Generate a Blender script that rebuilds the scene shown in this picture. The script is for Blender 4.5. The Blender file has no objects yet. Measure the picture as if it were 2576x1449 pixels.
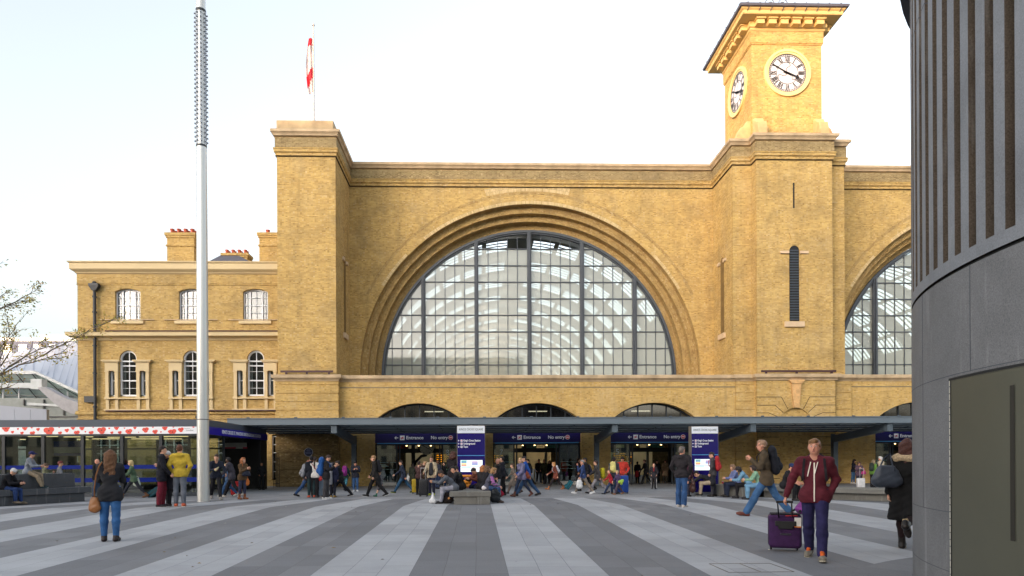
import bpy, bmesh, math, random
import numpy as np
from mathutils import Vector, Matrix
from mathutils.geometry import tessellate_polygon

# ---------------------------------------------------------------- camera, sky, sun, exposure
S = bpy.context.scene
F, CX, CY, EYE, ROLL, YAW = 1640.0, 1250.0, 1164.0, 1.47, 0.005, math.radians(1.5)
def _ray(px, py):
    dx, dy = px - CX, py - CY
    u, v = (dx - ROLL * dy) / F, -(dy + ROLL * dx) / F
    return Vector((u * math.cos(YAW) + math.sin(YAW), -u * math.sin(YAW) + math.cos(YAW), v))
def at(px, py, Y):
    d = _ray(px, py)
    return Vector((0, 0, EYE)) + d * (Y / d.y)
def gp(px, py):
    d = _ray(px, py)
    return Vector((0, 0, EYE)) + d * (-EYE / d.z)

cam_d = bpy.data.cameras.new('camera')
cam = bpy.data.objects.new('camera', cam_d)
S.collection.objects.link(cam)
fw = Vector((math.sin(YAW), math.cos(YAW), 0)); rt = Vector((math.cos(YAW), -math.sin(YAW), 0)); up = Vector((0, 0, 1))
Rc = (rt - up * ROLL).normalized(); Uc = (up + rt * ROLL).normalized()
cam.matrix_world = Matrix(((Rc.x, Uc.x, -fw.x, 0), (Rc.y, Uc.y, -fw.y, 0), (Rc.z, Uc.z, -fw.z, EYE), (0, 0, 0, 1)))
cam_d.sensor_width = 36; cam_d.lens = 36 * F / 2576
cam_d.shift_x = (1288 - CX) / 2576; cam_d.shift_y = (CY - 724.5) / 2576
cam_d.clip_start = 0.05; cam_d.clip_end = 3000
S.camera = cam

SUN_EL, SUN_AZ = math.radians(4.5), math.atan2(-0.62, -0.78)      # azimuth as atan2(x, y) of the direction to the sun
W = bpy.data.worlds.new('World'); S.world = W; W.use_nodes = True
nt = W.node_tree; nt.nodes.clear()
sky = nt.nodes.new('ShaderNodeTexSky'); sky.sky_type = 'NISHITA'; sky.sun_disc = False
sky.sun_elevation = SUN_EL; sky.sun_rotation = SUN_AZ
sky.altitude = 0; sky.air_density = 1.0; sky.dust_density = 5.0; sky.ozone_density = 1.5
bg = nt.nodes.new('ShaderNodeBackground'); bg.inputs[1].default_value = 0.15
wo = nt.nodes.new('ShaderNodeOutputWorld')
hs = nt.nodes.new('ShaderNodeHueSaturation'); hs.inputs['Saturation'].default_value = .38      # thin high haze whitens the sky
nt.links.new(sky.outputs[0], hs.inputs['Color']); nt.links.new(hs.outputs[0], bg.inputs[0]); nt.links.new(bg.outputs[0], wo.inputs[0])

sd = bpy.data.lights.new('sun', 'SUN'); sd.energy = 2.0; sd.angle = math.radians(0.5); sd.color = (0.32, 0.175, 0.08)
sun = bpy.data.objects.new('sun', sd); S.collection.objects.link(sun)
to_sun = Vector((math.sin(SUN_AZ) * math.cos(SUN_EL), math.cos(SUN_AZ) * math.cos(SUN_EL), math.sin(SUN_EL)))
sun.rotation_euler = to_sun.to_track_quat('Z', 'Y').to_euler(); sun.location = (-40, -40, 60)

vs = S.view_settings
vs.view_transform = 'Standard'; vs.look = 'None'; vs.gamma = 1; vs.use_curve_mapping = False; vs.exposure = 2.9
S.cycles.max_bounces = 6; S.cycles.transparent_max_bounces = 16; S.cycles.glossy_bounces = 3; S.cycles.diffuse_bounces = 4
S.cycles.sample_clamp_indirect = 8; S.cycles.caustics_reflective = False; S.cycles.caustics_refractive = False
rnd = random.Random(7)

# ---------------------------------------------------------------- helpers
def tag(o, label=None, cat=None, group=None, kind=None):
    if label: o['label'] = label
    if cat: o['category'] = cat
    if group: o['group'] = group
    if kind: o['kind'] = kind
    return o
def thing(name, label, cat, loc=(0, 0, 0), rz=0, group=None):
    o = bpy.data.objects.new(name, None); S.collection.objects.link(o)
    o.location = loc; o.rotation_euler = (0, 0, rz); o.empty_display_size = .3
    return tag(o, label, cat, group)
def lin(c):
    c = [x / 255 for x in c]
    return tuple(x / 12.92 if x <= .04045 else ((x + .055) / 1.055) ** 2.4 for x in c)

def mesh_obj(name, verts, faces, mats, parent=None, midx=None, smooth=False, uv=None, recalc=True):
    me = bpy.data.meshes.new(name)
    me.from_pydata([tuple(v) for v in verts], [], [tuple(f) for f in faces])
    for m in (mats if isinstance(mats, (list, tuple)) else [mats]): me.materials.append(m)
    if midx is not None: me.polygons.foreach_set('material_index', list(midx))
    if uv is not None:
        l = me.uv_layers.new(name='UVMap')
        li = np.zeros(len(me.loops), dtype=np.int32); me.loops.foreach_get('vertex_index', li)
        l.data.foreach_set('uv', np.asarray(uv, dtype=np.float32)[li].ravel())
    if recalc:
        bm = bmesh.new(); bm.from_mesh(me); bmesh.ops.recalc_face_normals(bm, faces=bm.faces); bm.to_mesh(me); bm.free()
    if smooth: me.polygons.foreach_set('use_smooth', [True] * len(me.polygons))
    me.update()
    o = bpy.data.objects.new(name, me); S.collection.objects.link(o)
    if parent: o.parent = parent
    return o

class MB:
    def __init__(s): s.v = []; s.f = []; s.m = []; s.uv = []
    def add(s, vs, fs, m=0, uv=None):
        n = len(s.v); s.v += [tuple(v) for v in vs]; s.f += [tuple(i + n for i in f) for f in fs]; s.m += [m] * len(fs)
        s.uv += list(uv) if uv else [(0, 0)] * len(vs)
        return s
    def box(s, x0, x1, y0, y1, z0, z1, m=0, T=None):
        vs = [Vector((x, y, z)) for z in (z0, z1) for y in (y0, y1) for x in (x0, x1)]
        if T: vs = [T @ v for v in vs]
        return s.add(vs, [(0, 2, 3, 1), (4, 5, 7, 6), (0, 1, 5, 4), (2, 6, 7, 3), (0, 4, 6, 2), (1, 3, 7, 5)], m)
    def frust(s, c, a, b, z0, z1, m=0, c2=None, T=None):   # tapered box, a / b = half sizes bottom / top
        c2 = c2 or c
        vs = [Vector((c[0] + i * a[0], c[1] + j * a[1], z0)) for j in (-1, 1) for i in (-1, 1)] + [Vector((c2[0] + i * b[0], c2[1] + j * b[1], z1)) for j in (-1, 1) for i in (-1, 1)]
        if T: vs = [T @ v for v in vs]
        return s.add(vs, [(0, 2, 3, 1), (4, 5, 7, 6), (0, 1, 5, 4), (2, 6, 7, 3), (0, 4, 6, 2), (1, 3, 7, 5)], m)
    def cyl(s, p0, p1, r0, r1=None, n=10, m=0, caps=True):
        p0, p1 = Vector(p0), Vector(p1); r1 = r0 if r1 is None else r1
        d = (p1 - p0).normalized(); a = d.orthogonal().normalized(); b = d.cross(a)
        vs = []
        for p, r in ((p0, r0), (p1, r1)):
            vs += [p + (a * math.cos(t) + b * math.sin(t)) * r for t in [2 * math.pi * i / n for i in range(n)]]
        fs = [(i, (i + 1) % n, n + (i + 1) % n, n + i) for i in range(n)]
        if caps: fs += [tuple(range(n))[::-1], tuple(range(n, 2 * n))]
        return s.add(vs, fs, m)
    def bar(s, p0, p1, w, h, m=0, upv=(0, 0, 1)):          # rectangular bar
        p0, p1 = Vector(p0), Vector(p1); d = (p1 - p0).normalized(); u = Vector(upv)
        a = d.cross(u).normalized(); b = a.cross(d).normalized()
        vs = [p + a * (i * w / 2) + b * (j * h / 2) for p in (p0, p1) for i, j in ((-1, -1), (1, -1), (1, 1), (-1, 1))]
        return s.add(vs, [(0, 1, 2, 3), (7, 6, 5, 4), (0, 4, 5, 1), (1, 5, 6, 2), (2, 6, 7, 3), (3, 7, 4, 0)], m)
    def tube(s, pts, r, n=8, m=0):
        pts = [Vector(p) for p in pts]; rr = r if isinstance(r, (list, tuple)) else [r] * len(pts)
        a = None; vs = []
        for i, p in enumerate(pts):
            d = (pts[min(i + 1, len(pts) - 1)] - pts[max(i - 1, 0)]).normalized()
            a = d.orthogonal().normalized() if a is None else (a - d * a.dot(d)).normalized()
            b = d.cross(a)
            vs += [p + (a * math.cos(t) + b * math.sin(t)) * rr[i] for t in [2 * math.pi * k / n for k in range(n)]]
        fs = [(j * n + i, j * n + (i + 1) % n, (j + 1) * n + (i + 1) % n, (j + 1) * n + i) for j in range(len(pts) - 1) for i in range(n)]
        fs += [tuple(range(n))[::-1], tuple(range(len(pts) * n - n, len(pts) * n))]
        return s.add(vs, fs, m)
    def prism(s, poly, ax, lo, hi, m=0, T=None):           # 2D polygon extruded: 'y' -> poly (x,z); 'z' -> (x,y); 'x' -> (y,z)
        mk = {'y': lambda p, t: (p[0], t, p[1]), 'z': lambda p, t: (p[0], p[1], t), 'x': lambda p, t: (t, p[0], p[1])}[ax]
        n = len(poly); vs = [Vector(mk(p, lo)) for p in poly] + [Vector(mk(p, hi)) for p in poly]
        if T: vs = [T @ v for v in vs]
        return s.add(vs, [tuple(range(n)), tuple(range(2 * n - 1, n - 1, -1))] + [(i, n + i, n + (i + 1) % n, (i + 1) % n) for i in range(n)], m)
    def wall(s, outer, holes, y0, y1, m=0, mr=None):       # vertical wall in XZ with holes, front at y0
        mr = m if mr is None else mr
        loops = [outer] + holes
        flat = [p for l in loops for p in l]
        tris = tessellate_polygon([[Vector((p[0], p[1], 0)) for p in l] for l in loops])
        s.add([(p[0], y0, p[1]) for p in flat], tris, m)
        s.add([(p[0], y1, p[1]) for p in flat], tris, m)
        for l in loops:
            n = len(l)
            s.add([(p[0], y0, p[1]) for p in l] + [(p[0], y1, p[1]) for p in l], [(i, (i + 1) % n, n + (i + 1) % n, n + i) for i in range(n)], mr if l is not outer else m)
        return s
    def sweep(s, path, prof, m=0, closed=False):           # profile (outward, z) along a plan path; outward = right-hand side of travel
        n = len(path); P = [Vector(p) for p in path]; rows = []
        for i in range(n):
            a = P[i] - P[i - 1] if (i > 0 or closed) else P[1] - P[0]
            b = P[(i + 1) % n] - P[i] if (i < n - 1 or closed) else a
            a, b = a.normalized(), b.normalized()
            na, nb = Vector((a.y, -a.x)), Vector((b.y, -b.x)); mt = (na + nb)
            mt = mt / max(mt.dot(na), .2)
            rows.append([(P[i].x + mt.x * o, P[i].y + mt.y * o, z) for o, z in prof])
        k = len(prof); vs = [p for r in rows for p in r]; R = n if closed else n - 1
        fs = [(i * k + j, ((i + 1) % n) * k + j, ((i + 1) % n) * k + j + 1, i * k + j + 1) for i in range(R) for j in range(k - 1)]
        return s.add(vs, fs, m)
    def build(s, name, mats, parent=None, smooth=False, bevel=0, uv=False, recalc=True):
        o = mesh_obj(name, s.v, s.f, mats, parent, s.m, smooth, s.uv if uv else None, recalc)
        if bevel:
            b = o.modifiers.new('bevel', 'BEVEL'); b.width = bevel; b.segments = 2; b.limit_method = 'ANGLE'
        return o

def arc(cx, cz, r, a0, a1, n):
    return [(cx + r * math.cos(math.radians(a0 + (a1 - a0) * i / n)), cz + r * math.sin(math.radians(a0 + (a1 - a0) * i / n))) for i in range(n + 1)]

def text_obj(name, txt, size, mat, loc, rot=(math.pi / 2, 0, 0), parent=None, align='LEFT', depth=.004, width=None, bold=0):
    cu = bpy.data.curves.new(name, 'FONT'); cu.body = txt; cu.size = size; cu.extrude = depth; cu.align_x = align; cu.align_y = 'CENTER'
    cu.offset = bold; cu.resolution_u = 3
    t = bpy.data.objects.new('tmp', cu); S.collection.objects.link(t)
    dg = bpy.context.evaluated_depsgraph_get(); dg.update()
    me = bpy.data.meshes.new_from_object(t.evaluated_get(dg)); me.name = name
    bpy.data.objects.remove(t); bpy.data.curves.remove(cu)
    me.materials.clear(); me.materials.append(mat)
    if width:
        xs = [v.co.x for v in me.vertices]; w = max(xs) - min(xs); k = width / w
        for v in me.vertices: v.co.x *= k
    o = bpy.data.objects.new(name, me); S.collection.objects.link(o); o.location = loc; o.rotation_euler = rot
    if parent: o.parent = parent
    return o

# ---------------------------------------------------------------- materials
def nmat(name):
    m = bpy.data.materials.new(name); m.use_nodes = True
    return m, m.node_tree, m.node_tree.nodes['Principled BSDF']
def N(nt, t, **kw):
    n = nt.nodes.new('ShaderNode' + t)
    for k, v in kw.items():
        if k == 'op': n.operation = v
        elif k == 'inp':
            for i, x in v.items(): n.inputs[i].default_value = x
        else: setattr(n, k, v)
    return n
def mixc(nt, fac, a, b, blend='MIX'):
    n = nt.nodes.new('ShaderNodeMix'); n.data_type = 'RGBA'; n.blend_type = blend
    for s, v in ((n.inputs[0], fac), (n.inputs[6], a), (n.inputs[7], b)):
        if hasattr(v, 'is_output'): nt.links.new(v, s)
        else: s.default_value = v if isinstance(v, (int, float)) else (*v, 1)
    return n.outputs[2]
def ramp(nt, src, p0, p1):
    n = nt.nodes.new('ShaderNodeMapRange'); n.inputs[1].default_value = p0; n.inputs[2].default_value = p1
    nt.links.new(src, n.inputs[0]); return n.outputs[0]
_mc = {}
def plain(name, col, rough=.6, metal=0, var=.12, scale=3.0, bump=0.0, bscale=60, srgb=True, spec=.5, coords='Object'):
    key = (name, tuple(col))
    if key in _mc: return _mc[key]
    c = lin(col) if srgb else col
    m, nt, b = nmat(name)
    tc = N(nt, 'TexCoord'); no = N(nt, 'TexNoise', inp={'Scale': scale, 'Detail': 5})
    nt.links.new(tc.outputs[coords], no.inputs['Vector'])
    o = mixc(nt, ramp(nt, no.outputs[0], .3, .7), tuple(x * (1 - var) for x in c), tuple(min(1, x * (1 + var)) for x in c))
    nt.links.new(o, b.inputs['Base Color'])
    b.inputs['Roughness'].default_value = rough; b.inputs['Metallic'].default_value = metal; b.inputs['Specular IOR Level'].default_value = spec
    if bump:
        n2 = N(nt, 'TexNoise', inp={'Scale': bscale, 'Detail': 4}); nt.links.new(tc.outputs[coords], n2.inputs['Vector'])
        bp = N(nt, 'Bump', inp={'Strength': bump, 'Distance': .01}); nt.links.new(n2.outputs[0], bp.inputs['Height']); nt.links.new(bp.outputs[0], b.inputs['Normal'])
    _mc[key] = m
    return m
def emis(name, col, st):
    m, nt, b = nmat(name); b.inputs['Base Color'].default_value = (*lin(col), 1); b.inputs['Emission Color'].default_value = (*lin(col), 1); b.inputs['Emission Strength'].default_value = st
    return m
def glass(name, tint, refl, rough=.02, base=None, opac=0.0):
    m = bpy.data.materials.new(name); m.use_nodes = True; nt = m.node_tree; nt.nodes.clear()
    tr = N(nt, 'BsdfTransparent'); tr.inputs[0].default_value = (*tint, 1)
    gl = N(nt, 'BsdfGlossy'); gl.inputs[0].default_value = (1, 1, 1, 1); gl.inputs[1].default_value = rough
    fr = N(nt, 'Fresnel', inp={'IOR': 1.5}); ad = N(nt, 'Math', op='ADD', use_clamp=True, inp={1: refl}); nt.links.new(fr.outputs[0], ad.inputs[0])
    mx = N(nt, 'MixShader'); nt.links.new(ad.outputs[0], mx.inputs[0]); nt.links.new(tr.outputs[0], mx.inputs[1]); nt.links.new(gl.outputs[0], mx.inputs[2])
    out = N(nt, 'OutputMaterial'); last = mx.outputs[0]
    if opac:
        df = N(nt, 'BsdfDiffuse'); df.inputs[0].default_value = (*base, 1); m2 = N(nt, 'MixShader', inp={0: opac})
        nt.links.new(last, m2.inputs[1]); nt.links.new(df.outputs[0], m2.inputs[2]); last = m2.outputs[0]
    nt.links.new(last, out.inputs[0]); return m

def brickmat(name, c1, c2, mortar, dirt=.35, light=.25, bw=.23, bh=.078, uv=False, dirtcol=(.13, .10, .06), lightcol=(.62, .47, .26)):
    m, nt, b = nmat(name)
    if uv: tc = N(nt, 'TexCoord'); vec = tc.outputs['UV']; tc3 = N(nt, 'NewGeometry').outputs['Position']
    else:
        ge = N(nt, 'NewGeometry'); sx = N(nt, 'SeparateXYZ'); nt.links.new(ge.outputs['Position'], sx.inputs[0])
        ad = N(nt, 'Math', op='ADD'); nt.links.new(sx.outputs[0], ad.inputs[0]); nt.links.new(sx.outputs[1], ad.inputs[1])
        cb = N(nt, 'CombineXYZ'); nt.links.new(ad.outputs[0], cb.inputs[0]); nt.links.new(sx.outputs[2], cb.inputs[1]); vec = cb.outputs[0]; tc3 = ge.outputs['Position']
    br = N(nt, 'TexBrick', inp={'Color1': (*c1, 1), 'Color2': (*c2, 1), 'Mortar': (*mortar, 1), 'Scale': 1.0, 'Mortar Size': .007, 'Mortar Smooth': .3, 'Bias': -.1, 'Brick Width': bw, 'Row Height': bh})
    nt.links.new(vec, br.inputs['Vector'])
    col = br.outputs[0]
    # single odd bricks, dark and pale
    vo = N(nt, 'TexWhiteNoise', noise_dimensions='2D')
    sn = N(nt, 'Vectorful') if False else N(nt, 'VectorMath', op='SNAP'); sn.inputs[1].default_value = (bw * .5, bh, 1); nt.links.new(vec, sn.inputs[0]); nt.links.new(sn.outputs[0], vo.inputs['Vector'])
    w = vo.outputs[0]
    col = mixc(nt, ramp(nt, w, .87, 1.05), col, tuple(x * .66 for x in c2))
    col = mixc(nt, ramp(nt, w, .10, -.08), col, lightcol)
    def noise(sc, det, lo, hi, dist=0):
        n = N(nt, 'TexNoise', inp={'Scale': sc, 'Detail': det, 'Roughness': .62, 'Distortion': dist}); nt.links.new(tc3, n.inputs['Vector']); return ramp(nt, n.outputs[0], lo, hi)
    def mul(a, k):
        n = N(nt, 'Math', op='MULTIPLY', inp={1: k}); nt.links.new(a, n.inputs[0]); return n.outputs[0]
    col = mixc(nt, mul(noise(.9, 6, .48, .72), dirt), col, dirtcol)
    col = mixc(nt, mul(noise(.33, 4, .5, .75, 1.0), dirt * .8), col, dirtcol)
    col = mixc(nt, mul(noise(.6, 5, .52, .8), light), col, lightcol)
    # streaky courses
    mp = N(nt, 'VectorMath', op='MULTIPLY'); mp.inputs[1].default_value = (1.2, 1.2, 9); nt.links.new(tc3, mp.inputs[0])
    ns = N(nt, 'TexNoise', inp={'Scale': 1.0, 'Detail': 5}); nt.links.new(mp.outputs[0], ns.inputs['Vector'])
    col = mixc(nt, mul(ramp(nt, ns.outputs[0], .5, .8), .35), col, tuple(x * .55 for x in c2))
    mp2 = N(nt, 'VectorMath', op='MULTIPLY'); mp2.inputs[1].default_value = (2.2, 2.2, .16); nt.links.new(tc3, mp2.inputs[0])
    nv = N(nt, 'TexNoise', inp={'Scale': 1.0, 'Detail': 6, 'Roughness': .7}); nt.links.new(mp2.outputs[0], nv.inputs['Vector'])
    col = mixc(nt, mul(ramp(nt, nv.outputs[0], .52, .78), dirt * .9), col, dirtcol)
    col = mixc(nt, mul(ramp(nt, nv.outputs[0], .44, .24), light * .6), col, lightcol)
    nt.links.new(col, b.inputs['Base Color']); b.inputs['Roughness'].default_value = .9; b.inputs['Specular IOR Level'].default_value = .2
    bp = N(nt, 'Bump', inp={'Strength': .5, 'Distance': .012}); nt.links.new(br.outputs['Fac'], bp.inputs['Height']); bp.invert = True; nt.links.new(bp.outputs[0], b.inputs['Normal'])
    return m
BR = brickmat('stock_brick', (.61, .405, .135), (.45, .275, .085), (.48, .37, .20), dirt=.34, light=.36)
BR2 = brickmat('arcade_brick', (.64, .425, .145), (.52, .325, .10), (.48, .36, .20), dirt=.3, light=.5, lightcol=(.62, .47, .27))
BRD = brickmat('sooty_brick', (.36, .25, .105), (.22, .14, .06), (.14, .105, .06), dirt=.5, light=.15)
BRS = brickmat('range_brick', (.58, .39, .135), (.43, .265, .085), (.46, .35, .19), dirt=.3, light=.34)
BRA = brickmat('arch_brick', (.50, .335, .125), (.36, .215, .07), (.30, .23, .13), dirt=.3, light=.3, uv=True, bw=.23, bh=.08)
BRP = brickmat('pale_arch_brick', (.70, .53, .29), (.52, .36, .15), (.24, .19, .12), dirt=.15, light=.5, uv=True, bw=.10, bh=.23)
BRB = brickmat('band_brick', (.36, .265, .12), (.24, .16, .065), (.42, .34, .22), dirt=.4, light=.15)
STO = plain('coping_stone', (190, 166, 134), .85, var=.22, scale=1.6, bump=.3, bscale=25)
STOP = plain('sill_stone', (206, 180, 148), .85, var=.1)
CREAM = plain('cream_render', (206, 184, 142), .7, var=.06, scale=.7)
CORN = plain('cornice_paint', (206, 178, 118), .7, var=.05, scale=.7)
WHITE = plain('white_paint', (222, 224, 228), .5, var=.04)
LEAD = plain('lead_grey', (84, 86, 100), .6, var=.15)
PIPE = plain('drainpipe_paint', (38, 42, 48), .5)
MAROON = plain('maroon_pipe', (66, 34, 40), .5)
STEEL = plain('canopy_steel', (100, 112, 122), .45, var=.06, scale=.6)
STEELD = plain('canopy_dark_steel', (80, 92, 102), .5, var=.08)
WFRAME = plain('window_iron', (70, 76, 84), .5, var=.12, scale=1.2)
INOX = plain('brushed_steel', (206, 206, 202), .34, metal=.55, var=.05, scale=40)
NAVY = plain('navy_panel', (22, 16, 78), .3, var=.12, scale=.8)
CYAN = plain('cyan_line', (74, 150, 205), .4, var=.03)
DARK = plain('dark_metal', (30, 36, 42), .45, var=.1)
BLACK = plain('black_rubber', (16, 16, 18), .6)
LETW = plain('white_letter', (228, 230, 235), .5, var=.02)
TERRA = plain('terracotta', (186, 88, 62), .8, var=.15)
SLATE = plain('slate', (84, 84, 94), .7, var=.15)
GL_BIG = glass('shed_glass', (.76, .85, .84), .13, .03, (.60, .63, .55), .38)  # pale diffuse share paints hazy sky reflection into the panes
GL_CAN = glass('canopy_glass', (.84, .88, .90), .02, .05, (.30, .36, .40), .14)
GL_DOOR = glass('door_glass', (.50, .62, .56), .10, .02)
GL_PAV = glass('pavilion_glass', (.72, .78, .74), .05, .02)
GL_WIN = glass('sash_glass', (.70, .73, .75), .03, .05)
GL_DARK = glass('dark_window_glass', (.25, .28, .28), .10, .05)
GL_TEAL = glass('teal_roof_glass', (.55, .74, .70), .18, .05, (.42, .56, .53), .55)
# ---------------------------------------------------------------- ground
def stonemat(name, c1, c2, mortar, bw, bh, uv=True, msz=.004, rough=.75):
    m, nt, b = nmat(name)
    ge = N(nt, 'NewGeometry'); tc = N(nt, 'TexCoord')
    vec = tc.outputs['UV'] if uv else ge.outputs['Position']
    br = N(nt, 'TexBrick', inp={'Color1': (*c1, 1), 'Color2': (*c2, 1), 'Mortar': (*mortar, 1), 'Scale': 1, 'Mortar Size': msz, 'Mortar Smooth': .2, 'Bias': 0, 'Brick Width': bw, 'Row Height': bh})
    nt.links.new(vec, br.inputs['Vector'])
    n1 = N(nt, 'TexNoise', inp={'Scale': 1.1, 'Detail': 7, 'Roughness': .65}); nt.links.new(ge.outputs['Position'], n1.inputs['Vector'])
    n2 = N(nt, 'TexNoise', inp={'Scale': 60, 'Detail': 3}); nt.links.new(ge.outputs['Position'], n2.inputs['Vector'])
    col = mixc(nt, ramp(nt, n1.outputs[0], .3, .75), br.outputs[0], mixc(nt, .22, br.outputs[0], (.05, .05, .055)))
    col = mixc(nt, ramp(nt, n2.outputs[0], .25, .8), mixc(nt, .18, col, (0.03, .03, .03)), mixc(nt, .12, col, (.6, .6, .62)))
    wn = N(nt, 'TexWhiteNoise', noise_dimensions='2D'); sv = N(nt, 'VectorMath', op='SNAP'); sv.inputs[1].default_value = (bw, bh, 1); nt.links.new(vec, sv.inputs[0]); nt.links.new(sv.outputs[0], wn.inputs['Vector'])
    col = mixc(nt, ramp(nt, wn.outputs[0], .55, 1.1), col, mixc(nt, .18, col, (.04, .04, .045)))
    col = mixc(nt, ramp(nt, wn.outputs[0], .3, -.2), col, mixc(nt, .12, col, (.55, .55, .55)))
    n4 = N(nt, 'TexNoise', inp={'Scale': .28, 'Detail': 5, 'Roughness': .6, 'Distortion': .6}); nt.links.new(ge.outputs['Position'], n4.inputs['Vector'])
    col = mixc(nt, ramp(nt, n4.outputs[0], .45, .8), col, mixc(nt, .35, col, (.09, .085, .085)))
    # drops and gum spots
    vo = N(nt, 'TexVoronoi', inp={'Scale': 1.6, 'Randomness': 1}); nt.links.new(ge.outputs['Position'], vo.inputs['Vector'])
    col = mixc(nt, ramp(nt, vo.outputs['Distance'], .035, .02), col, mixc(nt, .5, col, (.04, .04, .04)))
    nt.links.new(col, b.inputs['Base Color']); b.inputs['Roughness'].default_value = rough; b.inputs['Specular IOR Level'].default_value = .35
    bp = N(nt, 'Bump', inp={'Strength': .35, 'Distance': .006}); bp.invert = True; nt.links.new(br.outputs['Fac'], bp.inputs['Height']); nt.links.new(bp.outputs[0], b.inputs['Normal'])
    return m
PL = stonemat('light_granite', (.43, .442, .468), (.39, .402, .428), (.15, .155, .17), 1.15, .4333)
PD = stonemat('dark_granite', (.168, .173, .19), (.152, .157, .174), (.07, .07, .078), 1.15, .4333)
PA = stonemat('apron_granite', (.31, .315, .33), (.25, .255, .268), (.12, .12, .125), .62, .3, uv=False)
def sw(Y):
    if Y < 22.4: return 1.30 + .0144 * (Y - 8.5)
    return 1.5 - (Y - 22.4) * .043
ys = [-14, -6, 0, 4, 6, 8.5, 12, 16, 20, 22.4, 26.9]
mb = MB()
for k in range(-22, 16):
    for a, b in zip(ys[:-1], ys[1:]):
        vs = []; uv = []
        for Y in (a, b):
            for e in (k, k + 1):
                vs.append((.37 + e * sw(Y), Y, 0)); uv.append((Y + (k * 7.31) % 3, e * 1.3))
        mb.add(vs, [(0, 1, 3, 2)], 0 if k % 2 == 0 else 1, uv)
tag(mb.build('square_paving', [PL, PD], uv=True, recalc=False), kind='structure')
mb = MB()      # surrounding ground as one big sheet just below, reaching the horizon
mb.add([(-900, -300, -.012), (900, -300, -.012), (900, 26.95, -.012), (-900, 26.95, -.012)], [(0, 1, 2, 3)])
mb.add([(-900, 26.90, -.004), (900, 26.90, -.004), (900, 1500, -.004), (-900, 1500, -.004)], [(0, 1, 2, 3)])
tag(mb.build('ground', [PA], recalc=False), kind='structure')
# ring of setts round the granite tower, cover frames
GC, GR = (8.80, 5.0), 4.5
mb = MB(); n = 96
for i in range(n):
    a, b = 2 * math.pi * i / n, 2 * math.pi * (i + 1) / n
    mb.add([(GC[0] + r * math.cos(t), GC[1] + r * math.sin(t), .005) for t, r in ((a, GR - .1), (b, GR - .1), (b, GR + .72), (a, GR + .72))], [(0, 1, 2, 3)], 0, [(a * 5, 0), (b * 5, 0), (b * 5, .43), (a * 5, .43)])
tag(mb.build('tower_kerb_ring', [PD], uv=True, recalc=False), kind='structure')
RUST = plain('rusty_frame', (122, 116, 108), .8)
th = thing('access_cover', 'stone-filled access cover with thin rusty frame set in the paving near the purple suitcase', 'access cover', gp(1850, 1420))
o0 = gp(1850, 1420)
def coverframe(x0, x1, y0, y1):
    q = MB()
    for (a, b) in (((x0, y0), (x1, y0)), ((x1, y0), (x1, y1)), ((x1, y1), (x0, y1)), ((x0, y1), (x0, y0)), (((x0 + x1) / 2, y0), ((x0 + x1) / 2, y1))):
        q.bar((a[0] - o0.x, a[1] - o0.y, .006), (b[0] - o0.x, b[1] - o0.y, .006), .009, .004)
    q.build('cover_frame', RUST, th)
pa, pb = gp(1784, 1419), gp(1930, 1432)
coverframe(pa.x, pb.x + .25, pb.y - .25, pa.y)

# a few fallen leaves and scraps blown over the paving
lr = random.Random(5); mb = MB()
for k in range(70):
    x, y = lr.uniform(-14, 7), 6.5 + 20 * lr.random() ** 1.3; a = lr.uniform(0, 6.28); q = lr.uniform(.02, .045); c, s_ = math.cos(a) * q, math.sin(a) * q
    mb.add([(x - c, y - s_, .006), (x + s_ * .5, y - c * .5, .018), (x + c, y + s_, .008), (x - s_ * .5, y + c * .5, .014)], [(0, 1, 2, 3)], k % 3)
tag(mb.build('fallen_leaves', [plain('dry_leaf', (150, 124, 70), .8), plain('paper_scrap', (196, 190, 176), .8), plain('brown_leaf', (96, 74, 48), .8)], recalc=False), 'small dry leaves and scraps scattered over the striped paving', 'leaves', kind='stuff')
# ---------------------------------------------------------------- railway station
ST = thing('railway_station', 'long yellow brick railway station with great glazed arch and clock tower', 'station', (0, 42, 0))
def stb(mb, name, mats, parent=None, **kw):
    o = mb.build(name, mats, parent or ST, **kw)
    if parent is None or parent is ST: o.location = (0, -42, 0)
    return o
ZT, ZC, ZL = 22.75, 22.35, 7.14       # top of parapet, underside of coping, ledge
top_path = [(-12.87, 62), (-12.87, 42), (-9.15, 42), (-9.15, 46.5), (16.85, 46.5), (16.85, 42.8), (18.1, 42.8), (18.1, 42), (23.1, 42), (23.1, 42.8), (24.35, 42.8), (24.35, 46.5), (50.4, 46.5), (50.4, 42), (54.1, 42), (54.1, 62)]
# piers and tower shafts (walls that stand forward), as plain swept brick
for seg in ([0, 1, 2, 3], [4, 5, 6, 7, 8, 9, 10, 11], [12, 13, 14, 15]):
    mb = MB(); mb.sweep([top_path[i] for i in seg], [(0, 0), (0, ZC + .01)]); stb(mb, 'pier_wall', BR)
ARC = [(3.72, 7.75), (37.48, 7.75)]
R1, R2, R3, RW = 12.18, 11.72, 11.30, 10.92
# great arch walls
mb = MB()
for (cx, cz), (xa, xb) in zip(ARC, ((-9.15, 16.85), (24.35, 50.4))):
    hole = [(cx + R1, ZL - .3)] + arc(cx, cz, R1, 0, 180, 96) + [(cx - R1, ZL - .3)]
    outer = [(xa, ZL - .3), (cx - R1, ZL - .3)] + arc(cx, cz, R1, 180, 0, 96) + [(cx + R1, ZL - .3), (xb, ZL - .3), (xb, ZC), (xa, ZC)]
    flat = outer
    tris = tessellate_polygon([[Vector((p[0], p[1], 0)) for p in flat]])
    mb.add([(p[0], 46.5, p[1]) for p in flat], tris)
stb(mb, 'arch_wall', BR)
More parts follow.
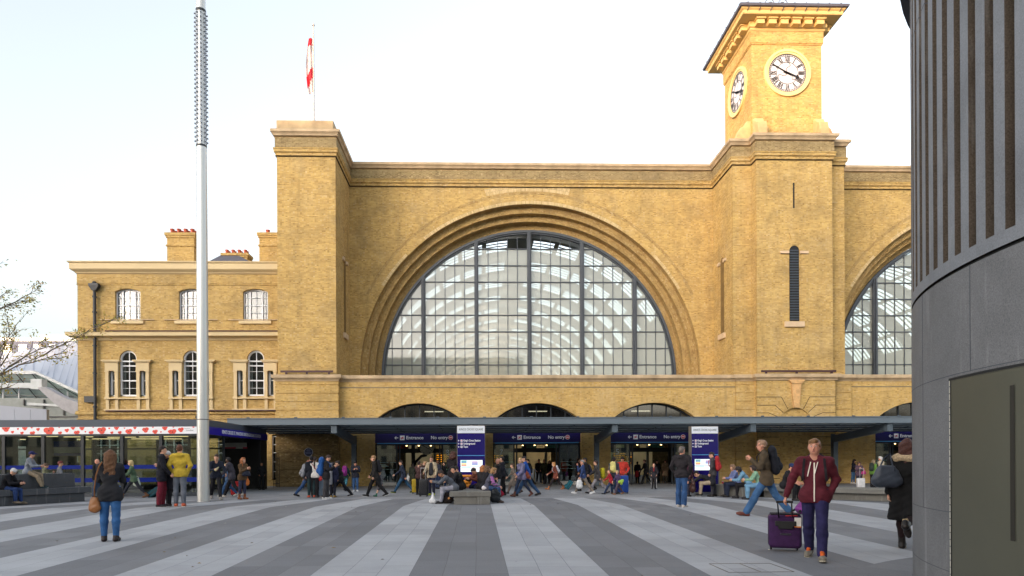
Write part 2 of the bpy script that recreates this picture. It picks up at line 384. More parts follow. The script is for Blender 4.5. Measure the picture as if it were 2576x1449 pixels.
# stepped arch rings
for (cx, cz) in ARC:
    mb = MB()
    ys0 = 46.5
    steps = [(R1, 46.5, R2, 46.98), (R2, 46.98, R3, 47.46), (R3, 47.46, RW + .02, 48.0)]
    n = 96
    def ringstrip(ra, ya, rb, yb, m, uo):
        vs = []; uv = []
        for i in range(n + 1):
            t = math.pi * i / n
            for j, (r, y) in enumerate(((ra, ya), (rb, yb))):
                vs.append((cx + r * math.cos(t), y, cz + r * math.sin(t))); uv.append((t * 11.5, uo + j * (abs(rb - ra) + abs(yb - ya))))
        # straight stilt below the springing
        fs = [(2 * i, 2 * i + 1, 2 * i + 3, 2 * i + 2) for i in range(n)]
        mb.add(vs, fs, m, uv)
        for s_ in (1, -1):
            vs = [(cx + s_ * r, y, z) for z in (cz, ZL - .3) for r, y in ((ra, ya), (rb, yb))]
            mb.add(vs, [(0, 1, 3, 2)], m, [(0, 0), (0, .4), (1, 0), (1, .4)])
    yprev = 46.5
    for k, (ra, yf, rb, yb) in enumerate(((R1, 46.5, R2, 47.0), (R2, 47.0, R3, 47.5), (R3, 47.5, RW, 48.15))):
        ringstrip(ra, yf, ra, yb, 0, k * .3)          # soffit
        ringstrip(ra, yb, rb, yb, 0, k * .7)          # next face
    ringstrip(RW, 48.15, RW, 48.6, 0, 0)
    stb(mb, 'arch_ring', [BRA], uv=True, recalc=False)
    # faint hood ring of thinner bricks flush on the wall
    mb = MB(); ri, ro = 12.86, 13.06
    vs = []; uv = []
    for i in range(n + 1):
        t = math.pi * i / n
        for r in (ri, ro): vs.append((cx + r * math.cos(t), 46.494, cz + r * math.sin(t))); uv.append((t * 13, r - ri))
    mb.add(vs, [(2 * i, 2 * i + 1, 2 * i + 3, 2 * i + 2) for i in range(14, n - 14)], 0, uv)
    stb(mb, 'hood_course', [BRA], uv=True, recalc=False)
    mb = MB()
    for (a0, a1, r0, r1) in ((58, 128, R1 + .01, R1 + .24), (30, 44, R1 + .02, R1 + .22), (136, 149, R1 + .02, R1 + .22), (78, 104, 13.1, 13.6)):
        vs = []; uv = []; q = 30
        for i in range(q + 1):
            t = math.radians(a0 + (a1 - a0) * i / q)
            for r in (r0, r1): vs.append((cx + r * math.cos(t), 46.490, cz + r * math.sin(t))); uv.append((t * 13, r - r0))
        mb.add(vs, [(2 * i, 2 * i + 1, 2 * i + 3, 2 * i + 2) for i in range(q)], 0, uv)
    stb(mb, 'repaired_course', [BRP], uv=True, recalc=False)
# coping, frieze and string course all along
mb = MB()
mb.sweep(top_path, [(0, ZC), (.16, ZC + .04), (.2, ZC + .12), (.27, ZC + .2), (.32, ZC + .22), (.34, ZT - .02), (.3, ZT), (-1.2, ZT + .06)])
stb(mb, 'coping', STO)
mb = MB(); mb.sweep(top_path, [(0, 21.62), (.10, 21.66), (.10, 22.30), (.0, 22.30)])
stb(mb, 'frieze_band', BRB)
mb = MB(); mb.sweep(top_path, [(0, 21.14), (.07, 21.16), (.07, 21.30), (.10, 21.33), (.16, 21.36), (.16, 21.50), (.20, 21.54), (.20, 21.60), (0, 21.64)])
stb(mb, 'string_course', BR)
mb = MB()      # dark strip coloured in as the shadow joint under the string
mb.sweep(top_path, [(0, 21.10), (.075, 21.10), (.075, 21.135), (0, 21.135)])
stb(mb, 'string_shade_line', plain('groove_dark', (70, 56, 36), .9))
# stone attic block on the end pier
for x0, x1 in ((-13.0, -9.35), (50.6, 54.2)):
    mb = MB(); mb.box(x0, x1, 42.35, 46.2, ZT + .02, 23.62)
    for q in (1, 2, 3): pass
    stb(mb, 'attic_block', plain('attic_stone', (170, 150, 118), .9, var=.3, scale=1.3, bump=.3, bscale=20), bevel=.03)
# roofs behind the parapet so nothing is hollow
mb = MB(); mb.box(-12.8, 54, 47.2, 49.4, ZT - .6, ZT - .5); mb.box(17, 24.2, 43, 49, ZT - .3, ZT - .2)
stb(mb, 'parapet_gutter', LEAD)

# ---- great windows
def great_window(cx, cz):
    fr = MB(); Yw = 48.3; n = 96
    def rg(r0, r1, y0, y1):
        vs = []
        for i in range(n + 1):
            t = math.pi * i / n
            for r, y in ((r0, y0), (r1, y0), (r1, y1), (r0, y1)): vs.append((cx + r * math.cos(t), y, cz + r * math.sin(t)))
        fr.add(vs, [(4 * i + a, 4 * i + (a + 1) % 4, 4 * i + 4 + (a + 1) % 4, 4 * i + 4 + a) for i in range(n) for a in range(4)])
    rg(RW - .02, RW - .20, 48.05, 48.45); rg(RW - .24, RW - .30, 48.12, 48.4)
    R = RW - .2; zb = cz + .12
    fr.box(cx - R, cx + R, 48.15, 48.4, ZL, zb)
    mains = [cx + (k - 2.0) * 3.91 for k in range(5)]
    for x in mains:
        h = math.sqrt(max(0, R * R - (x - cx) ** 2))
        fr.box(x - .15, x + .15, 48.0, 48.5, ZL, cz + h + .05)
        fr.box(x - .05, x + .05, 47.9, 48.0, ZL, cz + h)
    o = stb(fr, 'great_window', WFRAME)
    tagl = 'semicircular station window with dark iron frame'
    gb = MB()
    xs = [mains[0] - 3.91] + mains + [mains[-1] + 3.91]
    for a, b in zip(xs[:-1], xs[1:]):
        for k in range(1, 5):
            x = a + .15 + (b - a - .3) * k / 5
            h2 = R * R - (x - cx) ** 2
            if h2 > .1:
                h = math.sqrt(h2); top = cz + h
                gb.box(x - .022, x + .022, 48.2, 48.32, zb, min(top, 99))
    for k in range(0, 9):
        z = cz + .95 + k * 1.225
        h2 = R * R - (z - cz) ** 2
        if h2 > .2: gb.box(cx - math.sqrt(h2), cx + math.sqrt(h2), 48.18, 48.34, z - .035, z + .035)
    g = gb.build('glazing_bar', WFRAME, o)
    gl = MB(); zt = cz + .95 + 7 * 1.225
    pts = [(x, z) for x, z in arc(cx, cz, R, 0, 180, 96) if z < zt]
    h = math.sqrt(R * R - (zt - cz) ** 2)
    right = [p for p in pts if p[0] > cx]; left = [p for p in pts if p[0] <= cx]
    poly = right + [(cx + h, zt)] + ([(mains[3], zt), (mains[3], cz + math.sqrt(R * R - (mains[3] - cx) ** 2))] if False else []) + [(cx - h, zt)] + left
    # top: only the two middle bays are open, side bays are glazed to the arch
    gl.add([(p[0], 48.26, p[1]) for p in poly], [tuple(range(len(poly)))])
    for s_ in (1, -1):
        a = [(cx + s_ * 3.91, zt)] + [(cx + s_ * x, zt + z) for x, z in [(3.91, math.sqrt(R * R - 3.91 ** 2) - (zt - cz))]] + [(cx + s_ * h, zt)]
        if a[1][1] > zt: gl.add([(p[0], 48.26, p[1]) for p in a], [(0, 1, 2)])
    gl.build('pane', GL_BIG, o, recalc=False)
    return o
for c in ARC: great_window(*c)

# ---- train shed vault seen through the glass
RIBM = plain('shed_rib', (150, 156, 158), .7, var=.05, scale=.5)
CEIL = plain('shed_ceiling', (176, 178, 170), .8, var=.06, scale=.3)
SHELL = plain('shed_wall_brick', (206, 182, 130), .9, var=.1, scale=.8)
for (cx, _) in ARC:
    Rv, zs, bay, nb = 14.6, 6.6, 6.1, 17
    y0 = 49.2
    sh = MB()
    for i in range(nb):
        ya, yb = y0 + i * bay, y0 + (i + 1) * bay
        # bands by angle: solid to 32 deg, skylights between, solid crown strip
        a = 0.0
        def patch(a0, a1, u0, u1, m=0):
            q = max(1, int((a1 - a0) / 3)); vs = []
            for j in range(q + 1):
                t = math.radians(a0 + (a1 - a0) * j / q)
                for y in (u0, u1): vs.append((cx + Rv * math.cos(t), y, zs + Rv * math.sin(t)))
            sh.add(vs, [(2 * j, 2 * j + 1, 2 * j + 3, 2 * j + 2) for j in range(q)], m)
        patch(0, 33, ya, yb); patch(147, 180, ya, yb); patch(87, 93, ya, yb)
        a = 33
        pw, gap = 7.4, 1.6
        while a + pw < 88:
            for (p0, p1) in ((a, a + pw), (180 - a - pw, 180 - a)):
                nsl = 6; e = .9
                patch(p0, p1, ya, ya + e); patch(p0, p1, yb - e, yb)
                w = (bay - 2 * e) / nsl
                for k in range(1, nsl): patch(p0, p1, ya + e + k * w - .15, ya + e + k * w + .15)
            for (p0, p1) in ((a + pw, a + pw + gap), (180 - a - pw - gap, 180 - a - pw)): patch(p0, p1, ya, yb)
            a += pw + gap
    sh.v = [v for v in sh.v]
    stb(sh, 'shed_roof', CEIL, recalc=False)
    rb = MB()
    for i in range(nb + 1):
        y = y0 + i * bay; n = 48; vs = []
        for j in range(n + 1):
            t = math.pi * j / n
            for r, yy in ((Rv - .06, y - .22), (Rv - .75, y - .22), (Rv - .75, y + .22), (Rv - .06, y + .22)): vs.append((cx + r * math.cos(t), yy, zs + r * math.sin(t)))
        rb.add(vs, [(4 * j + q, 4 * j + (q + 1) % 4, 4 * j + 4 + (q + 1) % 4, 4 * j + 4 + q) for j in range(n) for q in range(4)])
    stb(rb, 'shed_rib', RIBM, recalc=False)
    wl = MB()
    wl.box(cx - 15.2, cx - 14.6, y0, y0 + nb * bay, 0, zs + .1); wl.box(cx + 14.6, cx + 15.2, y0, y0 + nb * bay, 0, zs + .1)
    wl.box(cx - 15.2, cx + 15.2, y0 + nb * bay, y0 + nb * bay + .5, 0, 11)
    stb(wl, 'shed_side_wall', SHELL)

# ---- lower storey with arcade
low = [(-12.97, 50), (-12.97, 41.88), (-9.03, 41.88), (-9.03, 42.35), (16.8, 42.35), (16.8, 42.25), (18.0, 42.25), (18.0, 41.85), (23.2, 41.85), (23.2, 42.25), (24.4, 42.25), (24.4, 42.35), (50.3, 42.35), (50.3, 41.88), (54.2, 41.88), (54.2, 50)]
BAYS = [-3.95, 3.76, 11.45, 29.0, 36.7, 44.4]
def seg_arch(cx, hw, zs, rise, zb=0.0, n=28):
    R = (hw * hw + rise * rise) / (2 * rise); a = math.degrees(math.asin(hw / R))
    return [(cx + hw, zb)] + arc(cx, zs + rise - R, R, 90 - a, 90 + a, n) + [(cx - hw, zb)]
mb = MB()
for x0, x1, bs in ((-9.03, 16.8, BAYS[:3]), (24.4, 50.3, BAYS[3:])):
    outer = [(x0, 0)]
    for c in bs: outer += seg_arch(c, 2.9, 4.18, 1.17)[::-1]
    outer += [(x1, 0), (x1, ZL - .4), (x0, ZL - .4)]
    tris = tessellate_polygon([[Vector((p[0], p[1], 0)) for p in outer]])
    mb.add([(p[0], 42.35, p[1]) for p in outer], tris)
    for c in bs:
        q = seg_arch(c, 2.9, 4.18, 1.17); k = len(q)
        mb.add([(p[0], 42.35, p[1]) for p in q] + [(p[0], 43.2, p[1]) for p in q], [(i, i + 1, k + i + 1, k + i) for i in range(k - 1)])
        q2 = seg_arch(c, 2.9, 4.18, 1.17)
stb(mb, 'arcade_wall', BR2)
# thin projecting line of headers below the ledge
mb = MB(); mb.sweep([(-9.03, 42.35), (16.8, 42.35)], [(0, 6.33), (.02, 6.34), (.02, 6.40), (0, 6.41)]); mb.sweep([(24.4, 42.35), (50.3, 42.35)], [(0, 6.33), (.02, 6.34), (.02, 6.40), (0, 6.41)])
stb(mb, 'header_course', BRP)
# ledge (stone) all along and roof of the arcade
mb = MB(); mb.sweep(low, [(0, ZL - .42), (.05, ZL - .40), (.07, ZL - .33), (.14, ZL - .27), (.16, ZL - .24), (.22, ZL - .22), (.24, ZL - .02), (.2, ZL), (-4.4, ZL + .03)])
stb(mb, 'stone_ledge', STO)
# rusticated courses on pier bases and tower base
def rustic(path, mat, zlo, zhi, name, off=.035):
    mb = MB(); mb.sweep(path, [(-.005, zlo), (-.005, zhi)])
    z = zlo
    while z < zhi - .1:
        a, b = z + .02, min(z + .50, zhi)
        mb.sweep(path, [(-.01, a), (off, a + .015), (off, b - .015), (-.01, b)]); z += .54
    return stb(mb, name, mat)
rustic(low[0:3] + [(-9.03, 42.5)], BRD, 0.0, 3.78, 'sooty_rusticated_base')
rustic(low[0:3] + [(-9.03, 42.5)], BR2, 3.78, ZL - .42, 'rusticated_pier')
rustic([(50.3, 42.5)] + low[13:16], BR2, 0, ZL - .42, 'rusticated_pier')
# tower base: courses broken by the arch
TX = 20.55
rustic([(16.8, 42.4), (16.8, 42.25), (18.0, 42.25)], BR2, 0, ZL - .42, 'rusticated_step')
rustic([(23.2, 42.25), (24.4, 42.25), (24.4, 42.4)], BR2, 0, ZL - .42, 'rusticated_step')
mb = MB()
hole = [(TX + 1.05, 0)] + arc(TX, 3.9, 1.05, 0, 180, 24) + [(TX - 1.05, 0)]
outer = [(18.0, 0)] + hole[::-1] + [(23.2, 0), (23.2, ZL - .42), (18.0, ZL - .42)]
tris = tessellate_polygon([[Vector((p[0], p[1], 0)) for p in outer]])
mb.add([(p[0], 41.88, p[1]) for p in outer], tris)
k = len(hole); mb.add([(p[0], 41.88, p[1]) for p in hole] + [(p[0], 42.9, p[1]) for p in hole], [(i, i + 1, k + i + 1, k + i) for i in range(k - 1)])
mb.box(18.0, 18.02, 41.88, 42.3, 0, ZL - .42); mb.box(23.18, 23.2, 41.88, 42.3, 0, ZL - .42)
stb(mb, 'tower_base_wall', BR2)
GRV = plain('groove_dark', (70, 56, 36), .9)  # dark brown bars drawn on the wall for the groove lines
mb = MB()
def gline(a, b, w=.035): mb.bar((a[0], 41.876, a[1]), (b[0], 41.876, b[1]), .012, w, upv=(0, 0, 1) if abs(a[0] - b[0]) > .01 else (1, 0, 0))
z = 3.4 - .54 * 5
for i in range(6):
    zz = .35 + i * .54
    gline((18.0, zz), (TX - 1.07, zz)); gline((TX + 1.07, zz), (23.2, zz))
for s_ in (-1, 1):
    for ang, zz in ((22, 4.62 + .0), (42, 5.12), (62, 5.65)):
        pa = (TX + s_ * 1.1 * math.cos(math.radians(ang)), 3.9 + 1.1 * math.sin(math.radians(ang)))
        rr = (zz - 3.9) / math.sin(math.radians(ang))
        pb = (TX + s_ * rr * math.cos(math.radians(ang)), zz)
        gline(pa, pb); gline(pb, (TX + s_ * 2.65, zz)) if s_ > 0 else gline(pb, (18.0, zz))
stb(mb, 'voussoir_groove', GRV)
mb = MB(); mb.prism([(TX - .17, 4.93), (TX + .17, 4.93), (TX + .33, 6.72), (TX - .33, 6.72)], 'y', 41.70, 41.92)
mb.prism([(TX - .33, 6.5), (TX + .33, 6.5), (TX + .5, 6.74), (TX - .5, 6.74)], 'y', 41.64, 41.93)
stb(mb, 'keystone', BRP.copy() if False else plain('keystone_brick', (206, 164, 112), .9, var=.2, scale=5))
# fan-shaped plasterless block behind keystone
# maroon pipes lying on ledges
mb = MB(); mb.box(-12.6, -9.3, 41.62, 41.72, ZL + .12, ZL + .24); mb.box(18.2, 23.1, 41.6, 41.7, ZL + .1, ZL + .22)
for x in (-12.3, -11, -9.6, 18.5, 20.5, 22.8): mb.box(x, x + .1, 41.64, 41.8, ZL, ZL + .12)
stb(mb, 'ledge_pipe', MAROON)

# ---- tower front: slit, louvre window
mb = MB(); mb.box(TX - .045, TX + .045, 41.97, 42.02, 17.98, 19.62)
stb(mb, 'slit_opening', BLACK)
lv = MB(); poly = [(TX + .31, 10.62)] + arc(TX, 15.2, .31, 0, 180, 10) + [(TX - .31, 10.62)]
lv.prism(poly, 'y', 41.955, 42.02, 1)
for k in range(27): lv.box(TX - .3, TX + .26, 41.90, 41.975, 10.68 + k * .172, 10.76 + k * .172, 0)
lo = stb(lv, 'louvre_window', [plain('louvre_paint', (58, 66, 76), .5), BLACK])
mb = MB()
n = 12
vs = []
for i in range(n + 1):
    t = math.pi * i / n
    for r, y in ((.33, 41.93), (.33, 42.0), (.78, 42.0), (.78, 41.93)): vs.append((TX + r * math.cos(t), y, 15.2 + r * math.sin(t)))
mb.add(vs, [(4 * j + q, 4 * j + (q + 1) % 4, 4 * j + 4 + (q + 1) % 4, 4 * j + 4 + q) for j in range(n) for q in range(4)])
mb.prism([(TX - .14, 15.6), (TX + .14, 15.6), (TX + .3, 16.32), (TX - .3, 16.32)], 'y', 41.9, 42.0)
mb.box(TX + .31, TX + .36, 41.93, 42, 10.6, 15.2)
mb.build('window_arch', BR, lo)
for x0_, x1_ in ((TX - .92, TX - .36), (TX + .36, TX + .92)): m2 = MB(); m2.box(x0_, x1_, 41.88, 42, 15.0, 15.16); m2.build('impost', STOP, lo)
m2 = MB(); m2.box(TX - .66, TX + .62, 41.85, 42.0, 10.22, 10.56); m2.build('sill', STOP, lo)
# narrow blind niches on the returns of pier and tower
for X, sgn, zt in ((-9.15, 1, 15.3), (16.85, -1, 15.3)):
    mb = MB(); Yc = 44.7
    poly = [(Yc + .3, 10.3)] + [(Yc + .3 * math.cos(t), zt + .3 * math.sin(t)) for t in [math.pi * i / 8 for i in range(9)]] + [(Yc - .3, 10.3)]
    mb.prism(poly, 'x', X + sgn * .002, X + sgn * .02, 0)
    a = stb(mb, 'blind_niche', plain('niche_brown', (120, 94, 52), .9, var=.2, scale=3))  # darker brown panel set on the wall for the niche
    for ya_ in (Yc - .75, Yc + .33): m2 = MB(); m2.box(min(X, X + sgn * .12), max(X, X + sgn * .12), ya_, ya_ + .42, zt - .15, zt + .05); m2.build('impost', STOP, a)
    m2 = MB(); m2.box(min(X, X + sgn * .15), max(X, X + sgn * .15), Yc - .55, Yc + .55, 9.95, 10.3); m2.build('sill', STOP, a)

# ---- clock stage
cx0, cx1, cy0, cy1 = 18.2, 22.92, 42.9, 47.62
mb = MB(); cc = [(cx0, cy1), (cx0, cy0), (cx1, cy0), (cx1, cy1)]
mb.sweep(cc, [(0, ZT - .2), (0, 30.1)], closed=True)
mb.sweep(cc, [(0, 29.18), (.05, 29.2), (.05, 29.26), (.09, 29.28), (.09, 30.04), (0, 30.06)], closed=True)
stb(mb, 'clock_tower_stage', BR)
mb = MB()
for bx, by, dx, dy in ((cx0 + .15, cy0 - .05, 0, -1), (cx1 - .5, cy0 - .05, 0, -1)):
    mb = MB()
    poly = [(bx - .25, ZT), (bx + .6, ZT), (bx + .6, 23.35), (bx + .45, 23.75), (bx + .25, 23.95), (bx + .12, 24.2), (bx - .25, 24.2)]
    mb.prism([(cy0 - 1.0 + .0, ZT), (cy0 - .95, 23.2), (cy0 - .8, 23.7), (cy0 - .4, 23.9), (cy0 - .3, 24.15), (cy0 + .02, 24.2), (cy0 + .02, ZT)], 'x', bx - .12, bx + .5)
    stb(mb, 'scroll_bracket', plain('scroll_stone', (216, 172, 122), .85, var=.12), bevel=.05)
for by in (cy0 + .15, cy1 - .6):
    mb = MB()
    mb.prism([(cx0 - 1.0, ZT), (cx0 - .95, 23.2), (cx0 - .7, 23.75), (cx0 - .4, 23.9), (cx0 - .28, 24.2), (cx0 + .02, 24.2), (cx0 + .02, ZT)], 'y', by, by + .55)
    stb(mb, 'scroll_bracket', plain('scroll_stone', (216, 172, 122), .85, var=.12), bevel=.05); mb = MB()
    mb.prism([(cx1 + 1.0, ZT), (cx1 + .95, 23.2), (cx1 + .7, 23.75), (cx1 + .4, 23.9), (cx1 + .28, 24.2), (cx1 - .02, 24.2), (cx1 - .02, ZT)], 'y', by, by + .55)
    stb(mb, 'scroll_bracket', plain('scroll_stone', (216, 172, 122), .85, var=.12), bevel=.05)
# cornice
ze = at(1865, 5.3, 41.7).z
mb = MB()
mb.sweep(cc, [(0, 30.02), (.12, 30.05), (.16, 30.12), (.16, 30.2), (.25, 30.24), (.25, 30.62), (.12, 30.64)], closed=True)
mb.sweep(cc, [(.1, 30.60), (.92, 30.62), (.95, 30.66), (.95, 30.84), (1.04, 30.9), (1.08, ze - .2), (1.0, ze - .17), (0, ze - .15)], closed=True)
for k in range(6):
    x = cx0 + .12 + k * (cx1 - cx0 - .24 - .5) / 5
    for (y0_, y1_) in ((cy0 - .62, cy0), (cy1, cy1 + .62)):
        mb.box(x, x + .5, y0_, y1_, 30.22, 30.5); mb.box(x - .07, x + .57, min(y0_, y1_ - .0) - (.1 if y0_ < cy0 else 0), y1_ + (.1 if y0_ >= cy1 else 0), 30.5, 30.605)
    y = cy0 + .12 + k * (cy1 - cy0 - .24 - .5) / 5
    mb.box(cx0 - .62, cx0, y, y + .5, 30.22, 30.5); mb.box(cx0 - .72, cx0, y - .07, y + .57, 30.5, 30.605)
    mb.box(cx1, cx1 + .62, y, y + .5, 30.22, 30.5); mb.box(cx1, cx1 + .72, y - .07, y + .57, 30.5, 30.605)
stb(mb, 'bracketed_cornice', CORN)
mb = MB(); mb.sweep(cc, [(.98, ze - .19), (1.2, ze - .17), (1.24, ze - .05), (1.2, ze), (-2.3, ze + .7)], closed=True)
for k in range(9):
    x = cx0 - .7 + k * .76
    mb.cyl((x, cy0 - 1.24, ze), (x, cy0 - .6, ze + .16), .035, n=6)
    mb.cyl((cx0 - 1.24, cy0 - 1.0 + k * .76, ze), (cx0 - .6, cy0 - 1.0 + k * .76, ze + .16), .035, n=6)
    mb.bar((x + .1, cy0 - 1.2, ze - .15), (x + .02, cy0 - .9, ze - .42), .03, .03)
stb(mb, 'tower_roof', LEAD)
mb = MB()
for s_ in (-1, 1):
    mb.tube([(TX + s_ * .0 + s_ * .35 * math.cos(t) * (1 - .1 * t) + s_ * .4 - .9, cy0 - .5, ze + .45 + .32 * math.sin(t) * (1 - .1 * t)) for t in [i * .5 for i in range(12)]], .03, 5)
    mb.tube([(TX - .9 + s_ * (.1 + .9 * i / 6), cy0 - .5, ze + .2 + .35 * math.sin(i * .8)) for i in range(7)], .025, 5)
stb(mb, 'finial_scroll', LEAD)

# ---- clocks
DIAL = plain('clock_dial', (206, 208, 216), .5, var=.01); CRIM = plain('clock_rim_paint', (222, 200, 140), .6, var=.03); NUM = plain('clock_black', (28, 26, 30), .5)
def clock(cx, cy, cz, rot, name='clock', R=1.56, ang_h=112, ang_m=-60):
    T = Matrix.Translation((cx, cy, cz)) @ Matrix.Rotation(rot, 4, 'Z')
    def ringm(mb, r0, r1, y0, y1, n=48, m=0):
        vs = []
        for i in range(n):
            t = 2 * math.pi * i / n
            for r, y in ((r0, y0), (r1, y0), (r1, y1), (r0, y1)): vs.append(T @ Vector((r * math.cos(t), y, r * math.sin(t))))
        mb.add(vs, [(4 * i + q, 4 * i + (q + 1) % 4, (4 * ((i + 1) % n)) + (q + 1) % 4, (4 * ((i + 1) % n)) + q) for i in range(n) for q in range(4)], m)
    d = MB(); vs = [T @ Vector((R * .84 * math.cos(2 * math.pi * i / 48), -.04, R * .84 * math.sin(2 * math.pi * i / 48))) for i in range(48)]
    d.add(vs, [tuple(range(48))]); o = stb(d, name, DIAL)
    r = MB(); ringm(r, R, R * .9, -.14, .0); ringm(r, R * .9, R * .82, -.09, 0); r.build('clock_rim', CRIM, o)
    nm = MB()
    ringm(nm, R * .81, R * .785, -.06, -.045); ringm(nm, R * .74, R * .722, -.06, -.045); ringm(nm, R * .475, R * .455, -.06, -.045)
    def bar2(x0, z0, x1, z1, w, y=-.06):
        a = Vector((x1 - x0, z1 - z0)).normalized(); p = Vector((-a.y, a.x)) * w / 2
        nm.add([T @ Vector((x, y, z)) for x, z in ((x0 + p.x, z0 + p.y), (x0 - p.x, z0 - p.y), (x1 - p.x, z1 - p.y), (x1 + p.x, z1 + p.y))], [(0, 1, 2, 3)])
    for i in range(60):
        t = 2 * math.pi * i / 60; bar2(R * .735 * math.cos(t), R * .735 * math.sin(t), R * .785 * math.cos(t), R * .785 * math.sin(t), .032)
    rom = ['XII', 'I', 'II', 'III', 'IIII', 'V', 'VI', 'VII', 'VIII', 'IX', 'X', 'XI']
    wd = {'I': .085, 'V': .17, 'X': .17}
    for h, s in enumerate(rom):
        t = math.radians(90 - 30 * h); rad = Vector((math.cos(t), math.sin(t))); tan = Vector((rad.y, -rad.x)); tot = sum(wd[c] for c in s); x = -tot / 2
        for c in s:
            w = wd[c]; q = lambda u, v: rad * (R * (.49 + .22 * v)) + tan * (x + u * w)
            ls = {'I': [((.5, 0), (.5, 1), .062)], 'V': [((.5, 0), (.1, 1), .062), ((.5, 0), (.9, 1), .035)], 'X': [((.9, 0), (.1, 1), .062), ((.1, 0), (.9, 1), .035)]}[c]
            for a, b, lw in ls:
                pa, pb = q(*a), q(*b); bar2(pa.x, pa.y, pb.x, pb.y, lw)
            x += w
    # curved glazing iron lines of the dial centre
    for a0 in (90, 210, 330):
        pr = None
        for i in range(9):
            rr = R * .47 * i / 8; t = math.radians(a0 + 22 * math.sin(i * .8)); p = (rr * math.cos(t), rr * math.sin(t))
            if pr: bar2(*pr, *p, .036)
            pr = p
    nm.build('dial_marking', NUM, o, recalc=False)
    for ang, L, w in ((ang_h, R * .55, .15), (ang_m, R * .80, .10)):
        h = MB(); t = math.radians(90 - ang); dr = Vector((math.cos(t), math.sin(t))); pp = Vector((-dr.y, dr.x))
        pts = [dr * -.28 + pp * w * .5, dr * -.28 - pp * w * .5, dr * L * .7 - pp * w * .4, dr * L * .8 - pp * w * (1.1 if L < R * .6 else .4), dr * L, dr * L * .8 + pp * w * (1.1 if L < R * .6 else .4), dr * L * .7 + pp * w * .4]
        n = len(pts); h.add([T @ Vector((p.x, -.09, p.y)) for p in pts] + [T @ Vector((p.x, -.07, p.y)) for p in pts], [tuple(range(n)), tuple(range(2 * n - 1, n - 1, -1))] + [(i, n + i, n + (i + 1) % n, (i + 1) % n) for i in range(n)])
        h.build('clock_hand', NUM, o)
    return o
cp = at(1980.4, 184, 42.86)
clock(cp.x, 42.9, cp.z, 0)
clock(cx0, 45.15, cp.z, -math.pi / 2)

# ---- flagpole
fp = thing('flagpole', 'white flagpole rising from the flat-topped end pier', 'flagpole', (-11.25, 45, 23.6))
mb = MB(); mb.cyl((0, 0, 0), (0, 0, 7.9), .06, .04, 12); mb.cyl((0, 0, 7.9), (0, 0, 8.1), .09, .02, 8); mb.build('pole', plain('pole_white', (186, 182, 176), .5), fp)
def flagmesh():
    vs = []; fs = []; mi = []; nu, nv = 14, 28
    for j in range(nv + 1):
        for i in range(nu + 1):
            u, v = i / nu, j / nv
            z = 7.05 - 3.7 * v; fold = .06 * math.sin(u * 9 + v * 3) + .03 * math.sin(v * 14 + u * 4)
            x = -(.06 + u * (.20 + .26 * math.sin(v * 2.6 + .2))) ; vs.append((x, fold, z - u * .25 * v))
    for j in range(nv):
        for i in range(nu):
            fs.append((j * (nu + 1) + i, j * (nu + 1) + i + 1, (j + 1) * (nu + 1) + i + 1, (j + 1) * (nu + 1) + i)); v = j / nv
            mi.append(1 if (v < .11 and i > 2) or (.5 + i * .012 < v < .72 + i * .012) else 0)
    return vs, fs, mi
v_, f_, m_ = flagmesh()
fl = mesh_obj('flag', v_, f_, [plain('flag_white', (196, 186, 188), .8), plain('flag_red', (196, 30, 48), .8)], None, m_, True)
fl.location = (-11.25, 45, 23.6); tag(fl, 'red and white flag hanging limp on the white flagpole', 'flag')
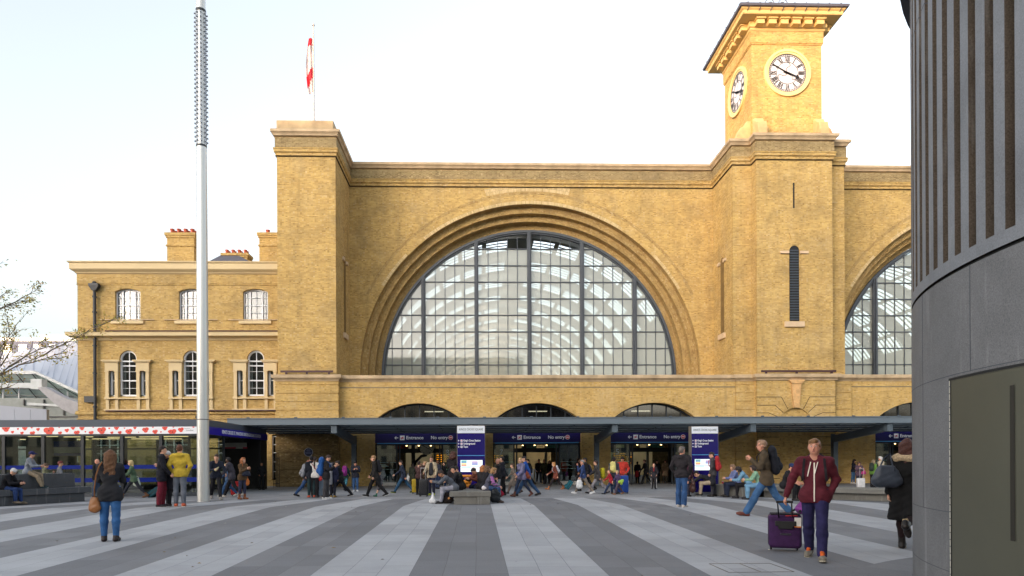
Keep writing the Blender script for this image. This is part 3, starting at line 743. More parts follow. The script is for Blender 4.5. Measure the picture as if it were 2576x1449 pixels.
# ---------------------------------------------------------------- entrances under the arcade
NRR = plain('rail_symbol_red', (196, 52, 60), .5)
def place(px, py, Y): return at(px, py, Y)
def entrance(cx, i, lettered=True, num=None):
    Y = 43.05
    a = MB(); a.box(cx - 2.9, cx + 2.9, Y - .12, Y, 2.80, 4.0, 0)
    o = stb(a, 'entrance', [NAVY])
    b = MB(); b.box(cx - 2.78, cx + 2.78, Y - .135, Y - .12, 2.74, 2.795); b.build('accent_line', CYAN, o)
    f = MB()
    for x in (cx - 2.86, cx - 1.5, cx - 1.32, cx + 1.32, cx + 1.5, cx + 2.82): f.box(x - .05, x + .05, Y - .06, Y + .06, 0, 2.74)
    f.box(cx - 2.9, cx + 2.9, Y - .05, Y + .05, 2.64, 2.74)
    f.build('door_frame', DARK, o)
    for x0, x1 in ((cx - 2.8, cx - 1.55), (cx + 1.55, cx + 2.77)):
        g = MB(); g.box(x0, x1, Y - .01, Y + .01, .22, 2.64); g.build('glass_panel', GL_DOOR, o)
        p = MB(); p.box(x0, x1, Y - .03, Y + .03, 0, .22); p.build('plinth_panel', plain('pale_plinth', (186, 186, 184), .6), o)
        w = MB()
        for z in (1.05, 1.5):
            for k in range(14): w.box(x0 + .03 + k * (x1 - x0) / 14, x0 + .03 + k * (x1 - x0) / 14 + .045, Y - .018, Y - .014, z, z + .03)
        for k in range(3): w.box(x0 + .15, x0 + .75 - .1 * k, Y - .018, Y - .014, 1.25 + k * .06, 1.27 + k * .06)
        w.build('glass_manifestation', plain('manifestation_white', (150, 190, 185), .5), o)
    for k in (-.9, -.1, .7):
        l = MB(); l.cyl((cx + k, Y + .35, 2.60), (cx + k, Y + .35, 2.64), .05, n=10); l.build('downlight', emis('warm_downlight', (255, 214, 140), 1.2), o)
    # tympanum glazing in the arch
    t = MB(); R = (2.9 ** 2 + 1.17 ** 2) / (2 * 1.17)
    poly = [(x, z) for x, z in seg_arch(cx, 2.9, 4.18, 1.17, 4.0)]
    t.add([(p[0], Y - .02, p[1]) for p in poly], [tuple(range(len(poly)))]); t.build('fanlight', GL_DARK, o, recalc=False)
    q = MB(); pr = None
    for (x, z) in seg_arch(cx, 2.86, 4.18, 1.15)[1:-1]:
        if pr: q.bar((pr[0], Y - .06, pr[1]), (x, Y - .06, z), .14, .12)
        pr = (x, z)
    for k in (-1.9, -.95, 0, .95, 1.9): q.box(cx + k - .035, cx + k + .035, Y - .1, Y, 4.0, 5.33 - .07 * k * k * 1.6)
    q.build('fanlight_frame', DARK, o)
    if lettered:
        z = 3.13; y = Y - .126
        L = MB(); x0 = cx - 1.62
        L.bar((x0, y - .004, z), (x0 + .23, y - .004, z), .01, .045); L.bar((x0, y - .004, z), (x0 + .1, y - .004, z + .09), .01, .045); L.bar((x0, y - .004, z), (x0 + .1, y - .004, z - .09), .01, .045)
        L.build('arrow', LETW, o)
        L = MB(); L.box(x0 + .34, x0 + .64, y - .01, y, z - .15, z + .15); bx = L.build('rail_symbol', LETW, o)
        L = MB(); L.box(x0 + .38, x0 + .60, y - .016, y - .011, z + .02, z + .05); L.box(x0 + .38, x0 + .60, y - .016, y - .011, z - .06, z - .03); L.bar((x0 + .42, y - .014, z - .1), (x0 + .52, y - .014, z + .02), .004, .03); L.bar((x0 + .46, y - .014, z - .03), (x0 + .56, y - .014, z + .1), .004, .03)
        L.build('rail_symbol_mark', NRR, bx)
        t1 = text_obj('lettering', 'Entrance', .30, LETW, (x0 + .74, y - .006, z), parent=o, bold=.006, width=1.12)
        t2 = text_obj('lettering', 'No entry', .30, LETW, (x0 + 2.36, y - .006, z), parent=o, bold=.006, width=1.10)
        L = MB(); xx = x0 + 3.66
        L.cyl((xx, y - .012, z), (xx, y, z), .15, n=24); c = L.build('no_entry_symbol', LETW, o)
        L = MB(); L.cyl((xx, y - .018, z), (xx, y - .013, z), .125, n=24); L.build('no_entry_disc', NRR, c); L = MB(); L.box(xx - .09, xx + .09, y - .024, y - .019, z - .025, z + .025); L.build('no_entry_bar', LETW, c)
    if num: text_obj('lettering', num, .5, plain('glass_number', (190, 205, 205), .5), (cx - 2.45 if num != '8' else cx + 1.7, Y - .02, 2.15), parent=o, depth=.002, width=.2)
    return o
for i, (c, nmb) in enumerate(zip(BAYS, ('8', '7', '5', None, None, None))): entrance(c, i, i < 4, nmb)
# tower doorway window
mb = MB(); mb.box(TX - 1.05, TX + 1.05, 42.3, 42.36, .3, 3.5); poly = [(TX + 1.05, 3.5)] + arc(TX, 3.9, 1.05, 0, 180, 20) + [(TX - 1.05, 3.5)]
mb.prism(poly, 'y', 42.3, 42.36)
tw = stb(mb, 'tower_shop_window', GL_DARK)
mb = MB()
for x in (TX - 1.0, TX, TX + 1.0): mb.box(x - .05, x + .05, 42.2, 42.3, 0, 4.9 if x == TX else 4.1)
for z in (.15, 2.35, 3.3): mb.box(TX - 1.05, TX + 1.05, 42.2, 42.3, z, z + (.6 if z > 3 else .1))
mb.box(TX - 1.05, TX + 1.05, 42.2, 42.4, 0, .3)
mb.build('window_frame', DARK, tw)
sh_ = MB()
for (x, z, w, h, m) in ((TX - .95, 1.9, .55, .4, 0), (TX - .9, 1.2, .7, .3, 1), (TX + .1, 1.6, .85, .22, 2), (TX + .15, 1.95, .75, .16, 3), (TX + .15, .6, .8, .5, 4), (TX - .85, .5, .6, .5, 5)):
    sh_.box(x, x + w, 42.9, 43.2, z, z + h, m)
sh_.build('window_display', [plain('disp' + str(i), c) for i, c in enumerate(((180, 175, 170), (160, 120, 50), (130, 50, 45), (150, 130, 60), (70, 50, 40), (60, 80, 50)))], tw)
# interior behind the doors: floor to ceiling, back wall with arches, lamps, boards
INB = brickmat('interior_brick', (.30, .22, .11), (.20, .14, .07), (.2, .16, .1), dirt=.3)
mb = MB()
xs = [-9.0 + 3.4 * i for i in range(18)]
outer = [(-12.8, 0)]
for c in BAYS[:3]: outer += [(c - 1.6, 0)] + arc(c, 2.9, 1.6, 180, 0, 16) + [(c + 1.6, 0)]
outer += [(54, 0), (54, 6.4), (-12.8, 6.4)]
tris = tessellate_polygon([[Vector((p[0], p[1], 0)) for p in outer]]); mb.add([(p[0], 49.0, p[1]) for p in outer], tris)
mb.box(-12.8, -12.6, 43, 49, 0, 6.6)
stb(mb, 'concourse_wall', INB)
mb = MB(); mb.box(-12.8, 54, 43.3, 49.2, 6.45, 6.6); stb(mb, 'concourse_ceiling', plain('soffit_paint', (120, 118, 110), .8))
for i in range(9):
    mb = MB(); x = -11 + i * 3.6; mb.box(x, x + 1.3, 45.2, 45.32, 5.0, 5.06); stb(mb, 'strip_lamp', emis('strip_light', (255, 236, 200), .35))
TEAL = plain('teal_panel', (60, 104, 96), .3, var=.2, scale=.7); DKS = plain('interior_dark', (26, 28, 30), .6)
for i, cx in enumerate(BAYS[:4]):
    mb = MB(); mb.box(cx - 2.9, cx + 2.9, 46.6, 46.9, 2.2, 2.5); stb(mb, 'interior_beam', DKS)
    for k in range(4):
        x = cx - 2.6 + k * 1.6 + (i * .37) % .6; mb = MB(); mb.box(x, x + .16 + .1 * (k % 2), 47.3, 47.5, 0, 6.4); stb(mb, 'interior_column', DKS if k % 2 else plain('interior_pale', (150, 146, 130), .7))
    for k in range(3):
        x = cx - 2.4 + k * 1.75; mb = MB(); mb.box(x, x + 1.1, 48.2, 48.25, 2.5, 3.6); stb(mb, 'interior_panel', TEAL if i == 1 or k == 2 else plain('poster_%d' % k, ((130, 40, 40), (120, 104, 70), (60, 60, 66))[k], .5))
    for k in range(5):
        x = cx - 1.1 + k * .55; mb = MB(); mb.cyl((x, 44.9, 0), (x, 44.9, .95), .045, n=8); stb(mb, 'barrier_post', plain('barrier_brass', (178, 160, 124), .4))
# suspended clock inside, amber boards
p = place(979.4 + 565 * .16667, 1046.5 + 480 * .16667, 46.2)
mb = MB(); mb.cyl((p.x, 46.2, p.z), (p.x, 46.3, p.z), .5, n=24); ck = stb(mb, 'concourse_clock', plain('old_dial', (190, 190, 176), .5))
mb = MB()
for k in range(12):
    t = math.radians(30 * k); mb.bar((p.x + .36 * math.cos(t), 46.19, p.z + .36 * math.sin(t)), (p.x + .46 * math.cos(t), 46.19, p.z + .46 * math.sin(t)), .02, .03)
mb.bar((p.x, 46.18, p.z), (p.x + .28, 46.18, p.z - .12), .02, .04); mb.bar((p.x, 46.18, p.z), (p.x - .33, 46.18, p.z + .2), .02, .03)
mb.build('dial_marking', NUM, ck)
mb = MB(); mb.tube([(p.x, 46.3, p.z - .5), (p.x - .4, 46.3, p.z - .6), (p.x - .8, 46.3, p.z - 1.0), (p.x - 1.1, 46.3, p.z - 1.7)], .1); mb.build('clock_bracket', BLACK, ck)
AMB = emis('amber_display', (255, 160, 30), .16)
for (px, py) in ((979.4 + 800 * .16667, 1153), (979.4 + 875 * .16667, 1151), (1253, 1154), (1557, 1149), (1575, 1157)):
    p = place(px, py, 44.2); mb = MB(); mb.box(p.x - .42, p.x + .42, 44.2, 44.28, p.z - .3, p.z + .3); b_ = stb(mb, 'departure_board', BLACK); m2 = MB()
    for r_ in range(4):
        x = p.x - .38
        while x < p.x + .3:
            w = rnd.uniform(.04, .2); m2.box(x, x + w, 44.185, 44.19, p.z - .24 + r_ * .14, p.z - .19 + r_ * .14); x += w + .05
    m2.build('board_text', AMB, b_)

# ---------------------------------------------------------------- canopy
CN = thing('entrance_canopy', 'long blue-grey steel canopy running along the front of the station', 'canopy', (7.6, 38.6, 0))
def cnb(mb, name, mats, **kw):
    o = mb.build(name, mats, CN, **kw); o.location = (-7.6, -38.6, 0); return o
X0c, X1c = -13.5, 53.0
mb = MB(); mb.box(X0c, X1c, 35.25, 35.35, 3.58, 3.88); mb.box(X0c, X1c, 35.20, 35.42, 3.88, 3.92); mb.box(X0c, X1c, 35.2, 35.42, 3.55, 3.58); cnb(mb, 'fascia', STEEL)
mb = MB(); mb.box(X0c, X0c + .08, 35.35, 41.9, 3.5, 3.88); cnb(mb, 'end_fascia', STEEL)
mb = MB(); mb.box(X0c, X1c, 35.42, 41.9, 3.80, 3.84); cnb(mb, 'roof_glass', GL_CAN)
SOF = plain('soffit_steel', (150, 166, 178), .5, var=.05)
ydiv = [35.42, 37.0, 38.6, 40.2, 41.85]
zs_ = lambda y: 3.60 - .19 * (y - 35.3) / 6.6
for ya, yb in zip(ydiv[:-1], ydiv[1:]):
    mb = MB(); mb.add([(X0c + .08, ya + .05, zs_(ya) + .03), (X1c, ya + .05, zs_(ya) + .03), (X1c, yb - .05, zs_(yb) + .0), (X0c + .08, yb - .05, zs_(yb) + .0)], [(0, 1, 2, 3)]); cnb(mb, 'soffit_panel', SOF, recalc=False)
    mb = MB(); mb.box(X0c + .08, X1c, yb - .05, yb + .05, zs_(yb) - .05, zs_(yb) + .1); cnb(mb, 'purlin', STEELD)
x = X0c + 1.1
while x < X1c:
    mb = MB(); mb.box(x - .06, x + .1, 35.2, 35.24, 3.9, 3.97)
    for yq in ydiv[1:]: mb.box(x, x + .05, yq - .35, yq + .05, zs_(yq) - .06, zs_(yq) + .02)
    cnb(mb, 'rib', STEELD); x += 2.53
for k in range(8):
    x = -7.86 + 7.62 * k
    p_ = MB(); p_.box(x - .14, x + .14, 40.85, 41.2, 0, 2.5)
    p_.add([(x + i * .14, y, z) for i in (-1, 1) for y, z in ((40.85, 2.4), (41.2, 2.4), (41.2, 3.2), (40.75, 2.9))], [(0, 1, 2, 3), (7, 6, 5, 4), (0, 4, 5, 1), (1, 5, 6, 2), (2, 6, 7, 3), (3, 7, 4, 0)])
    po = cnb(p_, 'post', STEELD)
    m2 = MB(); m2.bar((x, 40.95, 2.88), (x, 35.6, 3.34), .26, .42); m2.box(x - .15, x + .15, 35.36, 35.62, 3.1, 3.56)
    o = m2.build('arm', STEELD, po); 

# ---------------------------------------------------------------- blue plaque
pq = at(697.7 + 496 * .15742, 1046.5 + 578 * .15742, 41.8)
mb = MB(); mb.cyl((0, 0, 0), (0, -.04, 0), .27, n=28); o = mb.build('wall_plaque', plain('plaque_navy', (24, 34, 72), .4)); o.location = (pq.x, 41.86, pq.z)
tag(o, 'round navy wall plaque with pale rim on the sooty brick base', 'plaque')
mb = MB(); vs = []
for i in range(28):
    t = 2 * math.pi * i / 28
    for r, y in ((.28, -.05), (.25, -.05), (.25, 0), (.28, 0)): vs.append((r * math.cos(t), y, r * math.sin(t)))
mb.add(vs, [(4 * i + q, 4 * i + (q + 1) % 4, (4 * ((i + 1) % 28)) + (q + 1) % 4, (4 * ((i + 1) % 28)) + q) for i in range(28) for q in range(4)]); mb.build('plaque_rim', plain('plaque_rim_grey', (176, 180, 190), .5), o)
mb = MB()
for z, w in ((.17, .1), (.12, .14), (.07, .1), (0, .2), (-.05, .2), (-.1, .16)): mb.box(-w, w, -.046, -.042, z - .012, z + .012)
mb.build('plaque_lettering', plain('plaque_letter', (120, 130, 170), .5), o)

# ---------------------------------------------------------------- west range (three-storey brick building on the left)
WR = thing('brick_range', 'three-storey yellow brick office range with tripartite windows left of the station', 'building', (-19.8, 43.5, 0))
def wrb(mb, name, mats, **kw):
    o = mb.build(name, mats, WR, **kw); o.location = (19.8, -43.5, 0); return o
xL, xR, Yr = -26.35, -12.95, 43.5
zcor, zmid, zlow = 14.1, 9.72, 4.95
wc = [(-23.10), (-18.97), (-14.78)]
holes = []
for c in wc: holes.append([(c + .82, 10.95)] + arc(c, 11.3, 1.74, 61.9, 118.1, 10) + [(c - .82, 10.95)])
for c in wc: holes.append([(c + .56, 5.95)] + arc(c, 8.42, .56, 0, 180, 14) + [(c - .56, 5.95)])
for c in wc: 
    for s_ in (-1, 1): holes.append([(c + s_ * 1.0 + .2, 5.95), (c + s_ * 1.0 + .2, 7.62), (c + s_ * 1.0 - .2, 7.62), (c + s_ * 1.0 - .2, 5.95)])
for c in (-24.4, -20.2, -16.2): holes.append([(c - 1.1, .9), (c + 1.1, .9), (c + 1.1, 3.3), (c - 1.1, 3.3)])
holes.append([(-13.75, .4), (-13.2, .4), (-13.2, 3.4), (-13.75, 3.4)])
mb = MB(); mb.wall([(xL, 0), (xR, 0), (xR, 14.4), (xL, 14.4)], holes, Yr, Yr + .35); mb.box(xL, xL + .01, Yr, 62, 0, 14.4); wrb(mb, 'wall', BRS)
mb = MB(); mb.box(xL + .1, xR, Yr + 1.6, Yr + 1.7, .1, 14.2); wrb(mb, 'inner_wall', plain('dim_room', (66, 66, 66), .9))
pth = [(xL, 60), (xL, Yr), (xR, Yr)]
mb = MB(); mb.sweep(pth, [(0, 13.98), (.1, 14.04), (.12, 14.1), (.2, 14.14), (.3, 14.22), (.34, 14.26), (.34, 14.62), (.42, 14.66), (.44, 14.74), (0, 14.78), (-8, 14.9)]); wrb(mb, 'cornice', CREAM)
mb = MB(); mb.sweep(pth, [(0, 13.26), (.05, 13.28), (.05, 13.34), (0, 13.36)]); mb.sweep(pth, [(0, 13.37), (.03, 13.38), (.03, 13.98), (0, 13.98)]); wrb(mb, 'frieze', BRS)
mb = MB(); mb.sweep(pth, [(0, 9.62), (.08, 9.66), (.1, 9.74), (.3, 9.82), (.5, 9.86), (.52, 10.06), (.55, 10.1), (0, 10.16)]); wrb(mb, 'cornice', CREAM)
mb = MB(); mb.sweep(pth, [(0, 4.72), (.12, 4.76), (.14, 4.86), (.1, 4.9), (.1, 5.0), (0, 5.02)]); mb.sweep(pth, [(0, 4.42), (.06, 4.44), (.06, 4.5), (0, 4.52)]); wrb(mb, 'string_course', BRS)
mb = MB(); mb.cyl((xL + 1.9, Yr - .2, 4.98), (xR, Yr - .2, 4.98), .05, n=8); mb.cyl((xL + 1.9, Yr - .2, 10.22), (xR, Yr - .2, 10.22), .045, n=8); wrb(mb, 'horizontal_pipe', MAROON)
BLIND = plain('roller_blind', (150, 156, 160), .8, var=.03); ROOM = plain('curtain_dark', (46, 46, 52), .9)
for ci, c in enumerate(wc):
    # first floor tripartite sash under a cambered head
    f = MB(); y = Yr + .18
    for x in (c - .80, c - .40, c + .40, c + .80): f.box(x - .045, x + .045, y, y + .1, 10.95, 12.92 + (.04 if abs(x - c) < .5 else -.06))
    for x in (c - .6, c, c + .6): f.box(x - .012, x + .012, y + .02, y + .06, 10.95, 13.0)
    for z in (10.98, 11.5, 11.98, 12.5): f.box(c - .8, c + .8, y + .02, y + .08, z - (.035 if z in (10.98, 11.98) else .012), z + (.035 if z in (10.98, 11.98) else .012))
    pr = None
    for (x, z) in arc(c, 11.3, 1.70, 62.5, 117.5, 10):
        if pr: f.bar((pr[0], y + .05, pr[1]), (x, y + .05, z), .1, .08)
        pr = (x, z)
    o = wrb(f, 'window', WHITE)
    g = MB(); g.box(c - .8, c + .8, y + .1, y + .11, 10.95, 13.3); g.build('pane', GL_WIN, o)
    g = MB()
    if ci == 0: g.box(c - .8, c + .8, y + .2, y + .22, 11.35, 13.4)
    elif ci == 1: g.box(c + .42, c + .8, y + .2, y + .22, 10.9, 13.4)
    else: g.box(c - .75, c + .8, y + .2, y + .22, 10.95, 13.4)
    g.build('blind', BLIND, o)
    g = MB(); g.box(c - 1.05, c + 1.05, Yr - .14, Yr + .1, 10.72, 10.92); g.build('sill', CREAM, o)
    g = MB(); g.cyl((c - 1.75, Yr - .08, 10.98), (c + 1.75, Yr - .08, 10.98), .035, n=6); g.build('rail', STO, o)
    # brick arch over
    g = MB(); pr = None
    vs = []; aa = arc(c, 11.3, 1.76, 59, 121, 14); bb = arc(c, 11.3, 1.98, 59, 121, 14)
    for (a, b) in zip(aa, bb): vs += [(a[0], Yr - .03, a[1]), (b[0], Yr - .03, b[1]), (b[0], Yr, b[1])]
    g.add(vs, [(3 * i, 3 * i + 1, 3 * i + 4, 3 * i + 3) for i in range(14)] + [(3 * i + 1, 3 * i + 2, 3 * i + 5, 3 * i + 4) for i in range(14)]); g.build('arch_head', BRS, o)
    # ground-floor aedicule window
    f = MB(); y = Yr + .13
    f.box(c - .56, c - .46, y, y + .12, 5.95, 8.42); f.box(c + .46, c + .56, y, y + .12, 5.95, 8.42); f.box(c - .56, c + .56, y, y + .12, 5.95, 6.08)
    for z in (7.0, 8.28, 7.98): f.box(c - .5, c + .5, y + .01, y + .1, z - .04, z + .04)
    for z in (6.5, 7.6): f.box(c - .5, c + .5, y + .04, y + .07, z - .012, z + .012)
    f.box(c - .02, c + .02, y + .03, y + .08, 6.0, 8.9); pr = None
    for (x, z) in arc(c, 8.42, .51, 0, 180, 14):
        if pr: f.bar((pr[0], y + .06, pr[1]), (x, y + .06, z), .12, .1)
        pr = (x, z)
    for s_ in (-1, 1):
        xx = c + s_ * 1.0
        f.box(xx - .2, xx - .07, y, y + .1, 5.95, 7.62); f.box(xx + .13, xx + .2, y, y + .1, 5.95, 7.62); f.box(xx - .2, xx + .2, y, y + .1, 5.95, 6.05); f.box(xx - .2, xx + .2, y + .02, y + .08, 6.97, 7.03)
    o = wrb(f, 'window', WHITE)
    g = MB(); g.box(c - .5, c + .5, y + .12, y + .13, 5.95, 8.95)
    for s_ in (-1, 1): g.box(c + s_ * 1.0 - .15, c + s_ * 1.0 + .15, y + .12, y + .13, 5.95, 7.62)
    g.build('pane', GL_WIN, o)
    g = MB()
    for s_ in (-1, 1): g.box(c + s_ * 1.0 - .13, c + s_ * 1.0 + .06, y + .2, y + .21, 5.95, 7.62)
    g.box(c - .46, c - .30, y + .2, y + .21, 5.95, 8.3); g.build('curtain', plain('curtain_pale', (176, 184, 176), .8), o)
    s = MB()
    for s_ in (-1, 1):
        for xx in (c + s_ * .70, c + s_ * 1.3): s.box(xx - .1, xx + .1, Yr - .14, Yr + .2, 5.86, 7.62); s.box(xx - .14, xx + .14, Yr - .18, Yr + .02, 7.54, 7.62); s.box(xx - .14, xx + .14, Yr - .18, Yr + .02, 5.82, 5.92); s.box(xx - .1, xx + .1, Yr - .1, Yr, 5.12, 5.76)
        s.box(c + s_ * 1.0 - .42, c + s_ * 1.0 + .42, Yr - .16, Yr + .15, 7.625, 8.16)
        s.box(c + s_ * 1.02 - .6, c + s_ * 1.02 + .6, Yr - .3, Yr, 8.24, 8.32); s.box(c + s_ * 1.01 - .52, c + s_ * 1.01 + .52, Yr - .24, Yr, 8.165, 8.24)
    s.box(c - 1.45, c + 1.45, Yr - .2, Yr, 5.765, 5.855); s.box(c - 1.5, c + 1.5, Yr - .16, Yr, 5.02, 5.11)
    s.build('surround', CREAM, o)
# ground floor sash windows seen through the pavilion
for c in (-24.4, -20.2, -16.2, -13.47):
    hw = 1.1 if c < -14 else .27
    f = MB(); y = Yr + .12
    n = 4 if hw > 1 else 1
    for k in range(n + 1): f.box(c - hw + 2 * hw * k / n - .03, c - hw + 2 * hw * k / n + .03, y, y + .08, .5 if n == 1 else .9, 3.3)
    for z in (.95, 1.6, 2.2, 2.75, 3.28): f.box(c - hw, c + hw, y + .01, y + .07, z - .02, z + .02)
    o = wrb(f, 'window', WHITE); g = MB(); g.box(c - hw, c + hw, y + .09, y + .1, .4, 3.35); g.build('pane', GL_DARK, o)
# drainpipe
mb = MB(); xd = xL + 1.22
mb.cyl((xd, Yr - .2, 0), (xd, Yr - .2, 13.1), .1, n=12); mb.frust((xd, Yr - .2), (.12, .12), (.32, .16), 12.85, 13.15); mb.box(xd - .3, xd + .3, Yr - .38, Yr - .02, 13.15, 13.3); mb.cyl((xd, Yr - .2, 13.3), (xd, Yr - .2, 13.45), .18, .1, 8)
for z in (2, 5.2, 7.4, 9.2, 11.4, 12.4): mb.cyl((xd, Yr - .2, z), (xd, Yr - .2, z + .1), .14, n=10)
mb.box(xd - .65, xd, Yr - .3, Yr - .05, 5.55, 5.95)
wrb(mb, 'drainpipe', PIPE)
mb = MB(); mb.cyl((-18.5, Yr - .1, 4.6), (-18.5, Yr - .3, 4.55), .14, .12, 12); wrb(mb, 'wall_camera', DARK)
# chimneys
def chimney(x0, x1, y0, z0, zt, pots):
    c = MB(); c.box(x0, x1, y0, y0 + 1.0, z0, zt); c.box(x0 - .07, x1 + .07, y0 - .07, y0 + 1.07, zt - .95, zt - .85); c.box(x0 - .07, x1 + .07, y0 - .07, y0 + 1.07, zt - .35, zt - .2); c.box(x0 - .13, x1 + .13, y0 - .13, y0 + 1.13, zt - .2, zt)
    o = wrb(c, 'chimney', BRS)
    for k in range(pots):
        for yy in ((.3, .7) if pots > 3 else (.5,)):
            p = MB(); xx = x0 + (x1 - x0) * (k + .5) / pots; p.cyl((xx, y0 + yy, zt), (xx, y0 + yy, zt + .3), .1, .13, 10); p.cyl((xx, y0 + yy, zt + .3), (xx, y0 + yy, zt + .37), .155, n=10); p.build('chimney_pot', TERRA, o)
p0, p1 = at(420, 590, 47), at(488, 590, 47)
chimney(p0.x, p1.x, 47, 14, p0.z + .12, 4)
p0 = at(652, 590, 47); chimney(p0.x, -12.9, 47, 14, p0.z + .12, 3)
p0, p1 = at(560, 640, 56), at(622, 640, 56); chimney(p0.x, p1.x, 56, 14, at(590, 637, 56).z, 4)
mb = MB(); a, b, c_ = at(500, 658, 54), at(700, 658, 54), at(575, 640, 56)
mb.add([(-25, 51, 15.0), (-14, 51, 15.0), (-14, 62, 15.0), (-25, 62, 15.0), (at(555, 640, 56).x, 56, at(575, 642, 56).z), (at(600, 640, 56).x, 56, at(575, 642, 56).z)], [(0, 1, 5, 4), (1, 2, 5), (2, 3, 4, 5), (3, 0, 4)]); wrb(mb, 'roof', SLATE)

# ---------------------------------------------------------------- underground pavilion
PV = thing('underground_entrance', 'low glass underground station entrance with dark flat roof and poppy fascia', 'station entrance', (-18, 34, 0))
def pvb(mb, name, mats, par=None, **kw):
    o = mb.build(name, mats, par or PV, **kw)
    if par is None: o.location = (18, -34, 0)
    return o
px0, px1, py0, py1 = -32.0, -12.62, 30.5, 38.95
ROOFM = plain('pavilion_roof_steel', (68, 76, 88), .55, var=.05, scale=.5)
mb = MB(); mb.box(px0, px1, py0, py1, 3.2, 3.54); pvb(mb, 'roof', ROOFM)
mb = MB(); mb.box(px0, px1 - .02, py0 + .02, py1, 2.98, 3.0); pvb(mb, 'ceiling', plain('pavilion_ceiling', (100, 100, 96), .7))
mb = MB(); mb.box(px0, px1 - .03, py0 - .03, py0 + .02, 2.88, 3.21); fz = pvb(mb, 'fascia', plain('fascia_white', (238, 238, 242), .4, var=.02))
POP = plain('poppy_red', (226, 74, 56), .5, var=.08); POPD = plain('poppy_heart', (60, 30, 30), .5)
pm = MB()
def clipz(z): return min(max(z, 2.885), 3.205)
pcount = [0]
def poppy(x, z, r):
    pcount[0] += 1
    for (dx, dz, q) in ((-.45, .1, .62), (.42, .25, .62), (.05, -.35, .66)):
        vs = [(x + dx * r + q * r * math.cos(2 * math.pi * i / 14), py0 - .032 - .0004 * (pcount[0] % 5) - .002 * (dx > 0) - .004 * (dx == .05), clipz(z + dz * r + q * r * .9 * math.sin(2 * math.pi * i / 14))) for i in range(14)]
        pm.add(vs, [tuple(range(14))], 0)
    vs = [(x + .16 * r * math.cos(2 * math.pi * i / 8), py0 - .0405, clipz(z + .16 * r * math.sin(2 * math.pi * i / 8))) for i in range(8)]; pm.add(vs, [tuple(range(8))], 1)
pop1 = [(75, 350, 48), (155, 396, 20), (222, 357, 14), (308, 345, 34), (272, 408, 22), (392, 337, 16), (402, 410, 32), (470, 362, 23), (605, 380, 64), (732, 333, 14), (742, 408, 24), (826, 375, 27), (902, 342, 28), (950, 405, 36), (1013, 345, 32), (1055, 392, 11), (1127, 405, 30), (1152, 332, 14), (1256, 375, 53), (1350, 350, 13), (1382, 403, 20), (1440, 342, 32), (1480, 402, 24), (1538, 347, 11), (1592, 390, 42), (1667, 343, 21), (1713, 398, 8), (1798, 368, 40), (1890, 335, 12), (1916, 392, 33), (1988, 394, 11), (2037, 345, 34), (2105, 392, 30)]
for (x, y, r) in pop1:
    p = at(x * .20366, 1006.2 + y * .20366, py0 - .03); poppy(p.x, p.z, r * .20366 * 30.5 / 1640 * .95)
for (x, y, r) in ((328, 365, 14), (315, 435, 52), (428, 403, 38), (600, 360, 20)):
    p = at(375.7 + x * .18521, 1006.2 + y * .18521, py0 - .03); poppy(p.x, p.z, r * .18521 * 30.5 / 1640 * .95)
for k in range(12): poppy(-31.5 + k * .7, 3.05 + .1 * math.sin(k * 3.1), .1 + .08 * abs(math.sin(k * 2.3)))
pm.build('poppy_print', [POP, POPD], fz, recalc=False)
p = at(375.7 + 500 * .18521, 1006.2 + 412 * .18521, py0 - .03)
text_obj('lettering', 'London', .10, plain('grey_print', (90, 96, 104), .6), (p.x, py0 - .035, p.z), parent=fz, depth=.001, width=.32)
text_obj('lettering', 'supported by', .05, plain('grey_print', (90, 96, 104), .6), (p.x - .1, py0 - .035, p.z + .09), parent=fz, depth=.001, width=.28)
mb = MB(); mb.box(px0, px1, py0 - .01, py0 + .1, 2.80, 2.878); pvb(mb, 'head_rail', DARK)
mxs = [at(q, 1150, py0).x for q in (8, 107.5, 206.7, 306, 404, 500)] + [px1 - .06]
mxs = [mxs[0] - 1.84 * 3, mxs[0] - 3.68, mxs[0] - 1.84] + mxs
for x in mxs:
    mb = MB(); mb.box(x - .07, x + .07, py0, py0 + .16, 0, 2.8); pvb(mb, 'mullion', DARK)
mb = MB(); mb.box(px0, px1, py0, py0 + .12, 0, .16); pvb(mb, 'plinth', plain('plinth_granite', (70, 74, 80), .7))
BLUES = glass('blue_film', (.10, .14, .55), .04, .1, (.02, .04, .30), .6)
for x0, x1 in zip(mxs[:-1], mxs[1:]):
    mb = MB(); mb.box(x0 + .07, x1 - .07, py0 + .05, py0 + .06, .16, 2.8); g = pvb(mb, 'glass_panel', GL_PAV)
    mb = MB(); mb.box(x0 + .07, x1 - .07, py0 + .04, py0 + .046, 1.27, 1.45); mb.box(x0 + .07, x1 - .07, py0 + .04, py0 + .046, .66, .86); mb.build('blue_film_band', BLUES, g)
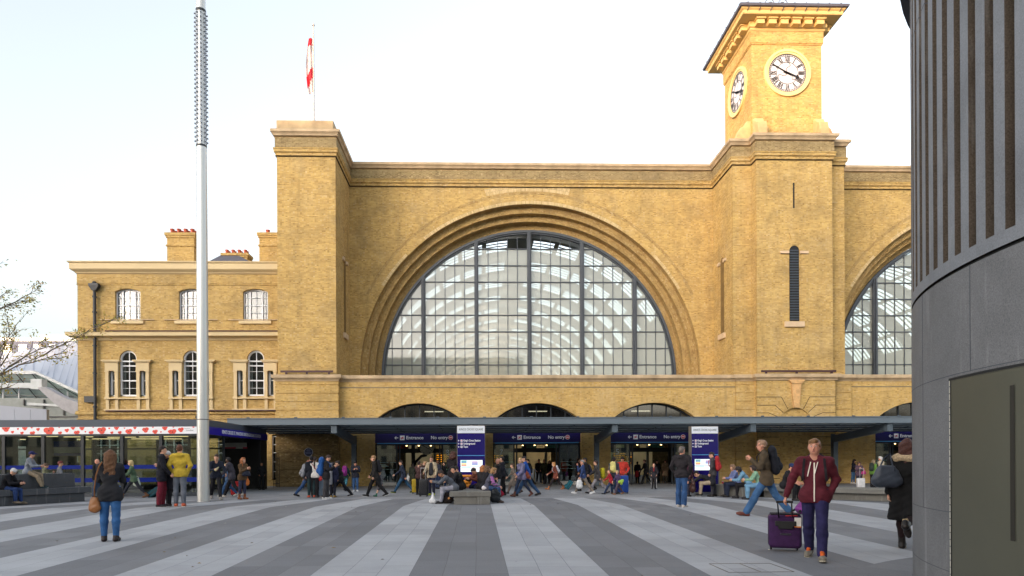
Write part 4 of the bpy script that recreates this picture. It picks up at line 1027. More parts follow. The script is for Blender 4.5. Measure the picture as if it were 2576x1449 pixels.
# rear glazing
for k in range(9):
    x = -30 + k * 1.84
    if x < -15.4: mb = MB(); mb.box(x - .06, x + .06, py1 - .12, py1, 0, 2.98); pvb(mb, 'rear_mullion', DARK)
mb = MB(); mb.box(px0, -15.2, py1 - .1, py1 - .02, 2.35, 2.43); mb.box(px0, -15.2, py1 - .1, py1, 0, .3); pvb(mb, 'rear_rail', DARK)
mb = MB(); mb.box(px0, -15.2, py1 - .06, py1 - .05, .3, 2.98); pvb(mb, 'rear_glass', GL_PAV)
mb = MB(); mb.box(-15.15, px1 - .02, py1 - .02, py1 + .12, 0, 3.2); mb.box(px1 - .14, px1 - .02, py1 - 1.0, py1 - .02, 0, 2.88); pvb(mb, 'dark_panel', plain('charcoal_panel', (22, 24, 28), .5))
mb = MB(); mb.box(-26.5, -25, 34, 36, 0, 2.98); mb.box(-24.6, -22.6, 36, 37.2, 0, 2.98); pvb(mb, 'lift_wall', plain('beige_lining', (150, 142, 118), .6))
# ceiling lamps
WL = emis('pavilion_lamp', (255, 224, 165), .22)
for (a, b) in (((270, 1100), (310, 1102)), ((160, 1099), (206, 1101)), ((232, 1104), (255, 1106)), ((330, 1104), (375, 1106)), ((400, 1098), (440, 1101)), ((120, 1109), (145, 1110)), ((430, 1107), (470, 1109)), ((70, 1098), (105, 1099)), ((350, 1099), (390, 1100)), ((190, 1107), (225, 1109))):
    # lamp strips lie just under the ceiling
    d = _ray(*a); t = (2.95 - EYE) / d.z; pa = Vector((0, 0, EYE)) + d * t; pa.y = min(max(pa.y, 31), 38.3)
    mb = MB(); mb.box(pa.x * 1.0, pa.x + 1.5, pa.y, pa.y + .07, 2.93, 2.97); pvb(mb, 'strip_lamp', WL)
# signs inside
p = at(135, 1122, 35); q = at(204, 1137, 35)
mb = MB(); mb.box(p.x, q.x, 35, 35.08, 1.95, 2.72); o = pvb(mb, 'platform_sign', plain('sign_blue', (30, 58, 150), .5)); mb = MB(); mb.box(p.x, q.x, 34.985, 34.998, 2.1, 2.4); mb.build('sign_band', plain('sign_pale', (190, 205, 200), .5), o)
p = at(47, 1104, 33.5); mb = MB(); mb.box(p.x, p.x + .95, 33.5, 33.53, 2.42, 2.72); o = pvb(mb, 'notice_board', plain('notice_beige', (170, 164, 140), .6))
# blue band over the open east side
mb = MB(); mb.box(px1 - .02, px1 + .03, py0 + .02, py1 + .1, 2.86, 3.22); bb_ = pvb(mb, 'name_band', plain('band_blue', (34, 22, 150), .35, var=.05))
text_obj('lettering', "KING'S CROSS ST. PANCRAS UNDERGROUND STATION", .25, LETW, (px1 + .036, 32.2 + .0, 3.04), rot=(math.pi / 2, 0, math.pi / 2), parent=bb_, bold=.004, width=5.6)
mb = MB(); mb.box(px1 - .1, px1, py0, py0 + .14, 0, 2.9); mb.box(px1 - .12, px1 - .02, py0 + 2.1, py0 + 2.2, 0, 2.9); pvb(mb, 'corner_post', DARK)
for (x, y, w) in ((1025, 575, 1.9),):
    p = at(375.7 + 1030 * .18521, 1006.2 + 600 * .18521, 37.5); q = at(375.7 + 1318 * .18521, 1006.2 + 600 * .18521, 37.5)
    mb = MB(); mb.box(p.x, q.x, 37.5, 37.58, 2.35, 2.68); o = pvb(mb, 'hanging_sign', plain('sign_grey', (150, 148, 142), .5)); mb = MB(); mb.box(p.x, p.x + .6, 37.49, 37.498, 2.35, 2.43); mb.box(p.x + 1.0, p.x + 1.25, 37.49, 37.498, 2.35, 2.43); mb.build('sign_stripe', plain('sign_crimson', (160, 30, 60), .5), o)
    mb = MB(); mb.box(p.x + .2, p.x + .24, 37.52, 37.55, 2.68, 2.98); mb.box(q.x - .24, q.x - .2, 37.52, 37.55, 2.68, 2.98); mb.build('hanger', DARK, o)
    text_obj('lettering', 'Way in', .16, DARK, (p.x + .1, 37.485, 2.56), parent=o, width=.7, depth=.001) if False else None
# gate of bars beside the pier
mb = MB()
for k in range(5): x = -12.93 + k * .09; mb.cyl((x, 41.2, 0), (x, 41.2, 2.1 if k < 3 else 1.9), .018, n=6)
mb.box(-12.95, -12.55, 41.19, 41.21, .2, .24); mb.box(-12.95, -12.55, 41.19, 41.21, 1.8, 1.84); tag(mb.build('metal_gate', BLACK), 'narrow black vertical-bar gate between dark entrance wall and sooty pier', 'gate')

# ---------------------------------------------------------------- light mast
LM = thing('light_mast', 'tall brushed steel lighting mast with rows of small spotlights near the top', 'light mast', (-10.84, 25.84, 0))
mb = MB(); mb.cyl((0, 0, 0), (0, 0, 3.2), .225, .222, 32, caps=False); mb.cyl((0, 0, 3.23), (0, 0, 13.9), .222, .192, 32, caps=False); mb.cyl((0, 0, 13.94), (0, 0, 19.2), .178, .165, 32, caps=False); mb.cyl((0, 0, 19.24), (0, 0, 27), .178, .13, 32, caps=False)
mb.build('shaft', INOX, LM, smooth=True)
mb = MB(); mb.cyl((0, 0, 3.19), (0, 0, 3.24), .219, n=32); mb.cyl((0, 0, 13.88), (0, 0, 13.95), .2, n=32); mb.cyl((0, 0, 19.18), (0, 0, 19.26), .19, n=32); mb.build('shaft_joint', DARK, LM)
SPOT = plain('spot_housing', (170, 176, 184), .4, metal=.4)
for a in (200, 245, 290, 335, 20, 65, 110, 155):
    t = math.radians(a); mb = MB(); mb.bar((.175 * math.cos(t), .175 * math.sin(t), 13.98), (.17 * math.cos(t), .17 * math.sin(t), 19.15), .05, .03, upv=(math.cos(t), math.sin(t), 0))
    for k in range(30):
        z = 14.08 + k * .172
        mb.cyl((.17 * math.cos(t), .17 * math.sin(t), z), (.245 * math.cos(t), .245 * math.sin(t), z + .02), .03, .038, 7)
    mb.build('spotlight_strip', SPOT, LM)

# ---------------------------------------------------------------- wayfinding totems
SCR = emis('screen_white', (226, 240, 246), .115)
def totem(px_l, px_r, py_base, Y, lab):
    a, b = at(px_l, 1164, Y), at(px_r, 1164, Y); w = b.x - a.x; H = 3.02
    o = thing('wayfinding_sign', lab, 'sign', ((a.x + b.x) / 2, Y, 0), 0, 'wayfinding totems on the square')
    m = MB(); m.box(-w / 2, w / 2, 0, .35, .12, H); m.build('sign_case', plain('case_bronze', (120, 112, 104), .4, metal=.3), o)
    m = MB(); m.box(-w / 2 - .02, w / 2 + .02, -.02, .37, 0, .14); m.build('sign_base', plain('base_grey', (120, 124, 130), .6), o)
    m = MB(); m.box(-w / 2 + .02, w / 2 - .02, -.012, -.002, .15, H - .33); m.build('sign_panel', plain('totem_navy', (20, 8, 96), .25, var=.06), o)
    m = MB(); m.box(-w / 2 + .02, w / 2 - .02, -.014, -.002, H - .32, H - .02); hd = m.build('sign_header', plain('header_white', (222, 228, 236), .4, var=.02), o)
    text_obj('lettering', "KING'S CROSS SQUARE", .12, plain('dark_print', (50, 54, 60), .6), (-w * .42, -.018, H - .17), parent=o, depth=.002, width=w * .84)
    for k, (t, wd_) in enumerate((("King's Cross Station", .70), ('Underground', .48), ('Taxis', .19))):
        z = 2.39 - k * .128
        text_obj('lettering', t, .11, LETW, (-w / 2 + .27, -.016, z), parent=o, depth=.002, width=wd_, bold=.003)
        m = MB(); m.box(-w / 2 + .155, -w / 2 + .235, -.016, -.013, z - .042, z + .042); s1 = m.build('pictogram', LETW, o)
        m = MB(); m.box(-w / 2 + .175, -w / 2 + .215, -.019, -.0165, z - .015, z + .015); m.build('pictogram_mark', [NRR, NRR, DARK][k], s1)
        m = MB(); m.bar((-w / 2 + .05, -.015, z), (-w / 2 + .11, -.015, z), .003, .014); m.bar((-w / 2 + .05, -.015, z), (-w / 2 + .08, -.015, z + .028), .003, .014); m.bar((-w / 2 + .05, -.015, z), (-w / 2 + .08, -.015, z - .028), .003, .014); m.build('arrow', LETW, o)
    m = MB(); m.box(-w / 2 + .02, w / 2 - .02, -.017, -.013, 1.76, 1.785); m.build('accent_line', CYAN, o)
    m = MB(); m.box(-w / 2 + .15, w / 2 - .12, -.018, -.013, 1.1, 1.58); sc = m.build('display_screen', SCR, o)
    cols = ((60, 150, 140), (60, 120, 180), (225, 200, 120), (205, 110, 60), (190, 170, 190), (130, 110, 170), (60, 80, 160), (60, 70, 130), (80, 160, 130), (200, 120, 110))
    for k, (x0, x1, z0, z1) in enumerate(((.18, .40, 1.52, 1.56), (.18, .40, 1.47, 1.515), (.18, .40, 1.41, 1.46), (.18, .40, 1.35, 1.40), (.62, .86, 1.50, 1.55), (.62, .86, 1.44, 1.49), (.62, .86, 1.39, 1.43), (.15, 1.04, 1.305, 1.32), (.2, .56, 1.26, 1.28), (.6, .98, 1.265, 1.28))):
        m = MB(); m.box(-w / 2 + x0, -w / 2 + x1, -.021, -.0185, z0, z1); m.build('screen_graphic', emis('gfx%d' % k, cols[k], .1) if k < 99 else None, sc)
    return o
totem(1149.5, 1221, 0, 27.0, 'tall navy wayfinding sign just behind the central stone bench')
totem(1739, 1807.5, 0, 28.2, 'tall navy wayfinding sign behind the man with red backpack')

# ---------------------------------------------------------------- stone benches
def granmat(name, c, rough=.7, sc=90, con=.35):
    m, nt, b = nmat(name); ge = N(nt, 'NewGeometry')
    n1 = N(nt, 'TexNoise', inp={'Scale': sc, 'Detail': 4, 'Roughness': .7}); nt.links.new(ge.outputs['Position'], n1.inputs['Vector'])
    n2 = N(nt, 'TexNoise', inp={'Scale': 1.3, 'Detail': 6, 'Roughness': .6, 'Distortion': .4}); nt.links.new(ge.outputs['Position'], n2.inputs['Vector'])
    mp = N(nt, 'VectorMath', op='MULTIPLY'); mp.inputs[1].default_value = (7, 7, .8); nt.links.new(ge.outputs['Position'], mp.inputs[0])
    n3 = N(nt, 'TexNoise', inp={'Scale': 1, 'Detail': 4}); nt.links.new(mp.outputs[0], n3.inputs['Vector'])
    col = mixc(nt, ramp(nt, n1.outputs[0], .3, .7), tuple(x * (1 - con) for x in c), tuple(x * (1 + con) for x in c))
    col = mixc(nt, ramp(nt, n2.outputs[0], .4, .7), col, mixc(nt, .3, col, (.02, .02, .02)))
    col = mixc(nt, ramp(nt, n3.outputs[0], .6, .78), col, mixc(nt, .3, col, (.5, .5, .5)))
    nt.links.new(col, b.inputs['Base Color']); b.inputs['Roughness'].default_value = rough; b.inputs['Specular IOR Level'].default_value = .4
    bp = N(nt, 'Bump', inp={'Strength': .25, 'Distance': .003}); nt.links.new(n1.outputs[0], bp.inputs['Height']); nt.links.new(bp.outputs[0], b.inputs['Normal'])
    return m
BNG = granmat('bench_granite', (.16, .155, .14)); BND = granmat('dark_bench_granite', (.075, .08, .09))
bf = gp(1185, 1269.5); BX0, BX1 = at(1130.5, 1235, bf.y).x, at(1234.8, 1235, bf.y).x
o = thing('stone_bench', 'low grey granite bench in the middle with people sitting on both sides', 'bench', ((BX0 + BX1) / 2, bf.y, 0))
w = (BX1 - BX0) / 2
mb = MB(); mb.box(-w, w, -.02, 3.1, .28, .46); mb.build('seat_slab', BNG, o, bevel=.012)
mb = MB(); mb.box(-w + .16, w - .5, .03, 2.9, 0, .275); mb.build('base_block', BNG, o, bevel=.01); mb = MB(); mb.box(w - .496, w - .03, .0, 2.9, 0, .275); mb.build('base_block', BNG, o, bevel=.01)
# left bench: low slab and a taller block standing on it
ga_, gb_ = gp(213, 1260.5), gp(-60, 1277.5)
ang = math.atan2(ga_.y - gb_.y, ga_.x - gb_.x); Lb = (ga_ - gb_).length
o = thing('stone_bench', 'dark granite stepped bench in front of the glass entrance with tall block on it', 'bench', ga_, ang)
mb = MB(); mb.box(-Lb, 0, 0, 1.3, 0, .34); mb.build('base_block', BND, o, bevel=.01)
mb = MB(); mb.box(-Lb - .1, .22, -.08, 1.4, .345, .58); mb.build('seat_slab', BND, o, bevel=.012)
tk = at(136.6, 1188, ga_.y + .5); xt = (tk - ga_).dot(Vector((math.cos(ang), math.sin(ang), 0)))
mb = MB(); mb.box(-Lb - .1, xt, .45, 1.35, .585, 1.13); mb.build('upper_block', BND, o, bevel=.012)
# right bench, long slab receding right
ra_, rb_ = gp(1887, 1250.5), gp(2045, 1256)
ang2 = math.atan2(rb_.y - ra_.y, rb_.x - ra_.x)
o = thing('stone_bench', 'long brown-grey granite bench on the right under seated people', 'bench', ra_, ang2); RB = o
mb = MB(); mb.box(.25, 6.5, -.05, 1.5, .27, .45); mb.build('seat_slab', BNG, o, bevel=.012); mb = MB(); mb.box(.5, 6.3, .15, 1.4, 0, .265); mb.build('base_block', BNG, o, bevel=.01)
mb = MB(); mb.box(-1.55, .246, -.05, 2.4, 0, .5); mb.build('end_block', BNG, o, bevel=.012)

# ---------------------------------------------------------------- granite vent tower on the right
GT = thing('granite_tower', 'curved dark granite ventilation tower with vertical fins at right edge', 'tower', (GC[0], GC[1], 0))
GLT = granmat('granite_skylit', (.21, .222, .245), .6, 70, .22); GDK = granmat('granite_brown', (.105, .082, .062), .9, 60, .45); GBS = granmat('granite_base', (.165, .167, .174), .65, 80, .34)  # fin colour holds the sky's bluish reflection; recess colour browner and darker
GLIN = plain('granite_joint', (84, 86, 92), .9)
zA, zB, zC, zD = 3.20, 2.26, .98, .42
mb = MB(); mb.cyl((0, 0, 0), (0, 0, zA), GR, GR, 192, caps=False); g0 = mb.build('tower_base', GBS, GT, smooth=True)
mb = MB(); mb.cyl((0, 0, zA), (0, 0, zA + .035), GR - .03, GR - .03, 192); mb.build('shadow_gap', BLACK, GT)
for z in (zB, zC, zD):
    mb = MB(); mb.cyl((0, 0, z), (0, 0, z + .008), GR + .002, GR + .002, 192, caps=False); mb.build('joint_line', GLIN, GT)
mb = MB()
for k in range(24):
    t = math.radians(100 + k * 13.5 + 4); 
    mb.bar(((GR + .001) * math.cos(t), (GR + .001) * math.sin(t), zB if k % 2 else .98), ((GR + .001) * math.cos(t), (GR + .001) * math.sin(t), zA), .006, .004, upv=(math.cos(t), math.sin(t), 0))
mb.build('joint_line', GLIN, GT)
# fins
nf = 123; dep = .15; per = 2 * math.pi / nf
fin = MB(); rec = MB(); zf0, zf1 = zA + .035, 12.0
for k in range(nf):
    a0 = k * per; a1 = a0 + per * .54
    pts = [(GR * math.cos(a0), GR * math.sin(a0)), (GR * math.cos(a1), GR * math.sin(a1))]
    fin.add([(x, y, z) for z in (zf0, zf1) for x, y in pts], [(0, 1, 3, 2)])
    ri = GR - dep
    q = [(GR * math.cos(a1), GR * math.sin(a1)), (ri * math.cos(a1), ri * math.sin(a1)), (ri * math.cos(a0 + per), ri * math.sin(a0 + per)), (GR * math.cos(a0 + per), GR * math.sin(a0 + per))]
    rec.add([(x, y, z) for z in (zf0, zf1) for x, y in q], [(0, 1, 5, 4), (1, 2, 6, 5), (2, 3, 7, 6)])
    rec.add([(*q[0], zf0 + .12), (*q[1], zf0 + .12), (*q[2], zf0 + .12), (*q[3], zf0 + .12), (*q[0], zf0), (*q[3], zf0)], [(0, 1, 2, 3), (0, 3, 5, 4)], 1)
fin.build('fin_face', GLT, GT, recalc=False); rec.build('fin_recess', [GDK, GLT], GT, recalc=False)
mb = MB()
for z in (6.15, 9.3):
    for k in range(nf):
        a0 = k * per; a1 = a0 + per * .54; rr = GR + .002
        mb.add([(r * math.cos(a), r * math.sin(a), zz) for a, r in ((a0, rr), (a1, rr), (a1 + .001, GR - dep)) for zz in (z, z + .012)], [(0, 2, 3, 1), (2, 4, 5, 3)])
mb.build('joint_line', GLIN, GT, recalc=False)
mb = MB(); cr = GR + .11
mb.cyl((0, 0, 7.08), (0, 0, 12.2), cr, cr, 96); mb.build('roof_drum', plain('drum_navy', (28, 30, 42), .4), GT, smooth=False)
# flush metal door on the cylinder
ph0 = None
def cyl_at(px, py):
    d = _ray(px, py); o_ = Vector((0 - GC[0], 0 - GC[1])); dd = Vector((d.x, d.y)); A = dd.dot(dd); B = 2 * o_.dot(dd); C_ = o_.dot(o_) - GR * GR
    disc = B * B - 4 * A * C_
    if disc < 0: return None
    t = (-B - math.sqrt(disc)) / (2 * A); return Vector((o_.x + dd.x * t, o_.y + dd.y * t, EYE + d.z * t))
pd = cyl_at(2392, 958); th0 = math.atan2(pd.y, pd.x); zdt = pd.z
DOORM = plain('door_olive', (88, 88, 76), .42, var=.06, scale=1.5, metal=.2)
def cyl_patch(mb, a0, a1, z0, z1, r, n=16, m=0):
    vs = []
    for i in range(n + 1):
        a = a0 + (a1 - a0) * i / n
        for z in (z0, z1): vs.append((r * math.cos(a), r * math.sin(a), z))
    mb.add(vs, [(2 * i, 2 * i + 2, 2 * i + 3, 2 * i + 1) for i in range(n)], m)
mb = MB(); cyl_patch(mb, th0, th0 + .62, .02, zdt, GR + .006); dr = mb.build('service_door', DOORM, GT, smooth=True, recalc=False)
mb = MB(); zz_ = .02
while zz_ < zdt - .02: cyl_patch(mb, th0 - .004, th0, zz_, min(zz_ + .055, zdt), GR + .008, 1); zz_ += .065
mb.build('door_edge', plain('door_edge_pale', (196, 192, 178), .5), dr, recalc=False)
mb = MB(); cyl_patch(mb, th0 - .004, th0 + .63, zdt, zdt + .022, GR + .012, 16); cyl_patch(mb, th0, th0 + .004, .02, zdt, GR + .0085, 1); mb.build('door_groove', BLACK, dr, recalc=False)
h0, h1 = cyl_at(2543, 970), cyl_at(2557, 1362)
a0, a1 = math.atan2(h0.y, h0.x), math.atan2(h1.y, h1.x)
mb = MB(); cyl_patch(mb, a0, a1, h1.z, h0.z, GR + .010, 2); mb.build('door_slot', plain('slot_dark', (38, 34, 26), .6), dr, recalc=False)
# ---------------------------------------------------------------- background at left
CB = thing('concourse_building', 'grey curved concourse roof with green glass skirt left of the brick range', 'building', (-45, 75, 0))
def cbb(mb, name, mats, **kw):
    o = mb.build(name, mats, CB, **kw); o.location = (45, -75, 0); return o
DOME = plain('ribbed_dome', (180, 185, 196), .8, var=.04, scale=.2)
Yd = 80
top = [at(x, y, Yd) for x, y in ((-260, 985), (-160, 950), (-60, 921), (0, 905), (88, 884), (166, 869), (230, 862), (330, 860))]
bot = [at(x, y, Yd - 18) for x, y in ((-260, 985), (-160, 958), (-60, 940), (0, 935), (91, 935), (145, 962), (200, 986), (330, 1010))]
mb = MB(); nn = 10; vs = []
for t_, b_ in zip(top, bot):
    for j in range(nn + 1):
        u = j / nn; p = b_.lerp(t_, u); p = Vector((p.x, p.y, b_.z + (t_.z - b_.z) * math.sin(u * math.pi / 2))); vs.append(p)
mb.add(vs, [(i * (nn + 1) + j, (i + 1) * (nn + 1) + j, (i + 1) * (nn + 1) + j + 1, i * (nn + 1) + j + 1) for i in range(len(top) - 1) for j in range(nn)])
cbb(mb, 'curved_roof', DOME, smooth=True)
mb = MB()
for k in range(26):
    t = k / 25 * (len(top) - 1); i = min(int(t), len(top) - 2); f = t - i
    b_ = bot[i].lerp(bot[i + 1], f); t_ = top[i].lerp(top[i + 1], min(1, f + .6)); pr = None
    for j in range(nn + 1):
        u = j / nn; p = b_.lerp(t_, u); p.z = b_.z + (t_.z - b_.z) * math.sin(u * math.pi / 2) + .04
        if pr is not None: mb.bar(pr, p, .04, .03)
        pr = p
cbb(mb, 'roof_seam', plain('seam_grey', (150, 158, 176), .5))
# glass skirt
mb = MB(); Yg = 60
P = [at(x, y, Yg) for x, y in ((-200, 938), (91, 937), (200, 988))]; Q = [at(x, y, Yg + 3) for x, y in ((-200, 1012), (91, 1012), (215, 1014))]
mb.add(P + Q, [(0, 1, 4, 3), (1, 2, 5, 4)]); cbb(mb, 'glass_roof', GL_TEAL, recalc=False)
mb = MB(); WS = plain('white_steel', (164, 170, 174), .4)
mb.bar(P[0], P[1], .25, .3); mb.bar(P[1], P[2], .25, .22)
a, b = at(-150, 970, 56), at(90, 970, 56); mb.bar(a, b, .4, .42); a, b = at(70, 1016, 56), at(150, 1020, 56); mb.bar(a, b, .3, .2)
for x in (48, 130, 170, 8): a, b = at(x, 975 if x < 100 else 985, 57), at(x, 1002, 57); mb.bar(a, b, .1, .1, upv=(0, 1, 0))
c = at(97, 967, 55.5); mb.box(c.x - .45, c.x + .45, c.y - .3, c.y + .4, c.z - .42, c.z + .42)
cbb(mb, 'white_frame', WS)
mb = MB()
for k in range(9):
    a, b = at(-120 + k * 40, 940 + max(0, (k - 5)) * 18, Yg - .1), at(-60 + k * 40, 1010, Yg + 2.8); mb.bar(a, b, .06, .06)
for z_ in (955, 975, 993): mb.bar(at(-150, z_, Yg + (z_ - 937) * .04 - .1), at(125 + (z_ - 955) * 1.6, z_ + 4, Yg + (z_ - 937) * .04 - .1), .05, .05)
cbb(mb, 'glazing_bar', DARK)
# curved grey arm
mb = MB(); outer_ = [(94, 975), (112, 992), (135, 1014), (160, 1032), (182, 1041), (203, 1044)]; inn = [(110, 972), (125, 980), (148, 993), (172, 1004), (190, 1010), (208, 1013)]
A_ = [at(x, y, 52) for x, y in outer_]; B_ = [at(x, y, 52) for x, y in inn]
n = len(A_); vs = A_ + B_ + [p + Vector((0, .9, 0)) for p in A_] + [p + Vector((0, .9, 0)) for p in B_]
mb.add(vs, [(i, i + 1, n + i + 1, n + i) for i in range(n - 1)] + [(2 * n + i, 2 * n + i + 1, i + 1, i) for i in range(n - 1)] + [(n + i, n + i + 1, 3 * n + i + 1, 3 * n + i) for i in range(n - 1)] + [(2 * n + i, 3 * n + i, 3 * n + i + 1, 2 * n + i + 1) for i in range(n - 1)])
cbb(mb, 'curved_arm', plain('arm_grey', (140, 140, 146), .5))
mb = MB(); a, b = at(-200, 1010, 61), at(215, 1090, 61); mb.box(a.x, b.x, 61, 61.4, 0, a.z + .3); cbb(mb, 'rear_wall', plain('pale_grey_panel', (122, 128, 126), .6))
mb = MB()
for (x0, y0_, x1, y1_) in ((110, 1005, 110, 1045), (160, 1020, 160, 1045), (80, 1019, 160, 1019), (118, 1049, 200, 1047), (60, 1005, 60, 1020)): mb.bar(at(x0, y0_, 60.9), at(x1, y1_, 60.9), .1, .1, upv=(0, 1, 0))
cbb(mb, 'panel_joint', DARK)
# pale cladding wall in front
mb = MB(); a, b = at(-160, 1020, 48), at(117, 1030, 48)
mb.prism([(a.x, 0), (b.x, 0), (b.x, b.z), (at(0, 1021, 48).x, at(0, 1020, 48).z), (a.x, at(0, 1013, 48).z)], 'y', 48, 48.3)
o = mb.build('boundary_wall', plain('pale_cladding', (140, 146, 160), .5, var=.04, scale=.4)); tag(o, 'pale blue-grey panelled wall behind the glass underground entrance roof', 'wall')
mb = MB()
for k in range(8):
    x = b.x - 1.15 * (k + 1); mb.box(x, x + .02, 47.985, 47.998, 0, b.z + .02 * k)
mb.build('panel_joint', plain('joint_grey', (150, 156, 168), .6), o)
# distant office block
OB = thing('office_building', 'distant grey-blue office block with glass rooftop behind the curved roof', 'building', (-80, 130, 0))
Yo = 130; a, b = at(-200, 852, Yo), at(185, 870, Yo)
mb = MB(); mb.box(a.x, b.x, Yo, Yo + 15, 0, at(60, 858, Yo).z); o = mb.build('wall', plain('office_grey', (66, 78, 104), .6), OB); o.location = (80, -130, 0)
for k in range(10):
    p, q = at(-180 + k * 38, 866, Yo), at(-160 + k * 38, 892, Yo)
    mb = MB(); mb.box(p.x, q.x, Yo - .1, Yo - .02, q.z - 3, p.z); o = mb.build('window', plain('office_glass', (186, 208, 214), .2), OB); o.location = (80, -130, 0)
mb = MB(); p, q = at(-200, 844, Yo + 1), at(0, 858, Yo + 1); mb.box(p.x, at(182, 850, Yo).x, Yo + 1, Yo + 10, q.z, at(0, 849, Yo + 1).z); p = at(80, 838, Yo + 1); q = at(155, 838, Yo + 1); mb.box(p.x, q.x, Yo + 3, Yo + 9, 20, p.z)
o = mb.build('glass_rooftop', plain('rooftop_glass', (176, 200, 202), .3), OB); o.location = (80, -130, 0)

# ---------------------------------------------------------------- buildings across the road, behind the viewpoint: they shade the square
FAC = plain('terrace_stone', (176, 160, 136), .8, var=.1, scale=.3); WDK = plain('terrace_window', (50, 56, 62), .2)
def terrace(name, lab, x0, x1, y, dep_, H, fl):
    t = thing(name, lab, 'building', ((x0 + x1) / 2, y, 0)); m = MB(); w = (x1 - x0) / 2; m.box(-w, w, -dep_, 0, 0, H); m.box(-w - .3, w + .3, -.2, .4, H - 1.2, H - .6); m.build('wall', FAC, t)
    wn = MB(); nx = int((x1 - x0) / 3.2)
    for i in range(nx):
        for j in range(fl):
            cx = -w + (i + .5) * (x1 - x0) / nx; cz = 2.2 + j * (H - 3) / fl; wn.box(cx - .7, cx + .7, .02, .06, cz - 1, cz + 1.1)
    s = wn.build('window_row', WDK, t); s['kind'] = 'stuff'
terrace('terrace_building', 'tall stone office terrace across the road shading the square', -160, -30, -80, 14, 35.9, 8)
terrace('terrace_building', 'middle stone terrace across the road from the station', -29.5, 12, -80, 14, 30, 7)
terrace('terrace_building', 'lower stone terrace across the road from the station', 12.5, 110, -80, 12, 14, 4)

# ---------------------------------------------------------------- tree at the left edge
TR = thing('sparse_tree', 'nearly bare autumn tree with yellow-green leaves reaching in from the left edge', 'tree', (-17.6, 20.5, 0))
BARK = plain('bark', (112, 104, 92), .9, var=.25, scale=20, bump=.4)
tr_r = random.Random(11)
bm_ = MB(); tips = []
bm_.tube([(0, 0, 0), (.05, 0, 1.4), (.1, .02, 2.6), (.3, .05, 4.2), (.4, 0, 6.0), (.3, 0, 8.0)], [.16, .14, .12, .10, .07, .03], 10)
def branch(p, d, L, r, lev):
    pts = [p.copy()]; q = p.copy(); dd = d.copy(); n = 6
    for i in range(n):
        dd = (dd + Vector((tr_r.uniform(-.22, .22), tr_r.uniform(-.22, .22), tr_r.uniform(-.08, .16) - (.06 if lev > 1 else 0)))).normalized(); q = q + dd * (L / n); pts.append(q.copy())
        if lev < 3 and i > 0 and tr_r.random() < (.9 if lev < 2 else .75):
            s = tr_r.choice((-1, 1)); nd = (dd + Vector((tr_r.uniform(-.6, .6), tr_r.uniform(-.6, .6), tr_r.uniform(-.4, .6)))).normalized()
            branch(q.copy(), nd, L * tr_r.uniform(.28, .45), r * .5, lev + 1)
        if lev >= 2: tips.append((q.copy(), dd.copy()))
    bm_.tube(pts, [r * (1 - .8 * i / n) for i in range(n + 1)], 5 if lev > 0 else 7)
O_ = Vector((17.6, -20.5, 0))
def toward(px, py, Y=20.5): return at(px, py, Y) + O_
starts = [(Vector((.12, .02, 2.2)), (60, 930)), (Vector((.1, 0, 2.0)), (100, 880)), (Vector((.2, .03, 3.0)), (80, 830)), (Vector((.33, .04, 5.0)), (30, 750)), (Vector((.1, 0, 2.2)), (60, 1000)), (Vector((.15, .05, 2.6)), (140, 915))]
for s0, (tx, ty) in starts:
    tgt = toward(tx, ty, 20.5 + tr_r.uniform(-1.2, 1.2)); d = tgt - s0; branch(s0, d.normalized(), d.length * .85, .05, 0)
for k in range(7):
    a = tr_r.uniform(2.4, 4.0); branch(Vector((.3, 0, 3 + k * .5)), Vector((math.cos(a), math.sin(a), .3)).normalized(), 2.0, .05, 0)
bm_.build('trunk', BARK, TR, smooth=True)
lf = MB()
for p, d in tips:
    if tr_r.random() < .55: continue
    for k in range(tr_r.randint(1, 3)):
        c = p + Vector((tr_r.gauss(0, .10), tr_r.gauss(0, .10), tr_r.gauss(-.02, .08))); u = Vector((tr_r.uniform(-1, 1), tr_r.uniform(-1, 1), tr_r.uniform(-.8, .2))).normalized(); v = u.orthogonal().normalized(); s = tr_r.uniform(.03, .06)
        lf.add([c - u * s, c - v * s * .4, c + u * s, c + v * s * .4], [(0, 1, 2, 3)], tr_r.choice((0, 0, 1, 2)))
lf.build('crown', [plain('leaf_yellow', (178, 160, 60), .7), plain('leaf_green', (130, 134, 56), .7), plain('leaf_amber', (170, 128, 52), .7)], TR, recalc=False)
